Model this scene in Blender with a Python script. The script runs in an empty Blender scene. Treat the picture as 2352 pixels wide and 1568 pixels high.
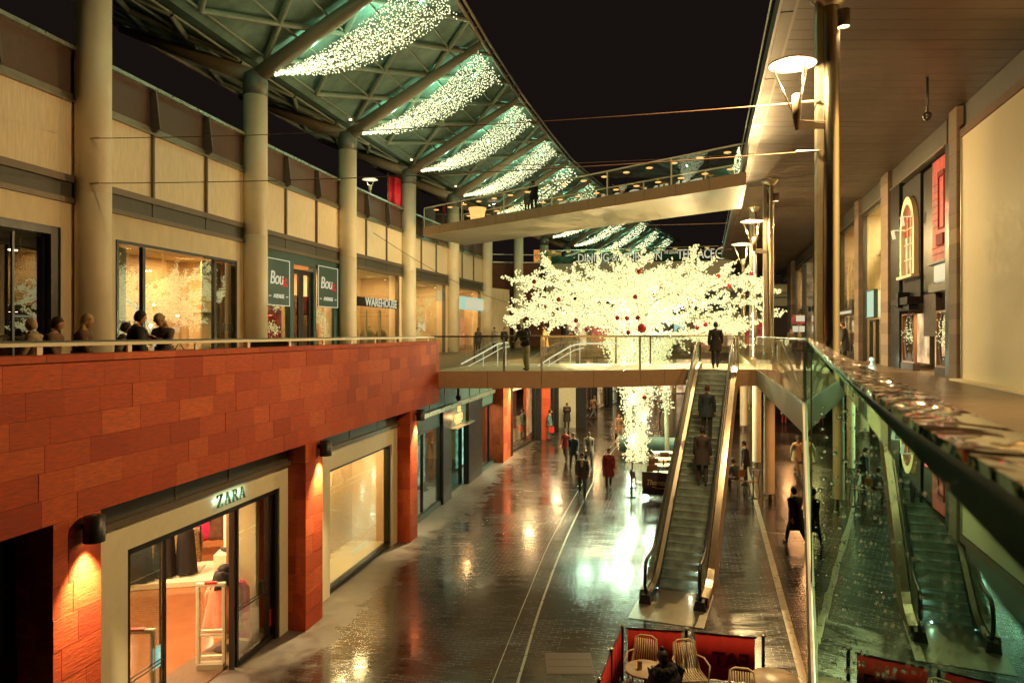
import bpy, bmesh, math, random
from mathutils import Vector, Matrix
V = Vector
rnd = random.Random(11)
SC = bpy.context.scene
COL = SC.collection
R = math.radians
# the photograph's own pixel grid (2352 wide): principal column, horizon row, focal length, eye height above the street
CX, CY, F, EYE = 1176.0, 765.0, 1650.0, 6.3
DECK = 4.99
def px(x, y, Y): return V(((x-CX)/F*Y, Y, EYE+(CY-y)/F*Y))
def gp(x, y, h=0.0): return px(x, y, F*(EYE-h)/(y-CY))

# ------------------------------------------------------------------ materials
MATS = {}
def newmat(name):
    m = bpy.data.materials.new(name); m.use_nodes = True
    nt = m.node_tree; b = nt.nodes['Principled BSDF']
    MATS[name] = m
    return m, nt, b
def N(nt, typ, **kw):
    n = nt.nodes.new(typ)
    for k, v in kw.items():
        if k.startswith('i_'): n.inputs[k[2:].replace('_', ' ')].default_value = v
        else: setattr(n, k, v)
    return n
def c4(c): return (c[0], c[1], c[2], 1.0)
def mat(name, col, rough=.6, metal=0., var=.12, scale=6., bump=.0, spec=.5, tint=False, stretch=None, coat=0.):
    m, nt, b = newmat(name)
    L = nt.links
    tc = N(nt, 'ShaderNodeTexCoord')
    mp = N(nt, 'ShaderNodeMapping'); L.new(tc.outputs['Object'], mp.inputs['Vector'])
    if stretch: mp.inputs['Scale'].default_value = stretch
    nz = N(nt, 'ShaderNodeTexNoise', i_Scale=scale, i_Detail=6., i_Roughness=.65); L.new(mp.outputs[0], nz.inputs['Vector'])
    rp = N(nt, 'ShaderNodeMapRange', i_From_Min=.3, i_From_Max=.7, i_To_Min=1-var, i_To_Max=1+var); L.new(nz.outputs['Fac'], rp.inputs['Value'])
    mul = N(nt, 'ShaderNodeVectorMath', operation='SCALE'); L.new(rp.outputs[0], mul.inputs['Scale'])
    if tint:
        at = N(nt, 'ShaderNodeAttribute', attribute_name='tint')
        mm = N(nt, 'ShaderNodeVectorMath', operation='MULTIPLY'); mm.inputs[0].default_value = col[:3]
        L.new(at.outputs['Color'], mm.inputs[1]); L.new(mm.outputs[0], mul.inputs[0])
    else: mul.inputs[0].default_value = col[:3]
    L.new(mul.outputs[0], b.inputs['Base Color'])
    rr = N(nt, 'ShaderNodeMapRange', i_From_Min=.25, i_From_Max=.75, i_To_Min=max(.02, rough*.8), i_To_Max=min(1, rough*1.2)); L.new(nz.outputs['Fac'], rr.inputs['Value'])
    L.new(rr.outputs[0], b.inputs['Roughness'])
    b.inputs['Metallic'].default_value = metal
    b.inputs['Specular IOR Level'].default_value = spec
    b.inputs['Coat Weight'].default_value = coat
    b.inputs['Coat Roughness'].default_value = .08
    if bump:
        bp = N(nt, 'ShaderNodeBump', i_Strength=bump, i_Distance=.02); L.new(nz.outputs['Fac'], bp.inputs['Height']); L.new(bp.outputs[0], b.inputs['Normal'])
    return m
def emat(name, col, s=1., base=(.02, .02, .02), pattern=None, sample=False):
    m, nt, b = newmat(name)
    b.inputs['Base Color'].default_value = c4(base)
    b.inputs['Emission Color'].default_value = c4(col)
    b.inputs['Emission Strength'].default_value = s
    b.inputs['Roughness'].default_value = .6
    if pattern:
        L = nt.links
        tc = N(nt, 'ShaderNodeTexCoord')
        nz = N(nt, 'ShaderNodeTexNoise', i_Scale=pattern, i_Detail=3.); L.new(tc.outputs['Object'], nz.inputs['Vector'])
        rp = N(nt, 'ShaderNodeMapRange', i_From_Min=.35, i_From_Max=.7, i_To_Min=.35*s, i_To_Max=1.3*s); L.new(nz.outputs['Fac'], rp.inputs['Value'])
        L.new(rp.outputs[0], b.inputs['Emission Strength'])
    if not sample: m.cycles.emission_sampling = 'NONE'
    return m
def glassmat(name, tint, ior=1.6, rough=0., wet=False, refl=(1, 1, 1), extra=0.):
    m = bpy.data.materials.new(name); m.use_nodes = True; MATS[name] = m
    nt = m.node_tree; nt.nodes.clear(); L = nt.links
    out = N(nt, 'ShaderNodeOutputMaterial')
    tr = N(nt, 'ShaderNodeBsdfTransparent'); tr.inputs['Color'].default_value = c4(tint)
    gl = N(nt, 'ShaderNodeBsdfGlossy'); gl.inputs['Roughness'].default_value = rough; gl.inputs['Color'].default_value = c4(refl)
    mx = N(nt, 'ShaderNodeMixShader')
    lw = N(nt, 'ShaderNodeLayerWeight'); lw.inputs['Blend'].default_value = .5
    # Schlick curve from the facing term (symmetrical for both sides)
    f0 = ((ior-1)/(ior+1))**2
    pw = N(nt, 'ShaderNodeMath', operation='POWER'); pw.inputs[1].default_value = 5.0
    L.new(lw.outputs['Facing'], pw.inputs[0])
    ma = N(nt, 'ShaderNodeMath', operation='MULTIPLY_ADD'); ma.inputs[1].default_value = (1-2*f0-extra)*.92; ma.inputs[2].default_value = 2*f0+extra
    L.new(pw.outputs[0], ma.inputs[0])
    L.new(ma.outputs[0], mx.inputs['Fac'])
    L.new(tr.outputs[0], mx.inputs[1]); L.new(gl.outputs[0], mx.inputs[2]); L.new(mx.outputs[0], out.inputs['Surface'])
    if wet:
        tc = N(nt, 'ShaderNodeTexCoord')
        nz = N(nt, 'ShaderNodeTexNoise', i_Scale=1.1, i_Detail=2.); L.new(tc.outputs['Object'], nz.inputs['Vector'])
        bp = N(nt, 'ShaderNodeBump', i_Strength=wet, i_Distance=.02); L.new(nz.outputs['Fac'], bp.inputs['Height']); L.new(bp.outputs[0], gl.inputs['Normal'])
    return m

# ------------------------------------------------------------------ mesh builder
WL = {}
def wloc(o): return WL.get(o.name, V((0, 0, 0))) if o else V((0, 0, 0))
class Fr:
    """a facade frame: a along, h up, d outwards"""
    def __init__(s, o, t, n): s.o, s.t, s.n = V(o), V(t).normalized(), V(n).normalized()
    def p(s, a, h, d=0.): return s.o+s.t*a+s.n*d+V((0, 0, h))
    def a_of(s, x, d=0.):
        q = (x-CX)/F
        return (s.o.x+s.n.x*d-q*(s.o.y+s.n.y*d))/(q*s.t.y-s.t.x)
    def h_of(s, x, y, d=0.):
        P = s.p(s.a_of(x, d), 0, d); return EYE+(CY-y)/F*P.y
def frame(p, q, side=1):
    p, q = V((p[0], p[1], 0)), V((q[0], q[1], 0)); t = (q-p).normalized()
    return Fr(p, t, V((t.y, -t.x, 0))*side)
class MB:
    def __init__(s): s.v, s.f, s.m, s.c = [], [], [], []
    def add(s, vs, fs, mi=0, col=None):
        k = len(s.v); s.v += [V(p) for p in vs]
        for f in fs: s.f.append([k+i for i in f]); s.m.append(mi); s.c.append(col)
        return s
    def hexa(s, P, mi=0, col=None):
        return s.add(P, [(0, 3, 2, 1), (4, 5, 6, 7), (0, 1, 5, 4), (1, 2, 6, 5), (2, 3, 7, 6), (3, 0, 4, 7)], mi, col)
    def box(s, a, b, mi=0, col=None):
        x0, y0, z0 = a; x1, y1, z1 = b
        return s.hexa([(x0, y0, z0), (x1, y0, z0), (x1, y1, z0), (x0, y1, z0), (x0, y0, z1), (x1, y0, z1), (x1, y1, z1), (x0, y1, z1)], mi, col)
    def fbox(s, f, a0, a1, h0, h1, d0, d1, mi=0, col=None):
        return s.hexa([f.p(a0, h0, d0), f.p(a1, h0, d0), f.p(a1, h0, d1), f.p(a0, h0, d1), f.p(a0, h1, d0), f.p(a1, h1, d0), f.p(a1, h1, d1), f.p(a0, h1, d1)], mi, col)
    def fquad(s, f, a0, a1, h0, h1, d, mi=0, col=None):
        return s.add([f.p(a0, h0, d), f.p(a1, h0, d), f.p(a1, h1, d), f.p(a0, h1, d)], [(0, 1, 2, 3)], mi, col)
    def fring(s, f, a0, a1, h0, h1, w, d0, d1, mi=0, bottom=True, wt=None):
        wt = w if wt is None else wt
        s.fbox(f, a0, a0+w, h0, h1, d0, d1, mi); s.fbox(f, a1-w, a1, h0, h1, d0, d1, mi)
        s.fbox(f, a0+w, a1-w, h1-wt, h1, d0, d1, mi)
        if bottom: s.fbox(f, a0+w, a1-w, h0, h0+w, d0, d1, mi)
        return s
    def fpoly(s, f, pts, d0, d1, mi=0):
        n = len(pts)
        P = [f.p(a, h, d0) for a, h in pts]+[f.p(a, h, d1) for a, h in pts]
        return s.add(P, [tuple(range(n))[::-1], tuple(range(n, 2*n))]+[(i, (i+1) % n, n+(i+1) % n, n+i) for i in range(n)], mi)
    def prism(s, poly, z0, z1, mi=0):
        n = len(poly)
        P = [(p[0], p[1], z0) for p in poly]+[(p[0], p[1], z1) for p in poly]
        return s.add(P, [tuple(range(n))[::-1], tuple(range(n, 2*n))]+[(i, (i+1) % n, n+(i+1) % n, n+i) for i in range(n)], mi)
    def tube(s, pts, r, n=8, mi=0, cap=True):
        pts = [V(p) for p in pts]; k = len(pts); rs = r if isinstance(r, (list, tuple)) else [r]*k
        up = V((0, 0, 1)); rings = []; prev = None
        for i, p in enumerate(pts):
            t = (pts[min(i+1, k-1)]-pts[max(i-1, 0)])
            if t.length < 1e-9: t = V((0, 0, 1))
            t.normalize()
            if prev is None: x = t.cross(up if abs(t.z) < .95 else V((1, 0, 0)))
            else: x = prev-t*prev.dot(t)
            if x.length < 1e-6: x = t.cross(V((0, 1, 0)))
            x.normalize(); prev = x; y = t.cross(x)
            rings.append([p+(x*math.cos(j*2*math.pi/n)+y*math.sin(j*2*math.pi/n))*rs[i] for j in range(n)])
        vs = [q for rg in rings for q in rg]; fs = []
        for i in range(k-1):
            for j in range(n): fs.append((i*n+j, i*n+(j+1) % n, (i+1)*n+(j+1) % n, (i+1)*n+j))
        if cap: fs += [tuple(range(n))[::-1], tuple(range((k-1)*n, k*n))]
        return s.add(vs, fs, mi)
    def strip(s, pts, w, h, mi=0):
        """box-section rail along a polyline: w across (horizontal), h tall, pts at the top centre"""
        pts = [V(p) for p in pts]; k = len(pts); vs = []
        for i, p in enumerate(pts):
            t = pts[min(i+1, k-1)]-pts[max(i-1, 0)]; t.z = 0; t.normalize(); nn = V((t.y, -t.x, 0))
            vs += [p-nn*w/2-V((0, 0, h)), p+nn*w/2-V((0, 0, h)), p+nn*w/2, p-nn*w/2]
        fs = [(0, 1, 2, 3), tuple((k-1)*4+j for j in (3, 2, 1, 0))]
        for i in range(k-1):
            for j in range(4): fs.append((i*4+j, (i+1)*4+j, (i+1)*4+(j+1) % 4, i*4+(j+1) % 4))
        return s.add(vs, fs, mi)
    def lathe(s, c, prof, n=24, mi=0, cap=True):
        c = V(c); vs = []; fs = []; k = len(prof)
        for r, z in prof: vs += [c+V((r*math.cos(j*2*math.pi/n), r*math.sin(j*2*math.pi/n), z)) for j in range(n)]
        for i in range(k-1):
            for j in range(n): fs.append((i*n+j, i*n+(j+1) % n, (i+1)*n+(j+1) % n, (i+1)*n+j))
        if cap: fs += [tuple(range(n))[::-1], tuple(range((k-1)*n, k*n))]
        return s.add(vs, fs, mi)
    def ball(s, c, r, n=10, m=6, sc=(1, 1, 1), mi=0, rot=None):
        c = V(c); vs = []; fs = []
        for i in range(m+1):
            th = math.pi*i/m
            for j in range(n):
                ph = 2*math.pi*j/n
                q = V((r*math.sin(th)*math.cos(ph)*sc[0], r*math.sin(th)*math.sin(ph)*sc[1], r*math.cos(th)*sc[2]))
                vs.append(c+(rot @ q if rot else q))
        for i in range(m):
            for j in range(n): fs.append((i*n+j, (i+1)*n+j, (i+1)*n+(j+1) % n, i*n+(j+1) % n))
        return s.add(vs, fs, mi)
    def octa(s, c, r):
        x, y, z = c
        return s.add([(x+r, y, z), (x, y+r, z), (x-r, y, z), (x, y-r, z), (x, y, z+r), (x, y, z-r)],
                     [(0, 1, 4), (1, 2, 4), (2, 3, 4), (3, 0, 4), (1, 0, 5), (2, 1, 5), (3, 2, 5), (0, 3, 5)])
    def mesh(s, name, mats, off=V((0, 0, 0)), smooth=False):
        me = bpy.data.meshes.new(name)
        me.from_pydata([tuple(p-off) for p in s.v], [], s.f)
        for m in (mats if isinstance(mats, (list, tuple)) else [mats]): me.materials.append(MATS[m] if isinstance(m, str) else m)
        if any(s.m): me.polygons.foreach_set('material_index', s.m)
        if any(c is not None for c in s.c):
            at = me.color_attributes.new('tint', 'FLOAT_COLOR', 'CORNER'); arr = []
            for f, c in zip(s.f, s.c): arr += list(c4(c if c else (1, 1, 1)))*len(f)
            at.data.foreach_set('color', arr)
        if smooth: me.polygons.foreach_set('use_smooth', [True]*len(s.f))
        me.update(); return me
    def build(s, name, mats, parent=None, smooth=False, label=None, kind=None, bevel=0., off=None):
        """a part: one mesh under its thing"""
        if not s.v: return None
        me = s.mesh(name, mats, wloc(parent) if off is None else off, smooth)
        o = bpy.data.objects.new(name, me); COL.objects.link(o)
        if parent: o.parent = parent; WL[o.name] = wloc(parent)
        if label: o['label'] = label
        if kind: o['kind'] = kind
        if smooth == 'auto': autosm(o)
        if bevel: bv = o.modifiers.new('bevel', 'BEVEL'); bv.width = bevel; bv.segments = 2; bv.limit_method = 'ANGLE'
        return o
    def thing(s, name, label, cat, mats, group=None, smooth=False, bevel=0.):
        xs = [p.x for p in s.v]; ys = [p.y for p in s.v]; zs = [p.z for p in s.v]
        b = V(((min(xs)+max(xs))/2, (min(ys)+max(ys))/2, min(zs)))
        o = s.build(name, mats, None, smooth, bevel=bevel, off=b); o.location = b; WL[o.name] = b
        tag(o, label, cat, group); return o
    def setting(s, name, mats, kind='structure', smooth=False):
        o = s.build(name, mats, None, smooth); o['kind'] = kind; return o
def tag(o, label, cat, group=None):
    o['label'] = label; o['category'] = cat
    if group: o['group'] = group
    return o
def thing(name, label, cat, loc=(0, 0, 0), group=None):
    o = bpy.data.objects.new(name, None); COL.objects.link(o); o.location = V(loc); WL[o.name] = V(loc)
    o.empty_display_size = .2
    return tag(o, label, cat, group)
def dup(root, loc, rotz=0., label=None, group=None, scale=None):
    r = root.copy(); COL.objects.link(r); r.location = V(loc); r.rotation_euler = (0, 0, rotz)
    if scale: r.scale = (scale,)*3
    if label: r['label'] = label
    if group: r['group'] = group
    for ch in list(root.children):
        c = ch.copy(); COL.objects.link(c); c.parent = r
        for g in list(ch.children):
            d = g.copy(); COL.objects.link(d); d.parent = c
    return r
def smooth_angle(o, ang=40):
    pass
def textmesh(txt, size, ext=.01, bold=False, shear=0., space=1.0, align='CENTER', weight=0.):
    cu = bpy.data.curves.new('txt', 'FONT'); cu.body = txt; cu.size = size; cu.extrude = ext; cu.align_x = align; cu.align_y = 'CENTER'
    cu.resolution_u = 3; cu.shear = shear; cu.space_character = space; cu.offset = weight
    o = bpy.data.objects.new('txt', cu); COL.objects.link(o)
    dg = bpy.context.evaluated_depsgraph_get()
    me = bpy.data.meshes.new_from_object(o.evaluated_get(dg))
    vs = [v.co.copy() for v in me.vertices]; fs = [tuple(p.vertices) for p in me.polygons]
    bpy.data.objects.remove(o); bpy.data.curves.remove(cu); bpy.data.meshes.remove(me)
    return vs, fs
def ftext(mb, f, txt, a, h, d, size, ext=.01, flip=False, mi=0, xs=1., **kw):
    """text on a facade frame, centred on (a, h); flip where the frame runs right to left for the reader"""
    vs, fs = textmesh(txt, size, ext, **kw)
    sg = -1 if flip else 1
    return mb.add([f.p(a+sg*v.x*xs, h+v.y, d+v.z) for v in vs], fs, mi)
PW = dict(tree_light=2.8, disc_light=6., curtain_light=.75, shop_ceiling_light=3.4, display_light=2.8, wall_light_lamp=17., column_spot_lamp=5., arcade_light=2.2, soffit_fill_light=2., street_light=2., soffit_spot=3., entrance_light=2.)
def lamp(kind, loc, power, col, size=.05, parent=None, rot=None, spot=None, target=None, sizey=None, blend=.5, name='lamp_light'):
    l = bpy.data.lights.new(name, kind); l.energy = power*PW.get(name, 1.); l.color = col
    if kind == 'AREA':
        l.shape = 'RECTANGLE' if sizey else 'DISK'; l.size = size
        if sizey: l.size_y = sizey
    else: l.shadow_soft_size = size
    if kind == 'SPOT': l.spot_size = spot or R(90); l.spot_blend = blend
    o = bpy.data.objects.new(name, l); COL.objects.link(o); o.location = V(loc)
    if target is not None: o.rotation_euler = (V(target)-V(loc)).to_track_quat('-Z', 'Y').to_euler()
    elif rot: o.rotation_euler = rot
    return o
WARM = (1., .70, .36); CREAM = (1., .86, .50); TEAL = (.55, 1., .74); SODIUM = (1., .55, .20)

# ------------------------------------------------------------------ palette
stone = None
mat('sandstone', (.52, .076, .018), .75, var=.3, scale=3., bump=.3, tint=True, stretch=(2., 2., 14.))
mat('sandstone_joint', (.22, .045, .015), .9)
mat('stone_warm', (.42, .20, .08), .8, var=.2, scale=5., bump=.2, tint=True)
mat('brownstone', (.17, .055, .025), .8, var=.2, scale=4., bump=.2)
mat('cream_render', (.80, .63, .40), .75, var=.10, scale=3., bump=.04, stretch=(1, 1, .3))
mat('cream_panel', (.82, .65, .43), .6, var=.16, scale=5., stretch=(6, 6, .4))
mat('white_portal', (.86, .78, .55), .55, var=.04)
mat('column_paint', (.80, .66, .45), .5, var=.06, scale=2.)
mat('dark_band', (.075, .065, .05), .5, var=.2)
mat('dark_frame', (.018, .016, .014), .4, var=.2)
mat('black_frame', (.012, .011, .011), .35)
mat('parapet_dark', (.11, .06, .04), .55, var=.2)
mat('fin_metal', (.16, .12, .085), .45, metal=.3)
mat('steel_trim', (.55, .56, .44), .3, metal=.8)
mat('steel', (.62, .56, .42), .18, metal=1., var=.1, scale=3., stretch=(6, 6, .3))
mat('steel_dull', (.40, .37, .29), .35, metal=.9)
mat('collar_grey', (.20, .21, .17), .5, metal=.4)
mat('strut_paint', (.34, .27, .18), .45, var=.08)
mat('lattice_paint', (.30, .33, .24), .4)
mat('roof_cladding', (.19, .30, .25), .5, var=.35, scale=1.3)
mat('soffit', (.10, .068, .044), .45, spec=.25, metal=.0, var=.08, scale=1.2)
mat('fascia_brown', (.42, .27, .16), .5, var=.08)
mat('fascia_grey', (.40, .36, .25), .5, var=.08)
mat('bridge_soffit', (.21, .19, .13), .45, var=.04)
mat('deck_floor', (.115, .075, .042), .35, var=.2, scale=2.)
mat('deck_under', (.50, .46, .33), .6)
mat('granite', (.17, .12, .08), .8, var=.35, scale=30., bump=.2, tint=True)
mat('black_rubber', (.012, .012, .012), .35)
mat('step_metal', (.44, .54, .49), .36, metal=.85, var=.3, scale=4., stretch=(1, 1, 1))
mat('red_cloth', (.62, .02, .012), .75, var=.12, scale=3.)
mat('red_paint', (.55, .02, .02), .4)
mat('red_drape', (.75, .02, .03), .6, var=.2, scale=4.)
mat('pink_cloth', (.72, .03, .16), .6, var=.25, scale=9.)
mat('salmon_cloth', (.75, .26, .16), .7, var=.15)
mat('black_cloth', (.014, .012, .012), .8, var=.3)
mat('dark_cloth', (.05, .04, .036), .8, var=.3)
mat('navy_cloth', (.035, .055, .065), .75, var=.3)
mat('teal_cloth', (.08, .16, .17), .75, var=.25)
mat('denim', (.11, .12, .10), .8, var=.25)
mat('pale_trouser', (.34, .33, .22), .8, var=.2)
mat('amber_cloth', (.32, .15, .04), .8, var=.25)
mat('maroon_cloth', (.22, .02, .02), .8, var=.25)
mat('beige_cloth', (.40, .29, .15), .8, var=.2)
mat('brown_cloth', (.17, .09, .05), .8, var=.3)
mat('grey_cloth', (.26, .23, .18), .8, var=.25)
mat('plaid_cloth', (.12, .09, .08), .85, var=.6, scale=28.)
mat('leopard', (.30, .19, .07), .8, var=.8, scale=22.)
mat('skin', (.55, .27, .15), .55, var=.06)
mat('hair_dark', (.016, .01, .008), .6, var=.3)
mat('hair_brown', (.06, .03, .015), .6, var=.3)
mat('hair_blond', (.45, .30, .12), .6, var=.25)
mat('eye_dark', (.01, .008, .008), .3)
mat('leather_black', (.01, .01, .01), .35)
mat('white_plastic', (.70, .66, .46), .4)
mat('chair_cream', (.82, .64, .38), .45, var=.08)
mat('table_cream', (.52, .40, .26), .3, var=.15, scale=5.)
mat('table_white', (.78, .74, .52), .35)
mat('wood', (.22, .09, .03), .5, var=.3, scale=8., stretch=(1, 1, 6))
mat('banner_brown', (.05, .028, .028), .8)
mat('terracotta', (.30, .115, .045), .16, var=.12, scale=1.5)
mat('mat_brown', (.14, .085, .045), .8, var=.5, scale=3., stretch=(30, 1.2, 1))
mat('shop_wall', (.72, .52, .31), .6, var=.04)
mat('shop_white', (.72, .60, .38), .6, var=.04)
mat('shop_dark', (.05, .03, .025), .7)
mat('shop_teal', (.07, .13, .11), .5, var=.2)
mat('teal_sign', (.03, .075, .064), .5, var=.2)
mat('hoarding', (.76, .66, .45), .7, var=.03)
mat('rail_grey', (.20, .20, .155), .45, metal=.3)
mat('bauble', (.30, .008, .01), .25)
mat('bark', (.35, .30, .2), .8)
mat('wire', (.05, .035, .03), .6)
mat('lime_cable', (.30, .17, .10), .6)
mat('puddle_rail', (.36, .28, .17), .06, metal=.85, var=.5, scale=22., bump=1.)
_m = MATS['puddle_rail']; _n = _m.node_tree
for q in _n.nodes:
    if q.type == 'BUMP': q.inputs['Distance'].default_value = .02
    if q.type == 'TEX_NOISE': q.inputs['Detail'].default_value = 1.5; q.inputs['Scale'].default_value = 13.; q.inputs['Distortion'].default_value = 1.2
_n.nodes['Principled BSDF'].inputs['Roughness'].default_value = .03
mat('drop_white', (.95, .96, .92), .02, spec=.5)
MATS['drop_white'].node_tree.nodes['Principled BSDF'].inputs['Transmission Weight'].default_value = 1.
MATS['drop_white'].node_tree.nodes['Principled BSDF'].inputs['IOR'].default_value = 1.33
mat('planter_dark', (.05, .04, .035), .6)
mat('foliage_dark', (.03, .05, .025), .8, var=.4)
mat('gold_text', (.62, .48, .22), .4)
mat('dim_red_text', (.20, .008, .008), .8)
emat('bulb', (1., .93, .42), 1.15)
emat('bulb_curtain', (.98, 1., .56), 1.9)
emat('lamp_disc', (1., .88, .50), .95)
emat('lamp_hot', (1., .85, .45), 6.)
emat('sign_white', (1., .93, .60), .62)
emat('globe_glow', (1., .95, .6), 5.)
emat('sign_green', (.62, 1., .74), .62)
emat('sign_warm', (1., .80, .42), 1.0)
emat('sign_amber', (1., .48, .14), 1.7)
emat('fire_glow', (1., .38, .08), .8, pattern=6.)
emat('neon_pink', (1., .10, .16), 1.3)
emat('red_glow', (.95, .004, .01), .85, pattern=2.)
emat('rail_led', (.95, .95, .60), .85)
emat('goods', (1., .62, .28), .55, base=(.4, .25, .1), pattern=5.)  # shop lighting put into goods and back walls as their own glow
emat('goods_red', (1., .30, .16), .45, base=(.4, .1, .06), pattern=4.)
emat('goods_teal', (.40, .80, .62), .9, base=(.1, .2, .16), pattern=4.)
emat('lit_teal', (.32, .62, .50), .35)
emat('win_warm', (1., .66, .32), 1.0, pattern=1.6)
emat('win_red', (.9, .10, .07), .45, pattern=3.)
emat('step_led', (.6, 1., .9), 1.6)
glassmat('shop_glass', (.88, .90, .82), 2.05)
glassmat('dark_glass', (.45, .45, .38), 1.8)
glassmat('teal_glass', (.66, .84, .74), 1.6)
glassmat('rail_glass', (.96, .98, .95), 1.5)
glassmat('near_glass', (.12, .22, .19), 1.7, wet=.05, extra=.06, refl=(.50, .95, .82))
glassmat('grey_glass', (.42, .40, .34), 1.6)

def ground_material():
    m, nt, b = newmat('wet_paving'); L = nt.links
    tc = N(nt, 'ShaderNodeTexCoord')
    mp = N(nt, 'ShaderNodeMapping'); mp.inputs['Rotation'].default_value = (0, 0, R(13)); L.new(tc.outputs['Object'], mp.inputs['Vector'])
    br = N(nt, 'ShaderNodeTexBrick', offset=.5, i_Scale=1.0, i_Mortar_Size=.006, i_Brick_Width=.26, i_Row_Height=.115, i_Mortar_Smooth=.3, i_Bias=0.)
    br.inputs['Color1'].default_value = (.9, .9, .9, 1); br.inputs['Color2'].default_value = (.45, .45, .45, 1); br.inputs['Mortar'].default_value = (.2, .2, .2, 1)
    L.new(mp.outputs[0], br.inputs['Vector'])
    n1 = N(nt, 'ShaderNodeTexNoise', i_Scale=.32, i_Detail=5., i_Roughness=.6); L.new(tc.outputs['Object'], n1.inputs['Vector'])
    n2 = N(nt, 'ShaderNodeTexNoise', i_Scale=5., i_Detail=6.); L.new(mp.outputs[0], n2.inputs['Vector'])
    # dry strip beside the left-hand shopfronts
    sp = N(nt, 'ShaderNodeSeparateXYZ'); L.new(tc.outputs['Object'], sp.inputs[0])
    d1 = N(nt, 'ShaderNodeMath', operation='MULTIPLY_ADD'); d1.inputs[1].default_value = -.2; d1.inputs[2].default_value = 7.394; L.new(sp.outputs['Y'], d1.inputs[0])
    d2 = N(nt, 'ShaderNodeMath', operation='ADD'); L.new(d1.outputs[0], d2.inputs[0]); L.new(sp.outputs['X'], d2.inputs[1])
    d3 = N(nt, 'ShaderNodeMath', operation='MULTIPLY_ADD'); d3.inputs[1].default_value = 2.2; L.new(n1.outputs['Fac'], d3.inputs[0])
    n3 = N(nt, 'ShaderNodeTexNoise', i_Scale=2.3, i_Detail=5.); L.new(tc.outputs['Object'], n3.inputs['Vector'])
    d4 = N(nt, 'ShaderNodeMath', operation='MULTIPLY_ADD'); d4.inputs[1].default_value = 1.6; L.new(n3.outputs['Fac'], d4.inputs[0]); d4.inputs[2].default_value = -2.2
    L.new(d4.outputs[0], d3.inputs[2])
    d5 = N(nt, 'ShaderNodeMath', operation='ADD'); L.new(d2.outputs[0], d5.inputs[0]); L.new(d3.outputs[0], d5.inputs[1])
    dry = N(nt, 'ShaderNodeMapRange', i_From_Min=-.45, i_From_Max=.6, i_To_Min=1., i_To_Max=0.); L.new(d5.outputs[0], dry.inputs['Value'])
    # colour: paver variation, lighter where dry
    mix = N(nt, 'ShaderNodeMix', data_type='RGBA'); mix.inputs['A'].default_value = (.026, .018, .012, 1); mix.inputs['B'].default_value = (.095, .064, .035, 1); L.new(dry.outputs[0], mix.inputs['Factor'])
    sc = N(nt, 'ShaderNodeMix', data_type='RGBA', blend_type='MULTIPLY'); sc.inputs['Factor'].default_value = .6; L.new(mix.outputs['Result'], sc.inputs['A']); L.new(br.outputs['Color'], sc.inputs['B'])
    L.new(sc.outputs['Result'], b.inputs['Base Color'])
    # rows of pavers lie slightly out of true: a stretched noise breaks the reflections into dashes
    mp2 = N(nt, 'ShaderNodeMapping'); mp2.inputs['Rotation'].default_value = (0, 0, R(13)); mp2.inputs['Scale'].default_value = (.55, 3.4, 1); L.new(tc.outputs['Object'], mp2.inputs['Vector'])
    n4 = N(nt, 'ShaderNodeTexNoise', i_Scale=1.6, i_Detail=4., i_Roughness=.6); L.new(mp2.outputs[0], n4.inputs['Vector'])
    wr = N(nt, 'ShaderNodeMapRange', i_From_Min=.36, i_From_Max=.64, i_To_Min=.10, i_To_Max=.24); L.new(n1.outputs['Fac'], wr.inputs['Value'])
    wr2 = N(nt, 'ShaderNodeMapRange', i_From_Min=.35, i_From_Max=.68, i_To_Min=-.05, i_To_Max=.07); L.new(n4.outputs['Fac'], wr2.inputs['Value'])
    wa = N(nt, 'ShaderNodeMath', operation='ADD'); L.new(wr.outputs[0], wa.inputs[0]); L.new(wr2.outputs[0], wa.inputs[1])
    jm = N(nt, 'ShaderNodeMath', operation='MULTIPLY_ADD'); jm.inputs[1].default_value = .1; L.new(br.outputs['Fac'], jm.inputs[0]); L.new(wa.outputs[0], jm.inputs[2])
    rmix = N(nt, 'ShaderNodeMix', data_type='FLOAT'); rmix.inputs['B'].default_value = .62; L.new(dry.outputs[0], rmix.inputs['Factor']); L.new(jm.outputs[0], rmix.inputs['A'])
    L.new(rmix.outputs['Result'], b.inputs['Roughness'])
    b.inputs['IOR'].default_value = 2.2
    b.inputs['Specular IOR Level'].default_value = .6
    bp = N(nt, 'ShaderNodeBump', i_Strength=.2, i_Distance=.007)
    hs = N(nt, 'ShaderNodeMath', operation='MULTIPLY_ADD'); hs.inputs[1].default_value = 1.0; L.new(br.outputs['Color'], hs.inputs[0]); L.new(n2.outputs['Fac'], hs.inputs[2])
    hs2 = N(nt, 'ShaderNodeMath', operation='MULTIPLY_ADD'); hs2.inputs[1].default_value = .9; L.new(n4.outputs['Fac'], hs2.inputs[0]); L.new(hs.outputs[0], hs2.inputs[2])
    L.new(hs2.outputs[0], bp.inputs['Height']); L.new(bp.outputs[0], b.inputs['Normal'])
ground_material()
# ================================================================== SETTING
mb = MB(); mb.add([(-160, -60, 0), (160, -60, 0), (160, 320, 0), (-160, 320, 0)], [(0, 1, 2, 3)]); mb.setting('street_ground', 'wet_paving')

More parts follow.
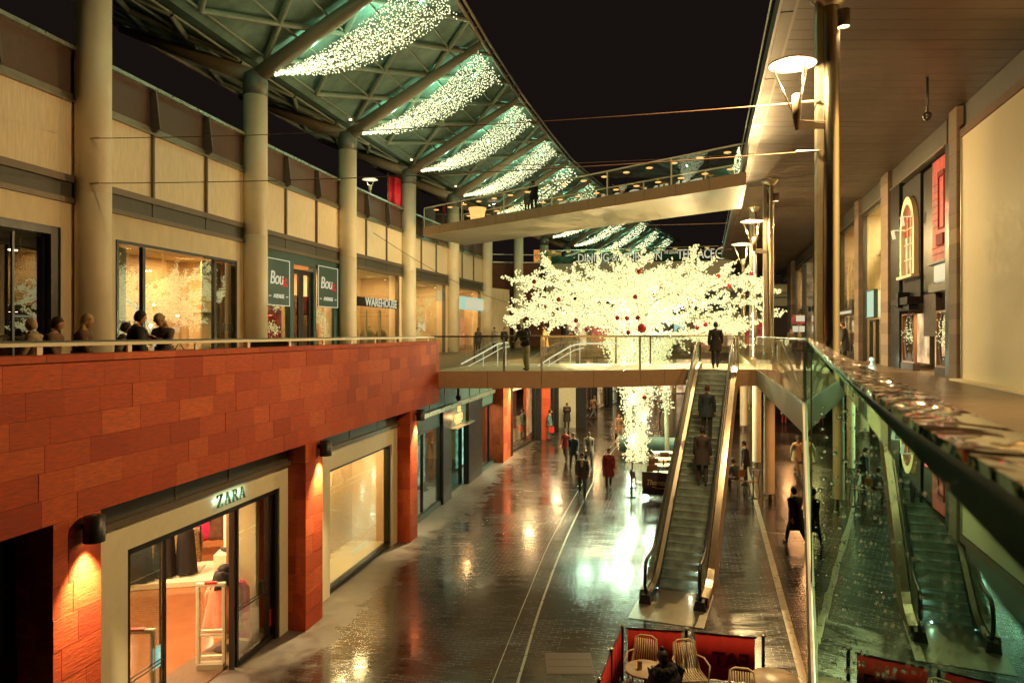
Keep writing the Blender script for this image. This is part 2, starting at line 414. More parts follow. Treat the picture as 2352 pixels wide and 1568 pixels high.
def curve_pts(pts, n=6):
    out = []
    for i in range(len(pts)-1):
        p0 = V(pts[max(i-1, 0)]); p1 = V(pts[i]); p2 = V(pts[i+1]); p3 = V(pts[min(i+2, len(pts)-1)])
        for k in range(n):
            t = k/n; out.append(.5*((2*p1)+(p2-p0)*t+(2*p0-5*p1+4*p2-p3)*t*t+(3*p1-p0-3*p2+p3)*t**3))
    out.append(V(pts[-1])); return out
def ground_line(pp, h): return [V((p.x, p.y, h)) for p in [gp(x, y) for x, y in pp]]
g = ground_line([(1190, 1564), (1249, 1370), (1313, 1208), (1385, 1066), (1430, 1007), (1462, 960)], .006); g = [g[0]+(g[0]-g[1])*1.2]+g
mb = MB(); mb.strip(curve_pts(g), .05, .004); mb.setting('drain_channel', 'steel_trim')
g = ground_line([(1132, 1564), (1210, 1370), (1275, 1221), (1359, 1078), (1420, 1005), (1455, 958)], .006); g = [g[0]+(g[0]-g[1])*1.2]+g
mb = MB(); mb.strip(curve_pts(g), .016, .004); mb.setting('drain_channel', 'steel_trim')
# drip strip on the ground under the edge of the right-hand walkway
EDGE = [(.055-.4*2, -2.), (.055+.4*.3, .3), (5.47, 13.5), (8.74, 25.7)]
mb = MB(); e = [(3.4, 8.3, .008), (5.34, 13.2, .008), (9.1, 26.8, .008), (10.8, 33, .008), (13.5, 42, .008)]; mb.strip(e, .15, .006); mb.setting('drip_strip', 'steel_trim')

# ------------------------------------------------------------------ left-hand lower wall line
def wallx(Y): return -7.394+.2*Y
WF = Fr((-7.394, 0, 0), (.2, 1, 0), (1, -.2, 0))     # a = 1.0198 * Y
K = 1.0198
COLS = [(-12.4, 10.8), (-10.9, 18.7), (-9.5, 26.6), (-7.9, 34.5), (-6.1, 42.4), (-4.1, 50.), (-2.0, 57.5), (.58, 64.6), (3.2, 71.8), (6., 79.), (9., 86.3), (12., 93.5), (15.2, 100.7), (18.5, 107.9)]
COLS = [(-13.5, 2.9)]+COLS          # COLS[1] stands at Y = 10.8

# walkway slab on the left (behind the sandstone parapet)
poly = [(wallx(2)-.4, 2), (wallx(24.5)-.4, 24.5), (-2.83, 24.6), (-1.6, 31), (.6, 37.), (1.6, 42), (3., 48), (4.3, 48.2), (7, 57), (9, 61.5), (14, 71), (16, 80), (-16, 80), (-16, 2)]
mb = MB(); mb.prism(poly, 4.45, DECK); mb.setting('walkway', ['deck_floor'])
# right-hand walkway slab
def rx(Y): return 6.86+.285*Y            # right shop facade line
poly = [(.055+.4*-2, -2.), (.055+.4*.3, .3), (5.47, 13.5), (8.74, 25.7), (10.3, 31.), (13.4, 42), (22.8, 76), (42, 76), (rx(-2)+9, -2)]
mb = MB(); mb.prism(poly, 4.42, DECK); mb.setting('walkway', ['deck_floor'])
# slab edge fascia and the pale sloping soffit under it
mb = MB()
ed = [(.055-.4*2, -2.), (.055+.4*.3, .3), (5.47, 13.5), (8.74, 25.7), (13.4, 42.), (22.8, 76)]
for i in range(len(ed)-1):
    f = frame(ed[i], ed[i+1], -1); l = (V(ed[i+1])-V(ed[i])).length
    mb.fbox(f, 0, l, 4.44, DECK+.02, -.03, .012, 0)
    P = [f.p(0, 4.44, .01), f.p(l, 4.44, .01), f.p(l, 4.05, -1.5), f.p(0, 4.05, -1.5), f.p(0, 4.43, .01), f.p(l, 4.43, .01), f.p(l, 4.40, -1.5), f.p(0, 4.40, -1.5)]
    mb.hexa([P[3], P[2], P[1], P[0], P[7], P[6], P[5], P[4]], 1)
mb.thing('slab_fascia', 'grey metal edge of the right walkway with pale sloping soffit beneath', 'fascia', ['fascia_grey', 'deck_under'])

# ================================================================== SANDSTONE WALL
wall = thing('sandstone_wall', 'long red sandstone parapet wall of mixed blocks over the street shopfronts', 'wall', WF.p(8, 0, 0))
tints = [(1, 1, 1), (1.12, 1.3, 1.3), (1.03, 1.05, 1.), (.9, .82, .8), (.8, .66, .7), (1.18, 1.5, 1.6), (.95, .9, .85), (1.06, 1.15, 1.1)]
def courses(mb, f, a0, a1, h0, h1, n, d0, d1, wmin=.5, wmax=.9, gap=.0022, rr=rnd, mi=0):
    hh = (h1-h0)/n
    for k in range(n):
        a = a0-rr.random()*wmax*.6; first = True
        while a < a1:
            w = rr.uniform(wmin, wmax); b0 = max(a, a0); b1 = min(a+w, a1)
            if b1-b0 > .03:
                t = rr.choice(tints); j = rr.uniform(.93, 1.07); t = tuple(q*j for q in t)
                mb.fbox(f, b0+gap, b1-gap, h0+k*hh+gap, h0+(k+1)*hh-gap, d0, d1+rr.uniform(-.003, .003), mi, t)
            a += w
A0, A1 = 2.0, 24.5*K
mb = MB(); courses(mb, WF, A0, A1, 3.95, 5.93, 6, -.12, 0); mb.build('parapet_blocks', 'sandstone', wall)
mb = MB(); mb.fbox(WF, A0, A1-.01, 3.951, 5.94, -.5, -.012); mb.build('joint_backing', 'sandstone_joint', wall)
# end return of the parapet at the bridge
mb = MB(); fe = Fr(WF.p(A1, 0, 0), -WF.n, WF.t); courses(mb, fe, .0, .5, 3.95, 5.93, 6, -.1, .005); mb.build('end_return', 'sandstone', wall)
mb = MB(); courses(mb, WF, A0, A1, 5.94, 6.03, 1, -.45, .035, .9, 1.5); mb.build('coping', 'sandstone', wall)
def pier(a0, a1, h1=3.95, dep=.55):
    mb = MB(); n = 10; rr = random.Random(int(a0*10))
    courses(mb, WF, a0, a1, 0, h1, n, -.12, 0, .45, .8, rr=rr)
    f2 = Fr(WF.p(a0, 0, 0), -WF.n, -WF.t); courses(mb, f2, 0, dep, 0, h1, n, -.12, .0, .5, .6, rr=rr)
    mb.fbox(WF, a0+.012, a1-.012, 0.002, h1-.002, -dep, -.015, 1)
    f3 = Fr(WF.p(a1, 0, 0), -WF.n, WF.t); courses(mb, f3, 0, dep, 0, h1, n, -.12, .0, .5, .6, rr=rr)
    mb.build('pier', ['sandstone', 'sandstone_joint'], wall)
def aY(Y): return Y*K
# pier street faces read off the photograph: (image x of the left edge, right edge)
PIERS = [(WF.a_of(122), WF.a_of(232)), (WF.a_of(702), WF.a_of(741)), (WF.a_of(942), WF.a_of(959))]
pier(PIERS[0][0], PIERS[0][1]); pier(*PIERS[1]); pier(*PIERS[2])
pier(aY(34.9), aY(36.6), 4.44)
# dark fascia panels between the band and each shop portal
RD = -.5
def under_band(a0, a1, seams):
    mb = MB(); mb.fbox(WF, a0, a1, 3.6, 3.949, RD-.05, RD+.1); mb.build('fascia_panel', 'dark_band', wall)
    mb = MB()
    for s in seams: mb.fbox(WF, s-.012, s+.012, 3.6, 3.948, RD+.1, RD+.115)
    mb.fbox(WF, a0, a1, 3.5, 3.599, RD-.05, RD+.17); mb.build('metal_trim', 'fin_metal', wall)
Z0, Z1 = PIERS[0][1]+.01, PIERS[1][0]-.01
S0, S1 = PIERS[1][1]+.01, PIERS[2][0]-.01
under_band(Z0, Z1, [Z0+.36*(Z1-Z0), Z0+.62*(Z1-Z0)]); under_band(S0, S1, [S0+.4*(S1-S0), S0+.72*(S1-S0)])

# ------------------------------------------------------------------ railing on the parapet
rail = thing('parapet_railing', 'low painted metal railing along the top of the sandstone parapet', 'railing', WF.p(9, 6.03, -.2))
mb = MB(); mb.fbox(WF, A0, A1+.3, 6.135, 6.185, -.235, -.165); mb.build('top_rail', 'white_portal', rail)
mb = MB(); mb.fbox(WF, A0, A1+.3, 6.186, 6.205, -.25, -.15); mb.build('rail_cap', 'teal_sign', rail)
a = 8.75*K-1.53*4
while a < A1:
    mb = MB(); mb.fbox(WF, a-.04, a+.04, 6.03, 6.134, -.215, -.185); mb.build('post', 'white_portal', rail); a += 1.545

P = gp(1308, 1522, .006); mb = MB()
for k in range(3):
    for j in range(3): mb.box((P.x-.42+k*.285, P.y-.42+j*.285, .003), (P.x-.15+k*.285, P.y-.15+j*.285, .009))
t = thing('manhole_cover', 'square metal manhole cover set in the wet paving near the red windbreak', 'manhole cover', P); mb.box((P.x-.45, P.y-.45, .001), (P.x+.45, P.y+.45, .005)); mb.build('cover', 'fin_metal', t)
# ================================================================== STREET-LEVEL SHOPS, LEFT
def zpts(pts, s, a0, h0): return [(a0+x*s, h0+y*s) for x, y in pts]
LET = {   # a light serif alphabet for the fashion shop's sign: thick and thin strokes as polygons, unit height
 'Z': [[(.02, 1), (.72, 1), (.72, .95), (.02, .95)], [(.02, .95), (.02, .78), (.06, .78), (.10, .95)], [(.55, .95), (.72, .95), (.19, .05), (.02, .05)], [(.02, .05), (.74, .05), (.74, 0), (.02, 0)], [(.74, .05), (.74, .24), (.70, .24), (.64, .05)]],
 'A': [[(.34, 1), (.44, 1), (.80, .04), (.64, .04)], [(.34, 1), (.38, .90), (.13, .04), (.08, .04)], [(.19, .36), (.56, .36), (.56, .32), (.19, .32)], [(0, .04), (.24, .04), (.24, 0), (0, 0)], [(.54, .04), (.90, .04), (.90, 0), (.54, 0)]],
 'R': [[(.10, 1), (.24, 1), (.24, 0), (.10, 0)], [(0, 1), (.10, 1), (.10, .96), (0, .96)], [(0, .04), (.34, .04), (.34, 0), (0, 0)], [(.24, 1), (.5, 1), (.62, .93), (.5, .955), (.24, .96)], [(.62, .93), (.68, .77), (.62, .6), (.5, .67), (.535, .77), (.5, .9)], [(.24, .53), (.5, .53), (.62, .6), (.5, .565), (.24, .57)], [(.40, .53), (.54, .53), (.88, .0), (.70, 0)]]}
def serif(mb, f, txt, a, h, d, s, ext=.03, mi=0, adv=.98):
    x = a
    for ch in txt:
        for poly in LET[ch]: mb.fpoly(f, zpts(poly, s, x, h), d, d+ext, mi)
        x += adv*s
# --- fashion shop with the lit glass entrance
zs = thing('fashion_shopfront', 'fashion shop entrance with cream surround, glass doors and glowing letters above', 'shopfront', WF.p((Z0+Z1)/2, 0, RD))
za = WF.a_of(280, RD); zb = WF.a_of(632, RD)
mb = MB()
mb.fbox(WF, Z0, za, 0, 3.5, RD-.12, RD+.1); mb.fbox(WF, zb, Z1, 0, 3.5, RD-.12, RD+.1); mb.fbox(WF, za, zb, 3.1, 3.5, RD-.12, RD+.1)
mb.build('portal_surround', 'white_portal', zs)
mb = MB(); mb.fring(WF, za+.002, zb-.002, 0, 3.098, .1, RD-.16, RD+.06, 0, False, .1)
mb.build('door_frame', 'black_frame', zs)
m1 = WF.a_of(380, RD); m2 = WF.a_of(545, RD); m3 = WF.a_of(618, RD)
for q, w in ((m1, .045), (m2-.1, .035), (m2+.02, .06), (m3, .05)):
    mb = MB(); mb.fbox(WF, q-w/2, q+w/2, 0, 3.0, RD-.1, RD); mb.build('mullion', 'black_frame', zs)
mb = MB(); mb.fbox(WF, m2+.05, zb-.1, .0, .1, RD-.1, RD+.01); mb.build('kick_rail', 'black_frame', zs)
for q0, q1, nm in ((za+.1, m1-.03, 'glass_door'), (m2+.05, zb-.1, 'glass_door')):
    mb = MB(); mb.fbox(WF, q0, q1, .1, 2.99, RD-.055, RD-.04); g = mb.build(nm, 'shop_glass', zs)
    mb = MB(); mb.fbox(WF, q0, q1, 1.02, 1.035, RD-.035, RD-.02); mb.fbox(WF, q0, q1, 1.08, 1.095, RD-.035, RD-.02); mb.build('glazing_line', 'black_frame', g)
mb = MB(); mb.fbox(WF, WF.a_of(361, RD)-.05, WF.a_of(361, RD)+.12, .98, 1.32, RD-.036, RD-.03); mb.build('door_notice', 'goods_teal', zs)
mb = MB(); mb.fbox(WF, WF.a_of(608, RD)-.06, WF.a_of(608, RD)+.02, 1.05, 1.3, RD-.02, RD+.02); mb.build('door_handle', 'black_rubber', zs)
mb = MB(); mb.fbox(WF, m3+.04, m3+.13, .28, .62, RD-.035, RD-.028); mb.build('warning_sticker', 'red_paint', zs)
hz = 3.22; zl = WF.a_of(478, RD)
mb = MB(); serif(mb, WF, 'ZARA', zl, hz, RD+.16, .22, .03, 0, 1.05); mb.build('sign_letters', 'shop_teal', zs)
for k in range(7): lamp('POINT', WF.p(zl+.05+k*.14, hz+.11, RD+.13), .55, (.62, 1., .72), .01, name='letter_light')
# the sales floor behind
room = thing('shop_interior', 'warm lit sales floor with shiny terracotta floor behind the glass entrance', 'shop interior', WF.p(15, 0, -5))
ra0, ra1, rd = 8.8, 36.0, -17.
mb = MB(); mb.fbox(WF, ra0, ra1, .0, .012, rd, -2.4); mb.fbox(WF, ra0, S0-.3, .0, .0121, -2.4, RD-.17); mb.build('floor', 'terracotta', room)
mb = MB()
p = [WF.p(Z0, .017, RD-.18), WF.p(Z1, .017, RD-.18), WF.p(WF.a_of(600, -2.2)+.3, .017, -1.9), WF.p(WF.a_of(480, -1.9), .017, -1.5), WF.p(Z0, .017, -1.7)]
mb.add(p, [(0, 1, 2, 3, 4)]); mb.build('entrance_mat', 'mat_brown', room)
mb = MB(); mb.fbox(WF, ra0, ra1, 0, 3.4, rd-.1, rd); mb.fbox(WF, ra0-.1, ra0, 0, 3.4, rd, RD-.13); mb.fbox(WF, ra1, ra1+.1, 0, 3.4, rd, -2.5); mb.build('back_wall', 'shop_wall', room)
mb = MB(); mb.fbox(WF, ra0, ra1, 3.4, 3.5, rd, RD-.13); mb.build('ceiling', 'shop_white', room)
mb = MB(); q = Z1-.25; mb.fbox(WF, q, q+.15, 0, 3.399, -1.75, RD-.17); mb.build('side_wall', 'shop_white', room)
mb = MB(); mb.fbox(WF, q-.42, q-.012, .0, 3.39, -1.42, -1.3); mb.build('slatted_panel', 'mat_brown', room)
mb = MB(); mb.fbox(WF, q-.42, q-.3, .0, 3.39, -1.29, -.75); mb.build('white_panel', 'shop_white', room)
for aa, dd in ((11.2, -2.3), (14.0, -2.3), (12.5, -5.0), (17, -5.), (21, -5.5), (15, -8), (20, -8.5), (25, -6), (24, -12)):
    lamp('AREA', WF.p(aa, 3.38, dd), 62, (1, .66, .34), .7, rot=(0, 0, 0), name='shop_ceiling_light')
# security gates
def gate(a, d, label):
    t = thing('security_gate', label, 'security gate', WF.p(a, 0, d), 'anti-theft gates at the fashion shop entrance')
    fx = Fr(WF.p(a, 0, d), WF.t*.55+WF.n*.83, V((0, 0, 0))+WF.t*.83-WF.n*.55)
    fx = Fr(WF.p(a, 0, d), V((1, .1, 0)), V((.1, -1, 0)))
    mb = MB(); mb.fbox(fx, -.27, -.2, .12, 1.55, -.04, .04); mb.fbox(fx, .2, .27, .12, 1.55, -.04, .04); mb.fbox(fx, -.27, .27, 1.551, 1.62, -.04, .04)
    mb.build('frame', 'white_plastic', t, bevel=.015)
    mb = MB()
    for h in (.62, .7, .22): mb.fbox(fx, -.199, .199, h, h+.035, -.03, .03)
    mb.build('crossbar', 'white_plastic', t)
    mb = MB(); mb.fbox(fx, -.24, .24, 0.013, .119, -.09, .09); mb.build('base', 'fascia_grey', t)
    mb = MB(); mb.fbox(fx, -.11, .11, 1.6, 1.635, -.045, .045); mb.build('alarm_light', 'red_paint', t)
P = px(485, 1535, 13.5); dd = (P-WF.o).dot(WF.n); aa = (P-WF.o).dot(WF.t); gate(aa, dd, 'white anti-theft gate standing before the pink hooded coat')
P = px(316, 1535, 11.37); dd = (P-WF.o).dot(WF.n); aa = (P-WF.o).dot(WF.t); gate(aa, dd, 'anti-theft gate nearest the camera behind the closed glass door')
# donation plinth with lettering and shoes
P = V((-5.9, 14.85, 0)); t = thing('donation_plinth', 'pale square plinth with printed lines asking for donated clothes', 'plinth', P)
fp = Fr(P, V((1, .1, 0)), V((.1, -1, 0)))
mb = MB(); mb.fbox(fp, -.26, .26, .012, 1.72, -.52, 0); mb.build('body', 'shop_white', t)
mb = MB()
for i, tx in enumerate(['donate clothes', 'you no longer wear', 'and give them a', 'new lease of life']):
    vs, fs = textmesh(tx, .062, .002, align='LEFT'); mb.add([fp.p(-.2+v.x*.85, 1.45-i*.055+v.y, .003+v.z) for v in vs], fs)
mb.build('printed_lines', 'dark_cloth', t)
def shoe(mb, c, yaw, s=1.):
    Rm = Matrix.Rotation(yaw, 3, 'Z')
    mb.ball(V(c)+Rm @ V((0, .05*s, .035*s)), .05*s, 8, 6, (.85, 2.3, .75), 0, Rm); mb.ball(V(c)+Rm @ V((0, -.06*s, .07*s)), .05*s, 8, 6, (.8, 1., 1.2), 0, Rm)
for i, (x, y, yw) in enumerate(((-5.95, 15.05, 1.2), (-5.75, 15.12, 1.0))):
    mb = MB(); shoe(mb, (x, y, 1.72), yw, 1.3); mb.thing('shoe', 'black shoe displayed on top of the donation plinth', 'shoe', 'leather_black', 'shoes on the plinth', True)
# garments
def garment(mb, c, w, h, dpt, yaw, folds=5, flare=1.25, seed=0, shoulder=True, mi=0):
    """hanging cloth with sleeves: a folded tube narrowing to the shoulders"""
    rr = random.Random(seed); c = V(c); n = 20; rows = 9; vs = []; fs = []; Rm = Matrix.Rotation(yaw, 3, 'Z')
    ph = rr.random()*6
    for i in range(rows):
        t = i/(rows-1); ww = w*(.5+.5*(1-(1-min(1, t*4+.25))**2))*(1+(flare-1)*t)
        if i == 0: ww = w*.35
        for j in range(n):
            an = 2*math.pi*j/n; fd = 1+.22*t*math.sin(folds*an+ph)
            vs.append(c+Rm @ V((math.cos(an)*ww/2*fd, math.sin(an)*dpt/2*(1+.3*t)*fd, -h*t+.012*math.sin(an*3))))
    for i in range(rows-1):
        for j in range(n): fs.append((i*n+j, (i+1)*n+j, (i+1)*n+(j+1) % n, i*n+(j+1) % n))
    fs += [tuple(range(n)), tuple(range((rows-1)*n, rows*n))[::-1]]
    mb.add(vs, fs, mi)
    if shoulder:
        for s in (-1, 1):
            mb.tube([c+Rm @ V((s*w*.36, 0, -.06)), c+Rm @ V((s*w*.56, .02, -h*.3)), c+Rm @ V((s*w*.6, .05, -h*.78))], [.065, .075, .055], 8, mi)
def hang(c, w, h, dpt, yaw, m, label, name='jacket', cat='jacket', group=None, **kw):
    mb = MB(); garment(mb, c, w, h, dpt, yaw, **kw); return mb.thing(name, label, cat, m, group, True)
# rack with puffer jackets far back
def rack(c, w, yaw, h=1.5, label='', group='clothes rails on the sales floor'):
    t = thing('clothes_rail', label, 'clothes rail', c, group); Rm = Matrix.Rotation(yaw, 3, 'Z'); c = V(c)
    mb = MB()
    for s in (-1, 1): mb.tube([c+Rm @ V((s*w/2, 0, .02)), c+Rm @ V((s*w/2, 0, h))], .018, 6)
    mb.tube([c+Rm @ V((-w/2, 0, h)), c+Rm @ V((w/2, 0, h))], .018, 6); mb.build('frame', 'black_frame', t)
    mb = MB()
    for s in (-1, 1): mb.box(c+Rm @ V((s*w/2-.12, -.3, .013))-V((0, 0, 0)), c+V((s*w/2*math.cos(yaw)+.12, .3, .045)))
    mb.build('base_plate', 'black_frame', t)
rack((-9.05, 20.9, .0), 2.0, .25, 1.3, 'clothes rail of bright pink puffer jackets at the back')
for i, (x, m, lb) in enumerate(((-.38, 'pink_cloth', 'first pink puffer jacket on the back rail'), (-.08, 'pink_cloth', 'second pink puffer jacket on the back rail'), (.22, 'pink_cloth', 'third pink puffer jacket on the back rail'), (.52, 'brown_cloth', 'dark brown puffer jacket beside the pink jackets'), (.8, 'brown_cloth', 'long dark jacket at the right end of the back rail'))):
    hang((-9.05+x*.97, 20.9+x*.25, 1.27), .46, .95, .3, .25+.5, m, lb, group='jackets on the back rail', seed=i, folds=4)
rack((-8.9, 19.3, .0), 1.0, .25, 1.1, 'clothes rail of leopard print coats above the white platform')
for i, x in enumerate((-.5, -.1, .3)): hang((-8.9+x*.9, 19.3+x*.25, 1.07), .38, .85, .3, .6, 'leopard', ('leopard print coat at the left of the platform rail', 'leopard print coat in the middle of the platform rail', 'leopard print coat at the right of the platform rail')[i], 'coat', 'coat', 'leopard print coats', seed=20+i)
pl = thing('display_platform', 'low white display platform on the terracotta shop floor', 'platform', (-8.6, 18.4, 0))
fp2 = Fr((-8.6, 18.4, 0), V((1, .22, 0)), V((.22, -1, 0)))
mb = MB(); mb.fbox(fp2, -1.1, 1.0, .013, .16, -.9, .7); mb.build('body', 'white_plastic', pl, bevel=.02)
mb = MB(); mb.fbox(fp2, .05, .6, .161, .22, -.5, .1); mb.build('raised_tray', 'white_plastic', pl)
for i, (x, y, w, h, z) in enumerate(((-9.25, 17.7, .6, 1.25, 1.45), (-8.75, 18.1, .4, 1.35, 1.55), (-8.3, 18.3, .38, 1.2, 1.42))):
    hang((x, y, z), w, h, .35, .4, 'black_cloth', ('black ruffled dress at the left of the platform', 'long black dress in the middle of the platform', 'black dress at the right of the platform')[i], 'dress', 'dress', 'black dresses at the platform', seed=40+i, shoulder=False, folds=7)
# coat on a bust stand by the gate
t = thing('coat_stand', 'round based bust stand holding a salmon hooded coat', 'stand', (-5.75, 14.3, 0))
mb = MB(); mb.lathe((-5.75, 14.3, .018), [(.17, 0), (.17, .02), (.02, .03), (.02, .5)], 16); mb.build('base', 'black_frame', t)
hang((-5.75, 14.3, 1.42), .50, 1.02, .34, .2, 'salmon_cloth', 'salmon pink hooded coat on a round based stand', 'coat', 'coat', seed=51, folds=4, flare=1.35)
mb = MB(); garment(mb, (-5.74, 14.28, 1.60), .34, .34, .3, .2, seed=52, shoulder=False, folds=8); mb.ball((-5.72, 14.3, 1.62), .12, 10, 7, (1.1, 1., .8)); mb.thing('hood', 'black fur hood on top of the salmon coat', 'hood', 'black_cloth', None, True)
hang((-5.45, 14.5, 1.3), .3, 1.1, .2, .2, 'pink_cloth', 'hot pink scarf hanging beside the salmon coat', 'scarf', 'scarf', seed=53, shoulder=False, folds=3)
# fire extinguisher on its ledge
P = V((-5.55, 15.85, 0)); t = thing('fire_extinguisher', 'red fire extinguisher on a ledge behind the shop door', 'fire extinguisher', P+V((0, 0, 1.0)))
mb = MB(); mb.lathe(P+V((0, 0, .95)), [(.09, 0), (.1, .02), (.1, .42), (.06, .5), (.03, .52), (.03, .56)], 16); mb.build('cylinder', 'red_paint', t, True)
mb = MB(); mb.tube([P+V((0, 0, 1.5)), P+V((.09, -.02, 1.56))], .018, 6); mb.tube([P+V((0, 0, 1.5)), P+V((.12, 0, 1.46)), P+V((.13, 0, 1.2))], .014, 6); mb.build('hose', 'black_rubber', t)
mb = MB(); mb.box(P+V((-.18, -.16, .1)), P+V((.2, .2, .94))); mb.thing('ledge', 'dark ledge box under the fire extinguisher', 'ledge', 'slat' if False else 'mat_brown')
mb = MB(); mb.box(P+V((-.12, .12, 1.62)), P+V((.14, .135, 1.78))); mb.thing('safety_sign', 'small red and white safety sign over the extinguisher', 'sign', 'red_paint')

# --- second portal: lit display window
ds = thing('display_shopfront', 'street level display window in a cream surround with pale backdrop', 'shopfront', WF.p((S0+S1)/2, 0, RD))
sa = WF.a_of(749, RD); sb = WF.a_of(893, RD)
mb = MB(); mb.fbox(WF, S0, sa, 0, 3.5, RD-.12, RD+.1); mb.fbox(WF, sb, S1, 0, 3.5, RD-.12, RD+.1); mb.fbox(WF, sa, sb, 3.02, 3.5, RD-.12, RD+.1)
mb.build('portal_surround', 'white_portal', ds)
mb = MB(); mb.fring(WF, sa+.002, sb-.002, .05, 3.018, .07, RD-.14, RD+.04); mb.build('window_frame', 'black_frame', ds)
mb = MB(); mb.fbox(WF, sa+.07, sb-.07, .12, 2.95, RD-.05, RD-.04); mb.build('pane', 'shop_glass', ds)
mb = MB(); mb.fbox(WF, sa-.3, sb+.3, .1, 3.3, -1.75, -1.7); mb.fbox(WF, sb+.1, sb+.15, .1, 3.3, -1.7, RD-.15); mb.build('backdrop', 'shop_wall', ds)
mb = MB(); mb.fbox(WF, sa-.3, sb+.1, .02, .1, -1.7, RD-.15); mb.build('display_floor', 'shop_white', ds)
mb = MB(); mb.fbox(WF, sa-.3, sb+.1, 3.3, 3.38, -1.7, RD-.15); mb.build('display_ceiling', 'shop_white', ds)
mb = MB(); mb.fbox(WF, sa-.35, sa-.3, .1, 3.3, -1.7, RD-.15); mb.build('display_side', 'shop_dark', ds)
for k in range(3): lamp('AREA', WF.p(sa+(sb-sa)*(.2+.3*k), 3.28, -1.05), 24, (1, .72, .36), .35, rot=(0, 0, 0), name='display_light')
mb = MB(); aq = WF.a_of(815, RD); mb.fbox(WF, aq, aq+1.1, .45, .56, RD-.12, RD-.08); mb.build('window_sign', 'sign_warm', ds)
# mannequin with dress and string of lights at its left end
am = sa+.35
t = thing('mannequin', 'slim mannequin in dark dress at the left of the display window', 'mannequin', WF.p(am, .1, -1.1))
mb = MB(); c = WF.p(am, 0, -1.1); mb.tube([c+V((0, 0, .1)), c+V((0, 0, .9))], [.07, .12], 10); mb.tube([c+V((0, 0, .85)), c+V((0, 0, 1.1)), c+V((0, 0, 1.4)), c+V((0, 0, 1.5)), c+V((0, 0, 1.55))], [.15, .11, .16, .05, .045], 12); mb.ball(c+V((0, 0, 1.68)), .1, 10, 8, (.85, 1, 1.25))
mb.tube([c+V((.16, 0, 1.42)), c+V((.22, -.03, 1.1)), c+V((.2, -.1, .85))], [.05, .04, .03], 8); mb.tube([c+V((-.16, 0, 1.42)), c+V((-.22, -.03, 1.1)), c+V((-.2, -.1, .85))], [.05, .04, .03], 8); mb.build('figure', 'shop_white', t, True)
mb = MB(); garment(mb, c+V((0, 0, 1.46)), .42, 1.1, .34, .3, seed=60, shoulder=False, folds=6); mb.build('dress', 'plaid_cloth', t, True)
t = thing('string_lights', 'drop of fairy lights beside the mannequin in the display window', 'string lights', WF.p(am+.4, .1, -1.4))
mb = MB(); mw = MB()
for k in range(9):
    b = WF.p(am+.15+k*.055, 0, -1.4)
    mw.tube([b+V((0, 0, .3)), b+V((0, 0, 3.2))], .003, 3)
    for j in range(26): mb.octa(b+V((rnd.uniform(-.02, .02), rnd.uniform(-.02, .02), .35+j*.11+rnd.uniform(-.03, .03))), .016)
mb.build('bulbs', 'bulb', t, kind='stuff'); mw.build('wires', 'wire', t)

# --- third unit: dark teal shopfront under the bridge
d0 = aY(24.3); d1 = aY(34.8)
dk = thing('dark_shopfront', 'dark teal shopfront with glowing gold crest sign under the bridge', 'shopfront', WF.p((d0+d1)/2, 0, RD))
mb = MB(); mb.fbox(WF, PIERS[2][1], d1, 3.6, 4.44, RD-.1, RD); mb.build('upper_panel', 'lit_teal' if False else 'shop_teal', dk)
mb = MB()
for k in range(7): q = PIERS[2][1]+(d1-PIERS[2][1])*(k+.5)/7; mb.fbox(WF, q-.02, q+.02, 3.62, 4.43, RD, RD+.02)
mb.build('panel_joint', 'black_frame', dk)
mb = MB(); mb.fbox(WF, PIERS[2][1], d1, 3.42, 3.58, RD-.05, RD+.12); mb.build('cornice', 'steel_trim', dk)
b0 = PIERS[2][1]+.05
xs = [WF.a_of(q, RD) for q in (962, 1012, 1024, 1032, 1072, 1096, 1103, 1143)]
for q0, q1, hh in ((b0, xs[1], 2.95), (xs[6], xs[7], 2.95), (xs[3], xs[4], 2.62)): mb = MB(); mb.fbox(WF, q0, q1, hh, 3.42, RD-.1, RD-.02); mb.build('sign_board', 'shop_teal', dk)
for q0, q1 in ((xs[1], xs[3]), (xs[4], xs[6])):
    mb = MB(); mb.fbox(WF, q0, q1, 0, 3.42, RD-.15, RD+.1); mb.build('pilaster', 'black_frame', dk, bevel=.03)
for q0, q1, hh in ((b0, xs[1], 2.95), (xs[6], xs[7], 2.95)):
    mb = MB(); mb.fring(WF, q0, q1, .15, hh, .07, RD-.1, RD); qm = (q0+q1)/2; mb.fbox(WF, qm-.03, qm+.03, .22, hh-.07, RD-.1, RD); fr_ = mb.build('window_frame', 'black_frame', dk)
    mb = MB(); mb.fbox(WF, q0+.07, q1-.07, .22, hh-.07, RD-.06, RD-.05); mb.build('pane', 'shop_glass', fr_)
    mb = MB(); mb.fbox(WF, q0, q1, .0, .15, RD-.1, RD+.02); mb.build('stall_riser', 'shop_teal', dk)
    mb = MB(); mb.fbox(WF, q0, q1, .16, 3.2, -1.65, -1.6); mb.build('display_back', 'goods_teal', dk)
mb = MB(); mb.fring(WF, xs[3], xs[4], 0, 2.6, .07, RD-.35, RD-.2, 0, True); dr = mb.build('door', 'black_frame', dk)
mb = MB(); mb.fbox(WF, xs[3]+.07, xs[4]-.07, .07, 2.53, RD-.3, RD-.29); mb.build('pane', 'teal_glass', dr)
mb = MB(); mb.fbox(WF, xs[3]-.1, xs[4]+.1, 0.02, 2.6, -2.4, -2.35); mb.build('interior_wall', 'goods_teal', dk)
mb = MB(); mb.fbox(WF, xs[3], xs[4]+.25, 2.6, 2.64, RD-.02, RD+.3); mb.build('canopy_shelf', 'steel_trim', dk)
ac = (xs[3]+xs[4])/2
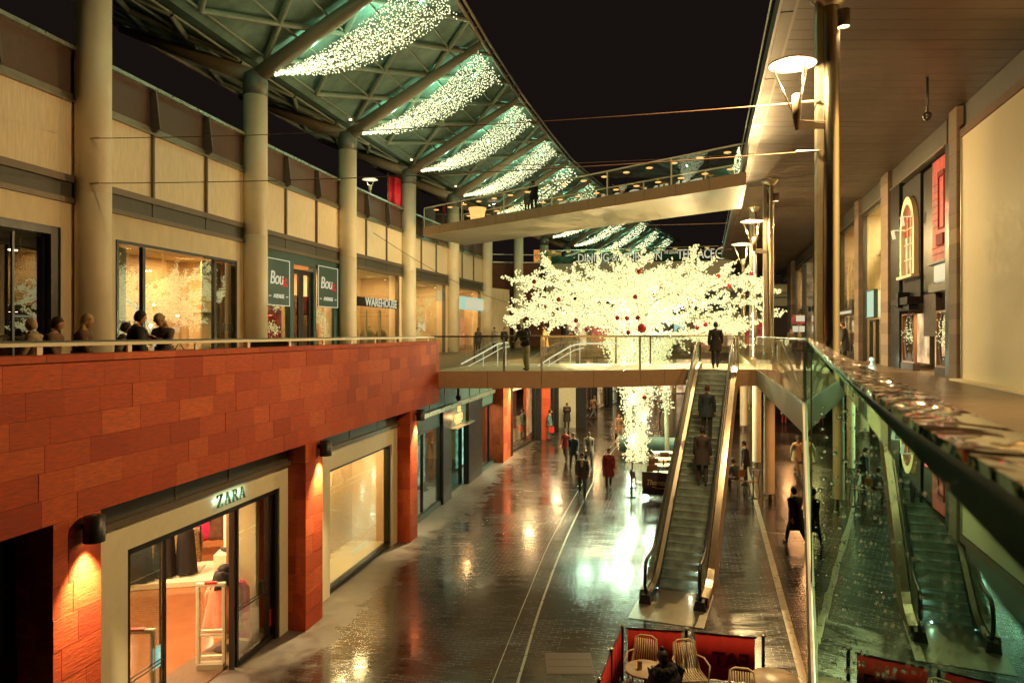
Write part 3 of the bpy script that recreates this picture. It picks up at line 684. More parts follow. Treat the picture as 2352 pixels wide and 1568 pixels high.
mb = MB(); mb.fring(WF, ac-.55, ac+.55, 2.78, 3.08, .05, RD-.02, RD+.02); mb.fbox(WF, ac-.32, ac-.2, 2.84, 3.02, RD-.02, RD+.02); mb.fbox(WF, ac-.06, ac+.06, 2.84, 3.02, RD-.02, RD+.02); mb.fbox(WF, ac+.2, ac+.3, 2.84, 3.02, RD-.02, RD+.02); mb.fbox(WF, ac-.4, ac+.4, 2.7, 2.74, RD-.02, RD+.02)
mb.lathe(WF.p(ac, 3.15, RD+.02), [(.05, 0), (.1, .05), (.06, .14), (.09, .2), (.02, .27)], 8); mb.build('crest_sign', 'sign_amber', dk)
lamp('POINT', WF.p(ac, 2.95, RD+.35), 26, (1, .5, .18), .08, name='sign_light')
# display dummies in its left window
for i, (aq, m) in enumerate(((b0+.55, 'salmon_cloth'), (b0+1.0, 'red_cloth'))):
    c = WF.p(aq, .16, -1.1); t = thing('mannequin', ('pale robed mannequin at the left of the dark shop window', 'red dressed mannequin at the right of the dark shop window')[i], 'mannequin', c, 'window dummies of the dark shop')
    mb = MB(); mb.tube([c+V((0, 0, 0)), c+V((0, 0, .8))], [.09, .12], 8); mb.ball(c+V((0, 0, 1.62)), .1, 8, 6, (.85, 1, 1.2)); mb.tube([c+V((0, 0, 1.3)), c+V((0, 0, 1.55))], .05, 6); mb.build('figure', 'shop_white', t, True)
    mb = MB(); garment(mb, c+V((0, 0, 1.42)), .42, .95, .3, .2, seed=70+i); mb.build('dress', m, t, True)
lamp('AREA', WF.p((b0+xs[1])/2, 3.0, -1.1), 34, (.85, 1, .72), .5, rot=(0, 0, 0), name='display_light')
lamp('AREA', WF.p((xs[6]+xs[7])/2, 3.0, -1.1), 34, (.75, 1, .8), .5, rot=(0, 0, 0), name='display_light')

# --- further shops, the frontage curves to the right
LOW = [(-.05, 36.7), (1.0, 39.5), (1.75, 42.6), (2.6, 44), (3.1, 48), (4.25, 48.0), (5.2, 51.5), (6.6, 57), (8.5, 61.5), (10.2, 65.5), (12.6, 70.5)]
def low_shop(p, q, label, kind, group='street level shops beyond the bridge'):
    f = frame(p, q, 1); l = (V((q[0], q[1]))-V((p[0], p[1]))).length
    t = thing('street_shopfront', label, 'shopfront', f.p(l/2, 0, 0), group)
    for q in (0, l-.35): mb = MB(); mb.fbox(f, q, q+.35, 0, 4.44, -.5, .0); mb.build('pier', 'stone_warm', t)
    mb = MB(); mb.fbox(f, .35, l-.35, 3.3, 4.44, -.45, -.1); mb.build('fascia', 'fascia_grey', t)
    mb = MB(); mb.fring(f, .35, l-.35, .05, 3.3, .07, -.35, -.25); fr_ = mb.build('window_frame', 'dark_frame', t)
    mb = MB(); mb.fbox(f, .42, l-.42, .12, 3.23, -.31, -.3); mb.build('pane', 'shop_glass', fr_)
    mb = MB(); mb.fbox(f, .35, l-.35, .05, 3.3, -1.5, -1.45, 0)
    rr = random.Random(int(l*100))
    mb.build('display_back', {'red': 'win_red', 'warm': 'win_warm', 'teal': 'goods_teal', 'brown': 'win_warm'}[kind], t)
    mb = MB()
    for k in range(5):
        u = .5+(l-1.)*(k+.5)/5; hh = rr.uniform(.5, 2.4); mb.fbox(f, u-.18, u+.18, .12, hh, -1.2, -1.05)
    mb.build('goods', rr.choice(['goods', 'goods_red', 'beige_cloth']), t)
    return t, f, l
low_shop(LOW[0], LOW[2], 'red and white lit shopfront just beyond the dark teal one', 'red')
# brown flank pier in front of the poster wall
t = thing('stone_pier', 'brown and orange stone pier between the lit shops beyond the bridge', 'pier', (2.05, 43., 0))
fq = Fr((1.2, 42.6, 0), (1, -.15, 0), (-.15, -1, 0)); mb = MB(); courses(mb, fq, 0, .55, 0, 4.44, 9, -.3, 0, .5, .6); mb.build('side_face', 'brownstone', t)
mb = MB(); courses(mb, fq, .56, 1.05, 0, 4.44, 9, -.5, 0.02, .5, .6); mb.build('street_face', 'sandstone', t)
low_shop((2.3, 43.2), (3.1, 47.9), 'warm poster filled shop window behind the man in teal', 'warm')
mb = MB(); mb.box((3.12, 47.9, 0), (4.25, 48.2, 2.9)); mb.box((3.12, 47.9, 2.91), (4.25, 48.2, 4.44)); mb.thing('panel_wall', 'plain grey panelled wall behind the man in a long dark coat', 'wall', 'fascia_grey')
mb = MB(); mb.box((4.26, 47.95, 0), (4.95, 48.6, 4.44)); mb.thing('stone_pier', 'brown stone pier at the right of the grey panel wall', 'pier', 'granite')
low_shop((4.95, 49.), (6.6, 57), 'warm shop window with red posters beyond the backpacker', 'warm')
low_shop((6.7, 57.2), (8.5, 61.5), 'shop with red vertical banner near the end of the street', 'red')
low_shop((8.55, 61.6), (10.2, 65.5), 'pale amber shopfront near the tree trunk', 'warm')
low_shop((10.25, 65.6), (12.6, 70.5), 'teal glass shopfront at the far end on the left', 'teal')
mb = MB(); mb.ball((2.62, 44.2, 3.55), .33, 16, 10); mb.thing('globe_sign', 'round glowing white sign over the poster window', 'sign', 'globe_glow', None, True)
for i in range(len(LOW)-1):
    if i % 2 == 0: lamp('AREA', (LOW[i][0]+1.0, LOW[i][1]+1.2, 4.3), 75, (1, .60, .26), .5, rot=(0, 0, 0), name='soffit_fill_light')  # added downlights, for streaks of light on the wet paving

# --- wall lights on the piers
def wall_light(c, r, h, label, power=60):
    t = thing('wall_light', label, 'wall light', c, 'cylinder downlights on the sandstone piers'); c = V(c)
    mb = MB(); mb.lathe(c, [(r, 0), (r, h), (r*.2, h+.01)], 20, cap=False); mb.lathe(c, [(r*.92, .0), (r*.92, h*.8)], 20, cap=False); mb.build('housing', 'dark_frame', t, True)
    mb = MB(); mb.lathe(c+V((0, 0, .05)), [(.02, 0), (r*.85, .0)], 20); mb.build('lens', 'lamp_hot', t)
    mb = MB(); mb.tube([c+V((0, 0, h*.6)), c+V((0, 0, h*.6))-WF.n*(.22)], .04, 6); mb.build('bracket', 'dark_frame', t)
    lamp('SPOT', c+V((0, 0, .03)), power, (1, .72, .34), .03, rot=(0, 0, 0), spot=R(78), blend=.9, name='wall_light_lamp')
for (a0, a1), xx, lb in ((PIERS[0], 210, 'big cylinder downlight on the pier left of the fashion shop'), (PIERS[1], 735, 'cylinder downlight on the pier between the two cream portals'), (PIERS[2], 956, 'cylinder downlight on the pier at the bridge corner')):
    aa = a1-.3 if xx == 210 else a1-.18; c = WF.p(aa, 3.62, .16); wall_light(c, .13, .33, lb)
wall_light(WF.p(aY(36.4), 3.7, .16), .12, .3, 'cylinder downlight on the far pier beneath the bridge deck')
# portal spots (left edge dark door)
mb = MB(); mb.fbox(WF, 5.0, PIERS[0][1]-.02, .0, 3.9, -.62, -.57, 0); mb.fring(WF, 5.5, PIERS[0][0]-.3, 0, 3.2, .1, -.569, -.5, 1); mb.thing('dark_doorway', 'unlit dark shop doorway at the far left of the street', 'doorway', ['dark_frame', 'fin_metal'])
# ================================================================== UPPER LEFT BUILDING
# facade runs 0.35 m behind the column line; bays between columns COLS[1..7]
def bayframe(i):
    p, q = V(COLS[i]), V(COLS[i+1]); f = frame(p, q, 1); f.o = f.o-f.n*.3
    return f, (q-p).length
bld = thing('terrace_building', 'cream upper storey building with dark glass parapet behind the round columns', 'building', (-9, 30, DECK))
for i in range(0, 7):
    f, L = bayframe(i)
    e0, e1 = (.0, L)
    th = [e0+(e1-e0)*k/3 for k in range(4)]
    for k in range(3):
        mb = MB(); mb.fbox(f, th[k]+.02, th[k+1]-.02, 10.32, 12.18, -.2, 0); mb.build('cladding_panel', 'cream_panel', bld)
        mb = MB(); mb.fbox(f, th[k]+.05, th[k+1]-.05, 12.42, 13.5, -.06, -.02); mb.build('parapet_panel', 'parapet_dark', bld)
        # tapered fin with its thin lower tail
        mb = MB(); x = th[k+1]-.0
        mb.fpoly(f, [(x-.035, 10.1), (x+.035, 10.1), (x+.035, 12.3), (x-.035, 12.3)], -.02, .09)
        nn = [f.p(x-.03, 12.2, .02), f.p(x+.03, 12.2, .02), f.p(x+.03, 13.55, .02), f.p(x-.03, 13.55, .02)]
        mb.hexa([f.p(x-.03, 12.15, -.02), f.p(x+.03, 12.15, -.02), f.p(x+.03, 12.35, .30), f.p(x-.03, 12.35, .30), f.p(x-.03, 13.6, -.02), f.p(x+.03, 13.6, -.02), f.p(x+.03, 13.52, .16), f.p(x-.03, 13.52, .16)])
        mb.build('fin', 'fin_metal', bld)
        mb = MB(); mb.fbox(f, th[k]+.02, th[k+1]-.02, 9.74, 10.12, -.15, .02); mb.build('spandrel_panel', 'dark_band', bld)
    mb = MB(); mb.fbox(f, e0, e1, 12.2, 12.4, -.15, .05); mb.fbox(f, e0, e1, 12.18, 12.23, .05, .12); mb.build('gutter_rail', 'steel_dull', bld)
    mb = MB(); mb.fbox(f, e0, e1, 13.5, 13.6, -.1, .16); mb.build('parapet_cap', 'steel_trim', bld)
    mb = MB(); mb.fbox(f, e0, e1, 10.13, 10.31, -.15, .1); mb.fbox(f, e0, e1, 9.6, 9.73, -.15, .1); mb.build('band_trim', 'fin_metal', bld)
    mb = MB(); mb.fbox(f, e0-.1, e1+.1, DECK, 13.4, -.5, -.21) if i in () else None
    # roof slab and dark terrace behind
    mb = MB(); mb.fbox(f, e0-.2, e1+.2, 11.9, 12.3, -7, -.22); mb.build('terrace_slab', 'dark_band', bld)
# ------------------------------------------------------------------ columns
def column(i, label, h0=DECK, r=.43):
    x, y = COLS[i]; t = thing('roof_column', label, 'column', (x, y, h0), 'round columns carrying the glass canopy'); c = V((x, y, 0))
    mb = MB(); mb.lathe(c, [(r, h0), (r, 9.9), (r-.004, 9.905), (r, 9.91), (r, 15.05)], 32); mb.build('shaft', 'column_paint', t, 'col')
    mb = MB(); mb.lathe(c, [(r+.012, 15.06), (r+.02, 15.5), (r-.03, 15.85), (.2, 16.0)], 32); mb.build('collar', 'collar_grey', t, 'col')
names = ['', 'unseen', 'round cream column at the far left of the fashion shop window', 'round cream column between the fashion window and the lingerie shop', 'round cream column right of the lingerie shop', 'round cream column beside the red banner under the upper bridge', 'round cream column left of the shop with the long light box', 'round cream column at the corner of the terrace building', 'round column standing before the dark brown wall', 'round column just right of the dark brown wall', 'far column half hidden by the lit tree']
for i in range(2, 11): column(i, names[i], DECK if i < 8 else DECK)

# ------------------------------------------------------------------ canopy roof: curve-following gull-wing lattice
SEG = [0.]
for i in range(len(COLS)-1): SEG.append(SEG[-1]+(V(COLS[i+1])-V(COLS[i])).length)
def at_u(u):
    """point and outward normal on the column line at arc length u (smooth)"""
    k = max(0, min(len(COLS)-2, next((j for j in range(len(SEG)-1) if u <= SEG[j+1]), len(COLS)-2)))
    t = (u-SEG[k])/(SEG[k+1]-SEG[k]); p0, p1 = V(COLS[k]), V(COLS[k+1])
    def tang(j):
        a = V(COLS[max(0, j-1)]); b = V(COLS[min(len(COLS)-1, j+1)]); return (b-a).normalized()
    tg = (tang(k)*(1-t)+tang(k+1)*t).normalized()
    p = p0.lerp(p1, t); return p, V((tg.y, -tg.x))
def roof(out, u, dz=0.):
    p, n = at_u(u); h = 16.15+.5*max(out, 0)+.36*max(-out, 0)
    return V((p.x+n.x*out, p.y+n.y*out, h+dz))
canopy = thing('glass_canopy', 'long gull wing canopy roof of teal panels on a diagonal tube lattice', 'canopy', (-5, 30, 16))
U0, U1 = SEG[1]-7, SEG[-1]-1
OUT = [-6., -4.8, -3.6, -2.4, -1.2, 0., .45, 1.7, 2.95, 4.2, 5.45, 6.75]
mb = MB(); nu = 120
for j in range(nu):
    for k in range(len(OUT)-1):
        a, b = U0+(U1-U0)*j/nu, U0+(U1-U0)*(j+1)/nu; o0, o1 = OUT[k], OUT[k+1]
        mb.add([roof(o0, a, .2), roof(o1, a, .2), roof(o1, b, .2), roof(o0, b, .2)], [(0, 1, 2, 3)])
mb.build('roof_panels', 'roof_cladding', canopy)
# lattice: rows every 1.25 m outwards, nodes every 4 m along, two diagonal sets and thin longitudinals
rows = [.45+1.26*i for i in range(6)]
m1_, m2_, m3_ = MB(), MB(), MB()
def nodeu(i, j): return j*4.0+(i*8/3.)
u00 = SEG[1]-12
for sgn, rws in ((1, rows), (-1, [-.6-1.3*i for i in range(5)])):
    for i in range(len(rws)-1):
        for j in range(-8, 34):
            ua = u00+nodeu(i, j); ub = u00+nodeu(i+1, j); uc = u00+nodeu(i+1, j-1)
            if min(ua, ub, uc) < U0 or max(ua, ub, uc) > U1: continue
            far = ua-SEG[2] > 42
            m1_.tube([roof(rws[i], ua, .02), roof(rws[i+1], ub, .02)], (.11), 4 if far else 6, cap=False)
            m2_.tube([roof(rws[i], ua, .02), roof(rws[i+1], uc, .02)], (.11), 4 if far else 6, cap=False)
    for i, o in enumerate(rws):
        pts = [roof(o, U0+(U1-U0)*q/60, .06) for q in range(61)]; m3_.tube(pts, .055, 4)
for q in (m2_, m3_): m1_.add(q.v, q.f)
m1_.build('lattice', 'lattice_paint', canopy, True)
# edge beam: two chords and ties
mb = MB()
pts = [roof(6.75, U0+(U1-U0)*q/70, .05) for q in range(71)]; mb.tube(pts, .09, 5)
pts = [roof(6.93, U0+(U1-U0)*q/70, .12) for q in range(71)]; mb.tube(pts, .07, 5)
for q in range(0, 71): mb.tube([roof(6.75, U0+(U1-U0)*q/70, .05), roof(6.93, U0+(U1-U0)*q/70, .12)], .03, 4)
mb.build('edge_beam', 'strut_paint', canopy, True)
mb = MB(); mb.tube([roof(-6, U0+(U1-U0)*q/60, 0) for q in range(61)], .12, 6); mb.build('rear_beam', 'strut_paint', canopy, True)
for i in range(1, len(COLS)-1):
    c = V((COLS[i][0], COLS[i][1], 15.75)); u = SEG[i]
    tip = roof(6.75, u-.5, -.12); mid = c.lerp(tip, .5)
    mb = MB(); mb.tube([c, mid, tip], [.30, .27, .16], 14); mb.build('strut', 'strut_paint', canopy, True)
    tip = roof(-6., u+.4, -.12); mb = MB(); mb.tube([c, c.lerp(tip, .5), tip], [.30, .25, .14], 14); mb.build('strut', 'strut_paint', canopy, True)

# ------------------------------------------------------------------ curtains of fairy lights slung from each strut to the edge beam
ORD = ['', '', 'nearest the camera', 'second from the camera', 'third from the camera', 'fourth from the camera', 'fifth from the camera, behind the upper bridge', 'sixth along', 'seventh along', 'eighth along', 'ninth along', 'tenth along', 'eleventh along', 'twelfth along']
for i in range(2, len(COLS)-1):
    u = SEG[i]; c = V((COLS[i][0], COLS[i][1], 15.75)); base = c.lerp(roof(6.75, u-.5, -.12), .05)
    t = thing('light_curtain', 'fan of fairy light strands under a strut, '+ORD[i], 'light curtain', base, 'fairy light fans under the canopy')
    mb, mw = MB(), MB(); far = i > 6; ns = 32 if not far else 14; nb = 92 if not far else 36
    st = (roof(6.75, u-.5, -.3)-c)
    for k in range(ns):
        s = k/(ns-1)
        A = c+st*(.07+.03*s)+V((0, 0, -.15)); B = roof(6.5, u-.3+3.7*s, -.25)
        A = A+V(at_u(u)[1].to_tuple()+(0,))*.25
        sag = .75+.15*math.sin(k*2.3)
        pts = []
        for q in range(nb+1):
            w = (q/nb)**1.12; P = A.lerp(B, w); P.z -= sag*4*w*(1-w)*(.75+.25*s)
            pts.append(P)
            if q > 1 and rnd.random() < .82:
                r = (.029 if not far else .062)*rnd.uniform(.75, 1.2)
                mb.octa(P+V((rnd.uniform(-.06, .06), rnd.uniform(-.06, .06), rnd.uniform(-.13, .01))), r)
        if not far: mw.tube(pts[::4], .006, 3, cap=False)
    # fringe along the edge beam
    for q in range(26 if not far else 10):
        P = roof(6.6, u-.2+4.3*q/25, -.2); mb.octa(P+V((rnd.uniform(-.15, .1), rnd.uniform(-.1, .1), rnd.uniform(-.2, 0))), .035)
    mb.build('bulbs', 'bulb_curtain', t, kind='stuff'); mw.build('wires', 'steel_dull', t)
    for w, pw in ((.35, .7), (.68, 1.), (.92, .8)):
        P = c.lerp(roof(6.6, u+1.4, -.25), w)+V((0, 0, -.4)); lamp('POINT', P, 95*pw, (.38, 1., .62), .05, name='curtain_light')
# pairs of small floodlights at the strut feet
for i in range(4, 9):
    p = V((COLS[i][0], COLS[i][1], 16.3)); n = at_u(SEG[i])[1]
    for s in (-1, 1):
        P = p+V((n.x*.15-.5*s*n.y*-1*.5, n.y*.15+.5*s*n.x*.5, .1))+V((0, 0, .1))
        mb = MB(); mb.ball(P, .09, 8, 6); mb.thing('flood_lamp', 'small round floodlight at a canopy strut foot on '+{4: 'the third visible column', 5: 'the column beside the red banner', 6: 'the column over the upper bridge', 7: 'the building corner column', 8: 'the column before the brown wall'}[i], 'floodlight', 'lamp_hot', 'floodlights at the strut feet', True)

# ================================================================== UPPER SHOPFRONTS, LEFT (bays 1..6)
def room_box(t, f, a0, a1, h0, h1, dep, wall='shop_wall', power=40, col=(1, .70, .36), nl=2, d_in=-.3):
    mb = MB(); mb.fbox(f, a0, a1, h0, h1, -dep-.06, -dep); mb.build('back_wall', wall, t)
    for q in (a0, a1-.05): mb = MB(); mb.fbox(f, q, q+.05, h0, h1, -dep, d_in); mb.build('side_wall', wall, t)
    mb = MB(); mb.fbox(f, a0+.05, a1-.05, h1-.06, h1, -dep, d_in); mb.build('ceiling', 'shop_white', t)
    for k in range(nl): lamp('AREA', f.p(a0+(a1-a0)*(k+.5)/nl, h1-.1, -dep*.45), power, col, .6, rot=(0, 0, 0), name='shop_ceiling_light')
def leds(mb, f, a, h, d, ra, rh, n, r=.03, shape=None):
    for _ in range(n):
        u, v = rnd.gauss(0, .5), rnd.gauss(0, .5); mb.octa(f.p(a+u*ra, h+v*rh, d+rnd.uniform(-.15, .15)), r*rnd.uniform(.7, 1.2))

# bay 1 (far left): dark window
f, L = bayframe(2-1)
w1 = f.a_of(140); t = thing('corner_shopfront', 'dark shop window with orange lit interior at the far left walkway', 'shopfront', f.p(w1-3, DECK, 0))
mb = MB(); mb.fbox(f, w1, L, DECK, 9.6, -.2, .0); mb.fbox(f, -2, w1, 8.95, 9.6, -.2, 0); mb.build('portal_surround', 'cream_render', t)
mb = MB(); mb.fring(f, -1.9, w1, DECK, 8.95, .28, -.3, -.02, 0, False, .2); mb.build('window_frame', 'black_frame', t)
for x in (33, 107): q = f.a_of(x*.94, -.2); mb = MB(); mb.fbox(f, q-.03, q+.03, DECK, 8.7, -.25, -.2); mb.build('mullion', 'black_frame', t)
mb = MB(); mb.fbox(f, -1.8, w1-.28, DECK, 8.75, -.24, -.23); mb.build('pane', 'dark_glass', t)
room_box(t, f, -4, L, DECK, 8.9, 5., 'shop_dark', 3, nl=1)
mb = MB(); mb.fbox(f, -3.9, L-.1, DECK+.9, 7.1, -4.95, -4.9); mb.build('lit_wall', 'win_warm', t)
mb = MB(); mb.fbox(f, -3.9, L-.1, 7.11, 7.75, -4.2, -4.1); mb.build('bulkhead', 'wood', t)
mb = MB()
for q in range(7): mb.ball(f.p(w1-4.2+q*.62, 7.35+.25*(q % 2), -3.9), .055, 8, 6)
mb.build('spotlights', 'lamp_hot', t)
mb = MB(); mb.ball(f.p(w1-3.0, 8.45, -1.2), .06, 8, 6); mb.build('bright_spotlight', 'lamp_hot', t)
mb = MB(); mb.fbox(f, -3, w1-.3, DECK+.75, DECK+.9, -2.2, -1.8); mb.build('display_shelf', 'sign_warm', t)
# bay 2: big fashion window
f, L = bayframe(2)
wa, wb = f.a_of(266), f.a_of(543)
t = thing('window_shopfront', 'wide fashion shop window on the walkway reflecting the lit tree', 'shopfront', f.p((wa+wb)/2, DECK, 0))
mb = MB(); mb.fbox(f, 0, wa, DECK, 9.6, -.2, 0); mb.fbox(f, wb, L, DECK, 9.6, -.2, 0); mb.fbox(f, wa, wb, 8.9, 9.6, -.2, 0); mb.build('portal_surround', 'cream_render', t)
mb = MB(); mb.fring(f, wa+.002, wb-.002, DECK, 8.898, .09, -.16, .03, 0, False); mb.build('window_frame', 'black_frame', t)
qs = [wa+.09, f.a_of(331), f.a_of(495), wb-.09]
for q in qs[1:3]: mb = MB(); mb.fbox(f, q-.06, q+.06, DECK, 8.8, -.12, .0); mb.build('mullion', 'black_frame', t)
for k in range(3): mb = MB(); mb.fbox(f, qs[k]+(.06 if k else 0), qs[k+1]-(.06 if k < 2 else 0), DECK, 8.8, -.07, -.06); mb.build('pane', 'shop_glass', t)
mb = MB(); mb.fbox(f, qs[0], qs[1]-.06, DECK, 8.8, -.6, -.55); mb.fbox(f, qs[2]+.06, qs[3], DECK, 8.8, -.6, -.55); mb.build('blind_panel', 'fascia_grey', t)
room_box(t, f, wa, wb, DECK, 8.95, 2.2, 'shop_wall', 46, (1, .62, .28), 2)
mb = MB(); serif(mb, f, 'ZARA', qs[0]+.12, 6.38, -.045, .27, .01, 0, 1.05); serif(mb, f, 'ZARA', qs[2]+.14, 6.38, -.045, .25, .01, 0, 1.05); mb.build('sign_letters', 'black_frame', t)
# arch prop and red flecked light panel in the window
t2 = thing('window_arch', 'white curved arch prop standing in the fashion window', 'arch', f.p(qs[1]+1., DECK, -1.2))
mb = MB(); pts = [f.p(qs[1]+.15+1.75*math.sin(q*math.pi/24), DECK+2.35*math.cos(q*math.pi/24)**.8 if q < 12 else DECK, -1.) for q in range(0, 13)]; mb.tube(pts, .055, 8); mb.build('arch_tube', 'sign_white', t2, True)
t2 = thing('string_lights', 'hanging panel of warm fairy lights in the fashion window', 'string lights', f.p(qs[1]+.5, 7.9, -1.4)); mb = MB()
for u in range(7):
    for v in range(22): mb.octa(f.p(qs[1]+.15+u*.16+rnd.uniform(-.03, .03), 8.75-v*.11, -1.4), .022)
mb.build('bulbs', 'sign_warm', t2, kind='stuff')

# bay 3: lingerie shop
f, L = bayframe(3)
t = thing('lingerie_shopfront', 'teal fronted lingerie shop with two script signs and dark double doors', 'shopfront', f.p(L/2, DECK, 0))
A = lambda x: f.a_of(x)
mb = MB(); mb.fbox(f, .3, L-.3, 9.2, 9.6, -.15, .0); mb.fbox(f, .3, A(612), DECK, 9.2, -.15, 0); mb.fbox(f, A(664), A(672), DECK, 9.2, -.2, .05); mb.fbox(f, A(718), A(724), DECK, 9.2, -.2, .05); mb.fbox(f, A(768), L-.3, DECK, 9.2, -.15, 0); mb.build('teal_frame', 'teal_sign', t)
for x0, x1 in ((612, 664), (724, 768)):
    mb = MB(); mb.fbox(f, A(x0), A(x1), DECK, 9.2, -.07, -.06); mb.build('pane', 'shop_glass', t)
room_box(t, f, .3, L-.3, DECK, 9.4, 2.4, 'shop_wall', 34, (1, .66, .34), 3)
def sign(x0, x1, yt0, yb0, word):
    a0, a1 = A(x0), A(x1); h1 = f.h_of(x0, yt0); h0 = f.h_of(x0, yb0)
    sg = MB(); sg.fbox(f, a0, a1, h0, h1, .06, .1); o = sg.build('sign_board', 'teal_sign', t)
    sg = MB(); sg.fring(f, a0, a1, h0, h1, .03, .1, .12); sg.build('sign_border', 'sign_white', o)
    sg = MB(); w = a1-a0
    ftext(sg, f, 'Bou', a0+w*.40, h0+(h1-h0)*.58, .115, .75, .01, shear=.15, weight=.0, xs=w/1.9, space=.9); sg.build('sign_letters', 'sign_white', o)
    sg = MB(); ftext(sg, f, 'x', a0+w*.79, h0+(h1-h0)*.54, .115, .72, .012, shear=-.2, weight=.006, xs=w/1.7); sg.build('sign_letter', 'red_glow', o)
    sg = MB(); ftext(sg, f, 'AVENUE', a0+w*.5, h0+(h1-h0)*.2, .115, .24, .01, xs=w/1.9, weight=.0); sg.fbox(f, a0+w*.08, a0+w*.16, h0+(h1-h0)*.19, h0+(h1-h0)*.21, .1, .12); sg.fbox(f, a0+w*.84, a0+w*.92, h0+(h1-h0)*.19, h0+(h1-h0)*.21, .1, .12); sg.build('sign_subtitle', 'sign_white', o)
sign(608, 660, 590, 700, 0); sign(726, 771, 609, 704, 0)
for x0, x1 in ((673, 694), (695, 717)):
    mb = MB(); mb.fring(f, A(x0), A(x1), DECK, 9.0, .2, -.14, -.06); d_ = mb.build('door', 'black_frame', t)
    mb = MB(); mb.fbox(f, A(x0)+.2, A(x1)-.2, DECK+.2, 7.9, -.1, -.09); mb.build('door_pane', 'dark_glass', d_)
mb = MB(); mb.fbox(f, A(673), A(716), DECK, 7.8, -1.5, -1.45); mb.build('red_interior', 'win_red', t)
# window goods
rr = random.Random(5)
def goods(f, a, h, d, sx, sh, m, label, name='display_item', cat='window display', group='lingerie window display', n=3):
    mb = MB(); garment(mb, f.p(a, h, d), sx, sh, .28, rr.uniform(0, 2), seed=rr.randint(0, 999), shoulder=False, folds=5, flare=1.4); return mb.thing(name, label, cat, m, group, True)
goods(f, A(650), 7.05, -.6, .75, .75, 'red_cloth', 'round red balloon sack hanging in the left lingerie window')
goods(f, A(652), 6.45, -.6, .8, 1.0, 'red_drape', 'red sack below the balloon in the left lingerie window')
goods(f, A(617), 7.7, -.8, .5, 1.3, 'pink_cloth', 'pink garment at the left end of the lingerie window')
goods(f, A(636), 6.9, -.9, .35, 1.7, 'brown_cloth', 'dark slim garment in the left lingerie window')
goods(f, A(728), 7.9, -.6, .5, .8, 'red_cloth', 'red garment under the right script sign')
goods(f, A(729), 6.9, -.7, .5, 1.9, 'salmon_cloth', 'salmon garment in the right lingerie window')
goods(f, A(752), 6.6, -.7, .55, 1.5, 'beige_cloth', 'cream gown figure in the right lingerie window')
tt = thing('string_lights', 'snowy white garlands of lights in the lingerie windows', 'string lights', f.p(A(640), 6, -.4)); mb = MB()
for x, h, n in ((615, 7.6, 60), (622, 7.2, 60), (645, 8.0, 60), (655, 7.4, 50), (640, 6.6, 60), (648, 6.4, 60), (638, 5.9, 50), (738, 7.3, 50), (748, 7.2, 60), (755, 6.9, 60), (762, 6.6, 70), (764, 6.2, 60), (735, 7.0, 50)): leds(mb, f, A(x), h, -.35, .35, .25, n, .028)
mb.build('bulbs', 'bulb', tt, kind='stuff')
# walkway planters / ashtray bins in front
for x, lb in ((627, 'dark square planter box on the walkway left of the lingerie doors'),):
    P = px(x, 782, 21.); mb = MB(); mb.box(P+V((-.55, -.3, DECK-P.z)), P+V((.55, .3, 1.05+DECK-P.z))); mb.box(P+V((-.62, -.36, 1.051+DECK-P.z)), P+V((.62, .36, 1.1+DECK-P.z))); mb.thing('planter', lb, 'planter', 'planter_dark', bevel=.02)

# bays 4-6: fully glazed fronts
def glazed(i, label, wallm, power, col, sidew=.45, top=9.6):
    f, L = bayframe(i); t = thing('glazed_shopfront', label, 'shopfront', f.p(L/2, DECK, 0))
    mb = MB(); mb.fbox(f, .3, sidew, DECK, top, -.2, 0); mb.fbox(f, L-.9, L-.72, DECK, top, -.2, 0); mb.build('jamb', 'fin_metal', t)
    mb = MB(); mb.fbox(f, L-.7, L-.2, DECK, top, -.2, 0); mb.build('side_panel', 'cream_render', t)
    for k in range(4):
        q0, q1 = sidew+(L-.9-sidew)*k/4, sidew+(L-.9-sidew)*(k+1)/4
        mb = MB(); mb.fbox(f, q0+.012, q1-.012, DECK+.05, top-.02, -.09, -.08); mb.build('pane', 'shop_glass', t)
    room_box(t, f, .3, L-.2, DECK, top, 2.6, wallm, power, col, 2)
    return t, f, L
t, f, L = glazed(4, 'glazed boutique with a dark name board and mannequins right of the lingerie shop', 'shop_wall', 52, (1, .64, .30))
A = lambda x: f.a_of(x)
mb = MB(); mb.fbox(f, A(820), A(921), f.h_of(868, 706), f.h_of(868, 686), -.05, -.02); o = mb.build('name_board', 'black_frame', t)
mb = MB(); ftext(mb, f, 'WAREHOUSE', A(878), f.h_of(868, 696), -.018, .62, .01, weight=.012, xs=1.15); mb.build('sign_letters', 'sign_white', o)
mb = MB(); mb.fbox(f, A(813), A(870), f.h_of(815, 690), 9.2, -1.6, -1.55); mb.build('orange_partition', 'shop_wall', t)
mb = MB(); mb.fbox(f, A(862)-.1, A(862)+.1, DECK, f.h_of(862, 712), -.6, -.5); mb.fbox(f, A(893)-.1, A(893)+.1, DECK, f.h_of(893, 712), -.6, -.5); mb.build('door_frame', 'shop_white', t)
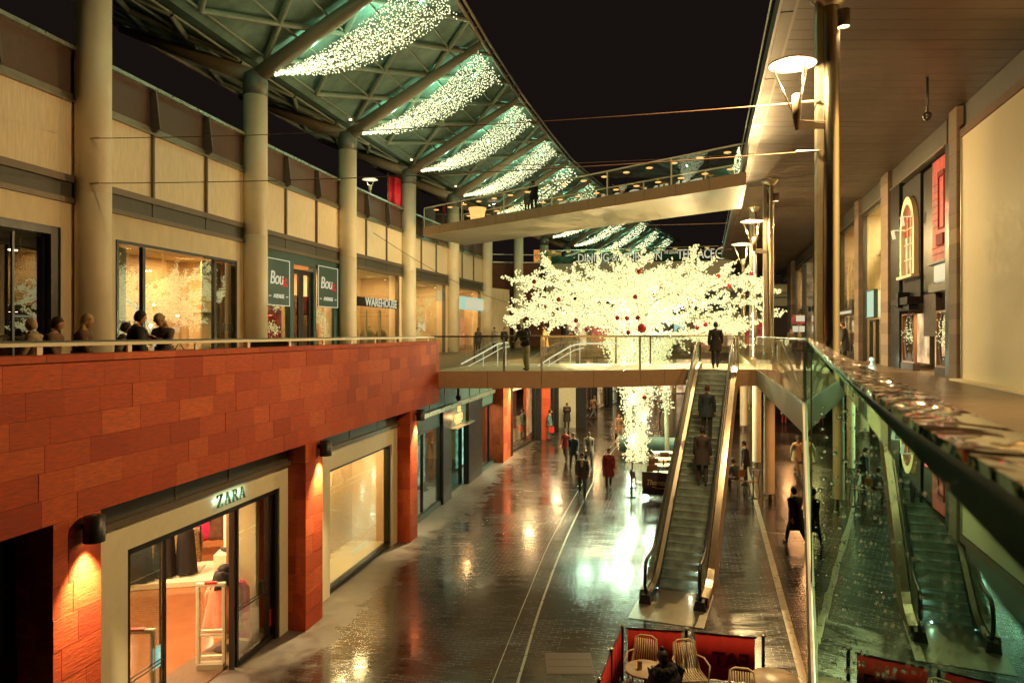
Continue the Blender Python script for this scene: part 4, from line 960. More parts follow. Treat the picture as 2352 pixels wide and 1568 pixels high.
for k, (x, m, lb) in enumerate(((878, 'beige_cloth', 'mannequin in tan coat in the boutique window'), (872, 'grey_cloth', 'mannequin in grey at the left of the boutique door'), (905, 'brown_cloth', 'mannequin in brown at the right of the boutique window'))):
    c = f.p(A(x), DECK, -.8); tt = thing('mannequin', lb, 'mannequin', c, 'boutique mannequins')
    mb = MB(); mb.tube([c, c+V((0, 0, .85))], [.08, .13], 8); mb.ball(c+V((0, 0, 1.68)), .11, 8, 6, (.85, 1, 1.2)); mb.tube([c+V((0, 0, 1.3)), c+V((0, 0, 1.6))], .05, 6); mb.build('figure', 'shop_white', tt, True)
    mb = MB(); garment(mb, c+V((0, 0, 1.5)), .45, .95, .3, .3, seed=80+k); mb.build('coat', m, tt, True)
t, f, L = glazed(5, 'bright glazed shop with tall white letters behind the glass', 'shop_wall', 60, (1, .70, .36))
A = lambda x: f.a_of(x)
mb = MB(); ftext(mb, f, 'OASIS', A(1022), f.h_of(1022, 682), -.2, 1.1, .03, weight=.01, xs=.85); mb.build('sign_letters', 'sign_white', t)
mb = MB()
for h in (5.9, 6.6): mb.fbox(f, A(962), A(985), h, h+.06, -1.0, -.5)
mb.build('display_shelf', 'dark_frame', t)
tt = thing('string_lights', 'cloud of white lights in the bright glazed shop window', 'string lights', f.p(A(985), 6, -.5)); mb = MB()
for x, h, n in ((975, 6.2, 90), (980, 7.8, 80), (1000, 8.4, 90), (985, 7.2, 80), (970, 8.5, 60)): leds(mb, f, A(x), h, -.5, .8, .3, n, .03)
mb.build('bulbs', 'bulb', tt, kind='stuff')
t, f, L = glazed(6, 'warm gift shop with long glowing light box over its window', 'shop_wall', 60, (1, .60, .26))
A = lambda x: f.a_of(x)
mb = MB(); mb.fbox(f, A(1056), A(1116), f.h_of(1085, 712), f.h_of(1085, 684), -.02, .12); o = mb.build('light_box', 'sign_green', t)
mb = MB(); mb.fbox(f, A(1066), A(1114), f.h_of(1085, 709), f.h_of(1085, 688), .121, .13); mb.build('light_box_face', 'sign_white', o)
mb = MB(); mb.fbox(f, .5, L-.9, DECK+.2, 8.2, -1.4, -1.3); mb.build('stacked_goods', 'goods', t)
mb = MB(); mb.fbox(f, A(1057), A(1066), DECK+.3, 7.9, -.6, -.5); mb.build('red_stand', 'goods_red', t)

# ------------------------------------------------------------------ blank blocks beyond the corner column
f = frame(COLS[7], COLS[8], 1)
mb = MB(); P0 = px(1131, 770, 58); P1 = px(1170, 770, 60.5); P1 = V((P1.x, P1.y, 0))
mb.hexa([(P0.x, P0.y, DECK), (P1.x, P1.y, DECK), (P1.x-.6, P1.y+3, DECK), (P0.x-.6, P0.y+3, DECK), (P0.x, P0.y, 9.95), (P1.x, P1.y, 9.95), (P1.x-.6, P1.y+3, 9.95), (P0.x-.6, P0.y+3, 9.95)])
mb.thing('rendered_block', 'plain cream rendered block beside the corner column of the terrace building', 'building', 'cream_render')
mb = MB(); fb = frame((-1.8, 67.6), (6., 68.9), 1); courses(mb, fb, 0, 6.6, DECK, 12.9, 14, -2, 0, .6, 1.0, .01)
t = thing('dark_brick_block', 'dark brown brick block with a small dim sign behind the columns', 'building', fb.p(3, DECK, 0)); mb.build('brick_wall', 'brownstone', t)
mb = MB(); mb.fbox(fb, 4.5, 5.3, 7.4, 8.3, .0, .03); mb.build('wall_sign', 'fascia_grey', t)
mb = MB()
for k in range(4): mb.fbox(fb, 4.56, 5.0+.2*(k % 2), 7.52+k*.19, 7.58+k*.19, .031, .04)
mb.build('sign_lines', 'black_frame', t)
mb = MB(); mb.fbox(fb, 0, 6.6, 12.95, 13.05, -1.9, -.1); mb.fbox(fb, 0, 6.6, 13.7, 13.78, -.3, -.22); mb.build('terrace_rail', 'steel_dull', t)
# bar on the terrace above it
mb = MB(); mb.fbox(fb, 4.6, 7.4, 13.05, 14.6, -3.4, -3.3); t2 = mb.thing('terrace_bar', 'amber glowing bar on the roof terrace left of the large lettering', 'bar', 'fire_glow')
# ================================================================== BRIDGES
def glass_rail(t, pts, h=1.2, panel=1.5, glass='rail_glass', postm='steel', capw=.09, post=True, base=.03, every=2, inset=.0, zoff=0., capm='steel'):
    """glazed balustrade along a polyline at deck level: panels, posts, top rail (all parts of t)"""
    pts = [V(p) for p in pts]
    mb = MB(); mb.strip([p+V((0, 0, h)) for p in pts], capw, .05); mb.build('handrail', capm, t)
    for i in range(len(pts)-1):
        p, q = pts[i], pts[i+1]; d = q-p; L = d.length; n = max(1, round(L/panel))
        dv = d.normalized(); nn = V((dv.y, -dv.x, 0)).normalized()
        for k in range(n):
            a, b = p+d*(k/n)+dv*.012, p+d*((k+1)/n)-dv*.012
            mb = MB(); e = nn*.006
            mb.hexa([a-e+V((0, 0, base)), b-e+V((0, 0, base)), b+e+V((0, 0, base)), a+e+V((0, 0, base)), a-e+V((0, 0, h-.06)), b-e+V((0, 0, h-.06)), b+e+V((0, 0, h-.06)), a+e+V((0, 0, h-.06))])
            mb.build('glass_panel', glass, t)
            if post and k % every == 0:
                mb = MB(); a = p+d*(k/n)+nn*.04; w = .035
                mb.hexa([a-dv*w, a+dv*w, a+dv*w+nn*.02, a-dv*w+nn*.02]+[x+V((0, 0, h-.05)) for x in (a-dv*w, a+dv*w, a+dv*w+nn*.02, a-dv*w+nn*.02)]); mb.build('post', postm, t)
# ---- lower footbridge
E0, E1 = (3.67, 16.5), (3.67+.361*11.3, 16.5+.9326*11.3)
AX = V((.361, .9326, 0)).normalized(); AN = V((AX.y, -AX.x, 0))          # escalator axis and its right-hand normal
br = thing('footbridge', 'lower footbridge with glass sides meeting the top of the escalator', 'footbridge', (2, 27, DECK))
NE = [V((-2.83, 24.5, 0)), V((1.0, 24.6, 0)), V((4.5, 25.35, 0)), V((6.3, 26.15, 0))]     # near edge, left of the escalator
RT = V((8.74, 25.7, 0))
poly = [(-2.83, 24.5), (1.0, 24.6), (4.5, 25.35), (6.3, 26.15), (7.75, 25.6), (8.74, 25.7), (10.2, 31), (6, 31.4), (-1.6, 30.6)]
mb = MB(); mb.prism(poly, 4.6, DECK-.004); mb.build('deck', 'deck_under', br)
mb = MB()
for i in range(3):
    f = frame(NE[i], NE[i+1], 1); l = (NE[i+1]-NE[i]).length; mb.fbox(f, 0.0, l-.006, 4.42, DECK+.02, .0, .06)
mb.build('fascia', 'fascia_brown', br)
mb = MB(); f = frame((7.9, 25.55), (8.74, 25.7), 1); mb.fbox(f, 0, .85, 4.42, DECK+.02, 0, .06); mb.build('fascia', 'fascia_brown', br)
mb = MB()
for x in (1115, 1330, 1480, 1545):
    P = px(x, 870, 25); q = min(range(3), key=lambda i: abs(NE[i].x-P.x)); 
    f = frame(NE[max(0, q-1)], NE[q] if q else NE[1], 1)
for i in range(3):
    f = frame(NE[i], NE[i+1], 1); l = (NE[i+1]-NE[i]).length; mb.fbox(f, l*.52-.006, l*.52+.006, 4.43, DECK+.015, .061, .064)
mb.build('fascia_joint', 'dark_frame', br)
glass_rail(br, [p+V((.0, .08, DECK)) for p in NE], 1.22, 1.45, 'rail_glass', 'steel_dull', .1)
glass_rail(br, [V((7.95, 25.75, DECK)), V((8.7, 25.8, DECK))], 1.22, 1.0, 'rail_glass', 'steel', .1)
glass_rail(br, [V((-1.6, 30.5, DECK)), V((6, 31.2, DECK)), V((10.0, 30.9, DECK))], 1.22, 1.5, 'rail_glass', 'fin_metal', .1)
# sloping illuminated handrails beyond the near balustrade (stair going down from the far side)
for (pts, lb) in (([(1226, 847), (1262, 823), (1310, 795), (1332, 789), (1415, 788)], 'pale lit sloping handrail rising to the right behind the bridge glass'), ([(1059, 836), (1110, 809), (1143, 790), (1162, 786), (1168, 788)], 'shorter lit sloping handrail at the left end of the bridge')):
    mb = MB(); pp = [px(x, y, 28.6) for x, y in pts]; mb.tube(pp, .03, 8); 
    p2 = [px(x+9, y+9, 28.6) for x, y in pts[:-1]]; mb.tube(p2, .02, 6)
    for q in range(1, len(pp)-1): mb.tube([pp[q], V((pp[q].x, pp[q].y, DECK))], .012, 4)
    mb.thing('stair_handrail', lb, 'handrail', 'rail_led', 'lit handrails behind the bridge glass', True)

# ---- right-hand walkway balustrade, running right up beside the camera
rr_ = thing('walkway_balustrade', 'glass balustrade with rain wet metal top rail running towards the camera on the right', 'balustrade', (5.4, 13.5, DECK))
Fd = V((5.47-.175, 13.5-.3, 0)).normalized()
def GP(Y): return V((.055+.4036*Y, Y, 0))
far = [V((5.47, 13.5, 0)), V((8.74, 25.7, 0))]
panels = [(.12, 3.7), (3.7, 8.6), (8.6, 13.45)]
for y0, y1 in panels:
    a, b = GP(y0+.02), GP(y1-.02); nn = V((Fd.y, -Fd.x, 0))*.006
    mb = MB(); mb.hexa([a-nn+V((0, 0, DECK-.02)), b-nn+V((0, 0, DECK-.02)), b+nn+V((0, 0, DECK-.02)), a+nn+V((0, 0, DECK-.02)), a-nn+V((0, 0, 6.234)), b-nn+V((0, 0, 6.234)), b+nn+V((0, 0, 6.234)), a+nn+V((0, 0, 6.234))]); mb.build('glass_panel', 'near_glass', rr_)
for i, (k0, k1) in enumerate(((0, .25), (.25, .5), (.5, .75), (.75, 1))):
    a, b = far[0].lerp(far[1], k0), far[0].lerp(far[1], k1); d = (b-a).normalized()*.015; nn = V((d.y, -d.x, 0)).normalized()*.006; a = a+d; b = b-d
    mb = MB(); mb.hexa([a-nn+V((0, 0, DECK-.02)), b-nn+V((0, 0, DECK-.02)), b+nn+V((0, 0, DECK-.02)), a+nn+V((0, 0, DECK-.02)), a-nn+V((0, 0, 6.15)), b-nn+V((0, 0, 6.15)), b+nn+V((0, 0, 6.15)), a+nn+V((0, 0, 6.15))]); mb.build('glass_panel', 'rail_glass', rr_)
nrm = V((Fd.y, -Fd.x, 0))
mb = MB(); pts = [V((o+.4036*y, y, 6.242-.0028*max(0, y-4))) for y, o in ((.12, .118), (.3, .108), (.46, .099), (.9, .09), (2., .084), (3.7, .084), (6, .086), (9, .09), (13.3, .1))]+[far[0]+V((.1, .35, 6.21)), far[0].lerp(far[1], .5)+V((.05, 0, 6.2)), far[1]+V((.05, 0, 6.2))]
mb.strip(pts, .047, .006); mb.build('top_rail', 'puddle_rail', rr_)
mb = MB(); mb.strip([p-V((0, 0, .0062)) for p in pts], .0466, .028); mb.build('rail_side', 'rail_grey', rr_)
mb = MB()
for y in (3.7, 8.6, 13.3): P = GP(y); mb.box(P+V((-.004, -.016, DECK-.02)), P+V((.012, .016, 6.2)))
mb.build('panel_seam', 'black_rubber', rr_)
mb = MB(); pts = [GP(y)+V((0, 0, DECK+.03)) for y in (.12, 3.7, 8.6, 13.4)]; mb.strip(pts, .016, .03); mb.strip([far[0]+V((0, 0, DECK+.03)), far[1]+V((0, 0, DECK+.03))], .03, .05); mb.build('base_channel', 'steel_dull', rr_)
mb = MB()
for k in (0.02, .36, .68, .985):
    P = far[0].lerp(far[1], k)+V((.06, .02, 0)); mb.tube([P+V((0, 0, DECK)), P+V((0, 0, 6.15))], .035, 8)
mb.build('post', 'steel', rr_)
# raindrops clinging to the near glass
mb = MB(); rr = random.Random(3)
for k in range(330):
    dx = rr.uniform(45, 420) if k > 90 else abs(rr.gauss(110, 60))+30; y = .055*F/dx
    iy = rr.uniform(880+dx*.55, 1560); z = EYE-(iy-CY)/F*y; P = GP(y)-nrm*.0078; r = y*rr.choice((.0009, .0012, .0016, .0024)); mb.ball((P.x, P.y, z), r, 6, 4, (1, 1, 1.3))
mb.build('raindrops', 'drop_white', rr_, True, kind='stuff')

# ---- upper footbridge
ub = thing('footbridge', 'upper footbridge with brown fascia and glass sides crossing high over the street', 'footbridge', (2, 35, 12))
La, Ra = V((-5.2, 42.4, 0)), V((9.25, 27.6, 0)); d = (Ra-La).normalized(); nb_ = V((-d.y, d.x, 0))      # pointing away from the camera
W = 3.2
def cut(p):
    # where a line along the bridge meets the walkway canopy edge
    q = (1.62+.268*p.y-p.x)/(d.x-.268*d.y); return p+d*q
RaF = cut(La+nb_*W); Ra = cut(La)
mb = MB(); poly = [La, Ra, RaF, La+nb_*W]
H0, H1 = 12.05, 12.5
mb.prism([(p.x, p.y) for p in poly], H0+.02, H1-.02); mb.build('deck', 'bridge_soffit', ub)
fu = Fr(La, d, -nb_); Lu = (Ra-La).length
mb = MB(); mb.fbox(fu, 0, Lu, H0-.03, H1+.02, 0.0, .06); mb.build('fascia', 'fascia_brown', ub)
mb = MB()
for k in range(1, 13): mb.fbox(fu, Lu*k/13-.006, Lu*k/13+.006, H0-.02, H1+.01, .061, .065)
mb.build('fascia_joint', 'dark_frame', ub)
# tapering belly of the bridge
mb = MB(); c0 = La+nb_*.6; P = [La+V((0, 0, H0-.03)), Ra+V((0, 0, H0-.03)), RaF+V((0, 0, H0-.3)), La+nb_*W+V((0, 0, H0-.3)), La+V((0, 0, H0+.015)), Ra+V((0, 0, H0+.015)), RaF+V((0, 0, H0+.015)), La+nb_*W+V((0, 0, H0+.015))]
mb.hexa(P); mb.build('belly', 'bridge_soffit', ub)
mb = MB()
for k in range(1, 9):
    q0 = La.lerp(Ra, k/9); q1 = (La+nb_*W).lerp(RaF, k/9); e = d*.009
    mb.hexa([q0-e+V((0, 0, H0-.034)), q0+e+V((0, 0, H0-.034)), q1+e+V((0, 0, H0-.304)), q1-e+V((0, 0, H0-.304)), q0-e+V((0, 0, H0-.028)), q0+e+V((0, 0, H0-.028)), q1+e+V((0, 0, H0-.297)), q1-e+V((0, 0, H0-.297))])
mb.build('belly_joint', 'fin_metal', ub)
glass_rail(ub, [La+V((0, 0, H1))-nb_*-.08, Ra+V((0, 0, H1))+nb_*.08], 1.2, 1.72, 'rail_glass', 'white_portal', .08, capm='white_portal')
glass_rail(ub, [La+V((0, 0, H1))+nb_*(W-.1), RaF-nb_*.1+V((0, 0, H1))], 1.2, 1.72, 'rail_glass', 'white_portal', .08, capm='white_portal')
# lettering fixed to the far balustrade, read from the other side
fu2 = Fr(La+nb_*(W-.03), d, nb_)
mb = MB(); ftext(mb, fu2, 'DINING & MORE', Lu*.6, H1+.5, .0, .95, .02, flip=True, xs=1.25, weight=.02); mb.build('sign_letters', 'sign_white', ub)
# warm little lamps along both handrails
mb = MB()
for k in range(16):
    for dd, hh in ((.35, 1.02), (W-.35, .95)):
        P = La+d*(Lu*(k+.6)/16.4)+nb_*dd+V((0, 0, H1+hh)); mb.ball(P, .1, 8, 5, (1.6, 1.6, .35))
mb.build('rail_lamp', 'sign_amber', ub, True)
for k in range(4): lamp('POINT', La+d*(Lu*(k+.5)/4)+nb_*W*.5+V((0, 0, H1+.9)), 6, (1, .5, .16), .05, name='rail_lamp_light')
# reflection-like garland at its right-hand end
t = thing('light_garland', 'column of white fairy lights at the right end of the upper bridge', 'string lights', Ra+nb_*.7-d*.5+V((0, 0, H1))); mb = MB()
for k in range(170): 
    h = rnd.random(); P = Ra+nb_*.8-d*(.75+(.45*(1-h))*rnd.uniform(-.6, 1))+V((0, 0, H1+h*1.25)); mb.octa(P+V((0, rnd.uniform(-.15, .15), 0)), .026)
mb.build('bulbs', 'bulb_curtain', t, kind='stuff')
t = thing('light_garland', 'low bush of white fairy lights on the upper bridge deck', 'string lights', Ra-d*3.6+nb_*2.2+V((0, 0, H1))); mb = MB()
for k in range(150): P = Ra-d*(3.6+rnd.uniform(-1., 1.2))+nb_*2.3+V((0, 0, H1+abs(rnd.gauss(0, .25)))); mb.octa(P, .028)
mb.build('bulbs', 'bulb_curtain', t, kind='stuff')
# barrel planter / bar stool on the bridge
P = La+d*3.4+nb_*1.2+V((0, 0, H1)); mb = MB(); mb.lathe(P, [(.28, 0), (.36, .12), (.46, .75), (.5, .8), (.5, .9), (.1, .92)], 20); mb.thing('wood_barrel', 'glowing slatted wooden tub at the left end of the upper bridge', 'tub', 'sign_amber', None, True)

# ---- far bridge with the big lettering
fb_ = thing('footbridge', 'far footbridge with large white lettering on its glass side above the tree', 'footbridge', (11, 63, 12))
La2, Ra2 = V((3.0, 64.8, 0)), V((18.6, 60.8, 0)); ff = frame(La2, Ra2, 1); L2 = (Ra2-La2).length
mb = MB(); mb.fbox(ff, 0, L2, 11.0, 12.5, -3, 0); mb.fbox(ff, 0, L2, 9.9, 10.99, -2.6, -.25); mb.build('deck', 'fascia_grey', fb_)
mb = MB(); mb.fbox(ff, 0, L2, 13.66, 13.74, -.1, .02); mb.build('handrail', 'steel', fb_)
for k in range(8): mb = MB(); mb.fbox(ff, L2*k/8+.02, L2*(k+1)/8-.02, 12.52, 13.65, -.06, -.045); mb.build('glass_panel', 'teal_glass', fb_)
mb = MB(); mb.fbox(ff, 0, L2, 12.52, 13.5, -2.8, -2.75); mb.build('rear_panel', 'shop_teal', fb_)
def fx(x): return ff.a_of(x)
def fit(mb, txt, x0, x1, h, size, d, ext, **kw):
    vs, fs = textmesh(txt, size, ext, **kw); lo = min(v.x for v in vs); hi = max(v.x for v in vs); a0, a1 = fx(x0), fx(x1); k = (a1-a0)/(hi-lo)
    mb.add([ff.p(a0+(v.x-lo)*k, h+v.y, d+v.z) for v in vs], fs)
mb = MB(); fit(mb, 'DINING & MORE ON', 1328, 1520, 12.95, 1.05, .0, .03); fit(mb, 'THE LEISURE', 1524, 1558, 13.3, .45, .0, .03); fit(mb, 'TERRACE', 1556, 1641, 13.05, 1.1, .05, .04, weight=.02)
ac = fx(1657)
n = 24
for k in range(n):
    a0, a1 = 2*math.pi*k/n, 2*math.pi*(k+1)/n; r0, r1 = .42, .5
    mb.fpoly(ff, [(ac+r0*math.cos(a0), 13.08+r0*math.sin(a0)), (ac+r1*math.cos(a0), 13.08+r1*math.sin(a0)), (ac+r1*math.cos(a1), 13.08+r1*math.sin(a1)), (ac+r0*math.cos(a1), 13.08+r0*math.sin(a1))], .0, .05)
mb.fbox(ff, ac-.28, ac+.2, 13.04, 13.12, 0, .05); mb.fpoly(ff, [(ac+.05, 13.3), (ac+.28, 13.08), (ac+.17, 13.08), (ac-.02, 13.25)], 0, .05); mb.fpoly(ff, [(ac+.05, 12.86), (ac-.02, 12.91), (ac+.17, 13.08), (ac+.28, 13.08)], 0, .05)
mb.build('sign_letters', 'sign_white', fb_)
mb = MB()
for k in range(12): mb.ball(ff.p(L2*(k+.5)/12, 13.62, -.5), .11, 8, 5, (2, 2, .5))
mb.build('rail_lamp', 'sign_amber', fb_, True)

# ================================================================== ESCALATOR
es = thing('escalator', 'steel and glass escalator climbing from the wet street to the lower footbridge', 'escalator', (E0[0], E0[1], 0))
EO = V((E0[0], E0[1], 0))
def EP(s, lat, z): return EO+AX*s+AN*lat+V((0, 0, z))
S1, S2 = 1.25, 1.25+DECK/math.tan(R(30.2))
def zs_(s): return 0 if s < S1 else (DECK if s > S2 else (s-S1)/(S2-S1)*DECK)
def zsm(s, off, lo=None):
    # smoothed profile
    return sum(zs_(s+q*.18) for q in (-2, -1, 0, 1, 2))/5+off
prof = [.25]+[.25+.35*k for k in range(1, 32)]
prof = [s for s in prof if s < 11.1]
# steps
mb = MB(); ns = 34
for k in range(ns):
    s = S1-.1+(S2-S1+.2)*k/ns; z0 = zs_(s+.15); w = .5; dl = (S2-S1+.2)/ns
    P = [EP(s, -w, max(.01, z0-.14)), EP(s+dl, -w, max(.01, z0-.14)), EP(s+dl, w, max(.01, z0-.14)), EP(s, w, max(.01, z0-.14)), EP(s, -w, z0+.01), EP(s+dl, -w, z0+.01), EP(s+dl, w, z0+.01), EP(s, w, z0+.01)]
    mb.hexa([P[0], P[3], P[2], P[1], P[4], P[7], P[6], P[5]][0:0] or P)
    for g in range(0): pass
mb.build('steps', 'step_metal', es)
mb = MB()
for k in range(ns+1):
    s = S1-.1+(S2-S1+.2)*k/ns; z0 = zs_(s+.15)
    mb.hexa([EP(s-.005, -.5, z0+.011), EP(s+.02, -.5, z0+.011), EP(s+.02, .5, z0+.011), EP(s-.005, .5, z0+.011)]+[EP(s-.005, -.5, z0+.016), EP(s+.02, -.5, z0+.016), EP(s+.02, .5, z0+.016), EP(s-.005, .5, z0+.016)])
mb.build('step_edges', 'steel', es)
# comb plates / landing plates
for (s0, s1, z, w) in ((-.95, S1-.12, .012, .82), (S2+.1, 11.0, DECK+.012, .75)):
    mb = MB(); mb.hexa([EP(s0, -w, z-.011), EP(s1, -w, z-.011), EP(s1, w, z-.011), EP(s0, w, z-.011), EP(s0, -w, z), EP(s1, -w, z), EP(s1, w, z), EP(s0, w, z)]); mb.build('landing_plate', 'steel_dull', es)
for sd in (-1, 1):
    lat = sd*.62
    # balustrade glass following the incline
    mb = MB(); vs = []; fs = []
    for i, s in enumerate(prof):
        for q in (lat-.006, lat+.006): vs += [EP(s, q, zsm(s, .22)), EP(s, q, zsm(s, .92))]
    for i in range(len(prof)-1):
        b = i*4; c = b+4
        fs += [(b, c, c+1, b+1), (b+2, b+3, c+3, c+2), (b+1, c+1, c+3, b+3), (b, b+2, c+2, c)]
    mb.add(vs, fs); mb.build('balustrade_glass', 'rail_glass', es)
    # skirt, inner deck, outer deck and cladding
    def ext(sec, name, m, smooth=False, sl=prof):
        mb = MB(); k = len(sec); vs = []; fs = []
        for s in sl:
            for (q, z) in sec: vs.append(EP(s, sd*q, max(.004, zsm(s, z)) if z > -.4 else max(.004, zsm(s, z))))
        for i in range(len(sl)-1):
            for j in range(k): fs.append((i*k+j, (i+1)*k+j, (i+1)*k+(j+1) % k, i*k+(j+1) % k))
        fs += [tuple(range(k)), tuple(range((len(sl)-1)*k, len(sl)*k))[::-1]]
        mb.add(vs, fs); return mb.build(name, m, es, smooth)
    ext([(.505, -.12), (.53, -.12), (.53, .2), (.505, .2)], 'skirt', 'black_rubber')
    ext([(.505, .2), (.605, .2), (.605, .26), (.505, .21)], 'inner_deck', 'steel_dull')
    ext([(.635, .2), (.80, .2), (.80, .23), (.635, .26)], 'outer_deck', 'steel')
    ext([(.77, -.75), (.80, -.75), (.80, .198), (.77, .198)], 'side_cladding', 'fascia_brown' if sd > 0 else 'steel_dull')
    # handrail loop with round newels
    pts = []
    lo = prof[0]; hi = prof[-1]
    top = [EP(s, lat, zsm(s, .98)) for s in prof]
    n0 = [EP(lo-.22*math.sin(math.pi*k/8)-.02, lat, .60+.38*math.cos(math.pi*k/8)) for k in range(8, 0, -1)]
    n1 = [EP(hi+.22*math.sin(math.pi*k/8)+.02, lat, DECK+.60+.38*math.cos(math.pi*k/8)) for k in range(1, 9)]
    mb = MB(); mb.tube(n0+top+n1, .042, 10); mb.build('handrail', 'black_rubber', es, True)
    mb = MB(); c = EP(lo+.02, lat, 0); mb.hexa([EP(lo-.28, lat-.14, .013), EP(lo+.12, lat-.14, .013), EP(lo+.12, lat+.14, .013), EP(lo-.28, lat+.14, .013), EP(lo-.22, lat-.1, .2), EP(lo+.12, lat-.1, .24), EP(lo+.12, lat+.1, .24), EP(lo-.22, lat+.1, .2)]); mb.build('newel_base', 'black_rubber', es)
# belly
mb = MB(); vs = []; fs = []
sl = [s for s in prof if s > 1.5]
for s in sl: vs += [EP(s, -.77, max(.003, zsm(s, -.75))), EP(s, .77, max(.003, zsm(s, -.75)))]
for i in range(len(sl)-1): fs.append((2*i, 2*i+2, 2*i+3, 2*i+1))
mb.add(vs, fs); mb.build('truss_belly', 'deck_under', es)
# comb lights on the right-hand skirt
mb = MB()
for k in range(30):
    s = S1+.3+(S2-S1-.3)*k/30; mb.ball(EP(s, .49, zsm(s, .1)), .012, 6, 4)
mb.build('skirt_light', 'step_led', es)
lamp('POINT', EP(.95, .3, .12), 1.5, (.8, 1, .8), .015, name='comb_light'); 
mb = MB()
for sd in (-1, 1): mb.ball(EP(.9, sd*.48, .1), .02, 6, 4)
mb.build('comb_light', 'step_led', es)
# tall steel post beside its top
P = px(1694, 770, 26.2); mb = MB(); mb.tube([(P.x, P.y, 4.1), (P.x, P.y, 6.15)], .05, 10); mb.thing('steel_post', 'brown steel post at the top right of the escalator', 'post', 'fin_metal', None, True)
# ================================================================== RIGHT-HAND SIDE
RF = Fr((6.86, 0, 0), (.285, 1, 0), (-1, .285, 0))
RK = math.sqrt(1+.285**2)
A = lambda x, d=0.: RF.a_of(x, d)
def edgeX(Y): return 1.45+.268*Y
SOF = 12.7
t = thing('walkway_canopy', 'broad brown plank soffit roof over the right-hand walkway', 'canopy', (6, 14, SOF))
mb = MB(); y = 3.0
while y < 78:
    a, b = y+.008, y+.50
    P = [(edgeX(a)+.35, a), (rx(a)+2.5, a-.285*0), (rx(b)+2.5, b), (edgeX(b)+.35, b)]
    z = SOF+rnd.uniform(-.002, .002)
    mb.hexa([(P[0][0], P[0][1], z), (P[1][0], P[1][1], z), (P[2][0], P[2][1], z), (P[3][0], P[3][1], z)]+[(p[0], p[1], z+.06) for p in P]); y += .508
mb.build('soffit_planks', 'soffit', t)
fe = frame((edgeX(3), 3), (edgeX(78), 78), -1); Le = 75*math.sqrt(1+.268**2)
mb = MB(); mb.fbox(fe, 0, Le, SOF-.03, SOF+.38, -.36, -.0); mb.build('edge_fascia', 'fin_metal', t)
mb = MB(); 
for k in range(20): mb.fbox(fe, k*Le/20+.03, (k+1)*Le/20-.03, SOF-.05, SOF-.035, -.3, -.06)
mb.build('edge_panel', 'soffit', t)
mb = MB(); mb.fbox(fe, 0, Le, SOF+.42, SOF+1.25, -.1, -.08); mb.build('terrace_glass', 'grey_glass', t)
mb = MB(); mb.fbox(fe, 0, Le, SOF+1.25, SOF+1.3, -.12, -.06); mb.build('terrace_rail', 'steel', t)
mb = MB(); mb.box((edgeX(3)+.4, 3, SOF+.1), (edgeX(3)+.5, 3.2, SOF+.3)); q = [(edgeX(3)+.36, 3), (rx(3)+8, 3), (rx(78)+8, 78), (edgeX(78)+.36, 78)]; mb.prism(q, SOF+.08, SOF+.36); mb.build('roof_slab', 'dark_band', t)
# gilded columns along the walkway
def rcol(x, y, label, r=.17):
    t = thing('steel_column', label, 'column', (x, y, DECK), 'polished columns of the right-hand walkway')
    mb = MB(); mb.lathe((x, y, 0), [(r, DECK), (r, SOF-.001)], 32, cap=False); mb.build('shaft', 'steel', t, True)
    mb = MB(); mb.box((x-r*1.05-.09, y-.06, DECK), (x-r*1.05+.02, y+.06, SOF)); mb.build('rear_channel', 'steel_dull', t)
    mb = MB(); mb.lathe((x, y, 0), [(r+.06, DECK+.002), (r+.06, DECK+.05), (r+.005, DECK+.06)], 24, cap=False); mb.build('base_ring', 'steel_dull', t, True)
    mb = MB(); mb.lathe((x, y, 0), [(r+.005, SOF-.25), (r+.2, SOF-.05), (r+.2, SOF-.004)], 24, cap=False); mb.build('capital', 'steel_dull', t, True)
RC = [(6.02, 13.6), (10.76, 30.), (16.2, 48.), (21, 65.)]
for (x, y), lb in zip(RC, ('tall polished steel column nearest the camera beside the wet rail', 'second polished column along the right walkway', 'third polished column, beyond the escalator top', 'farthest polished column of the right walkway')): rcol(x, y, lb)
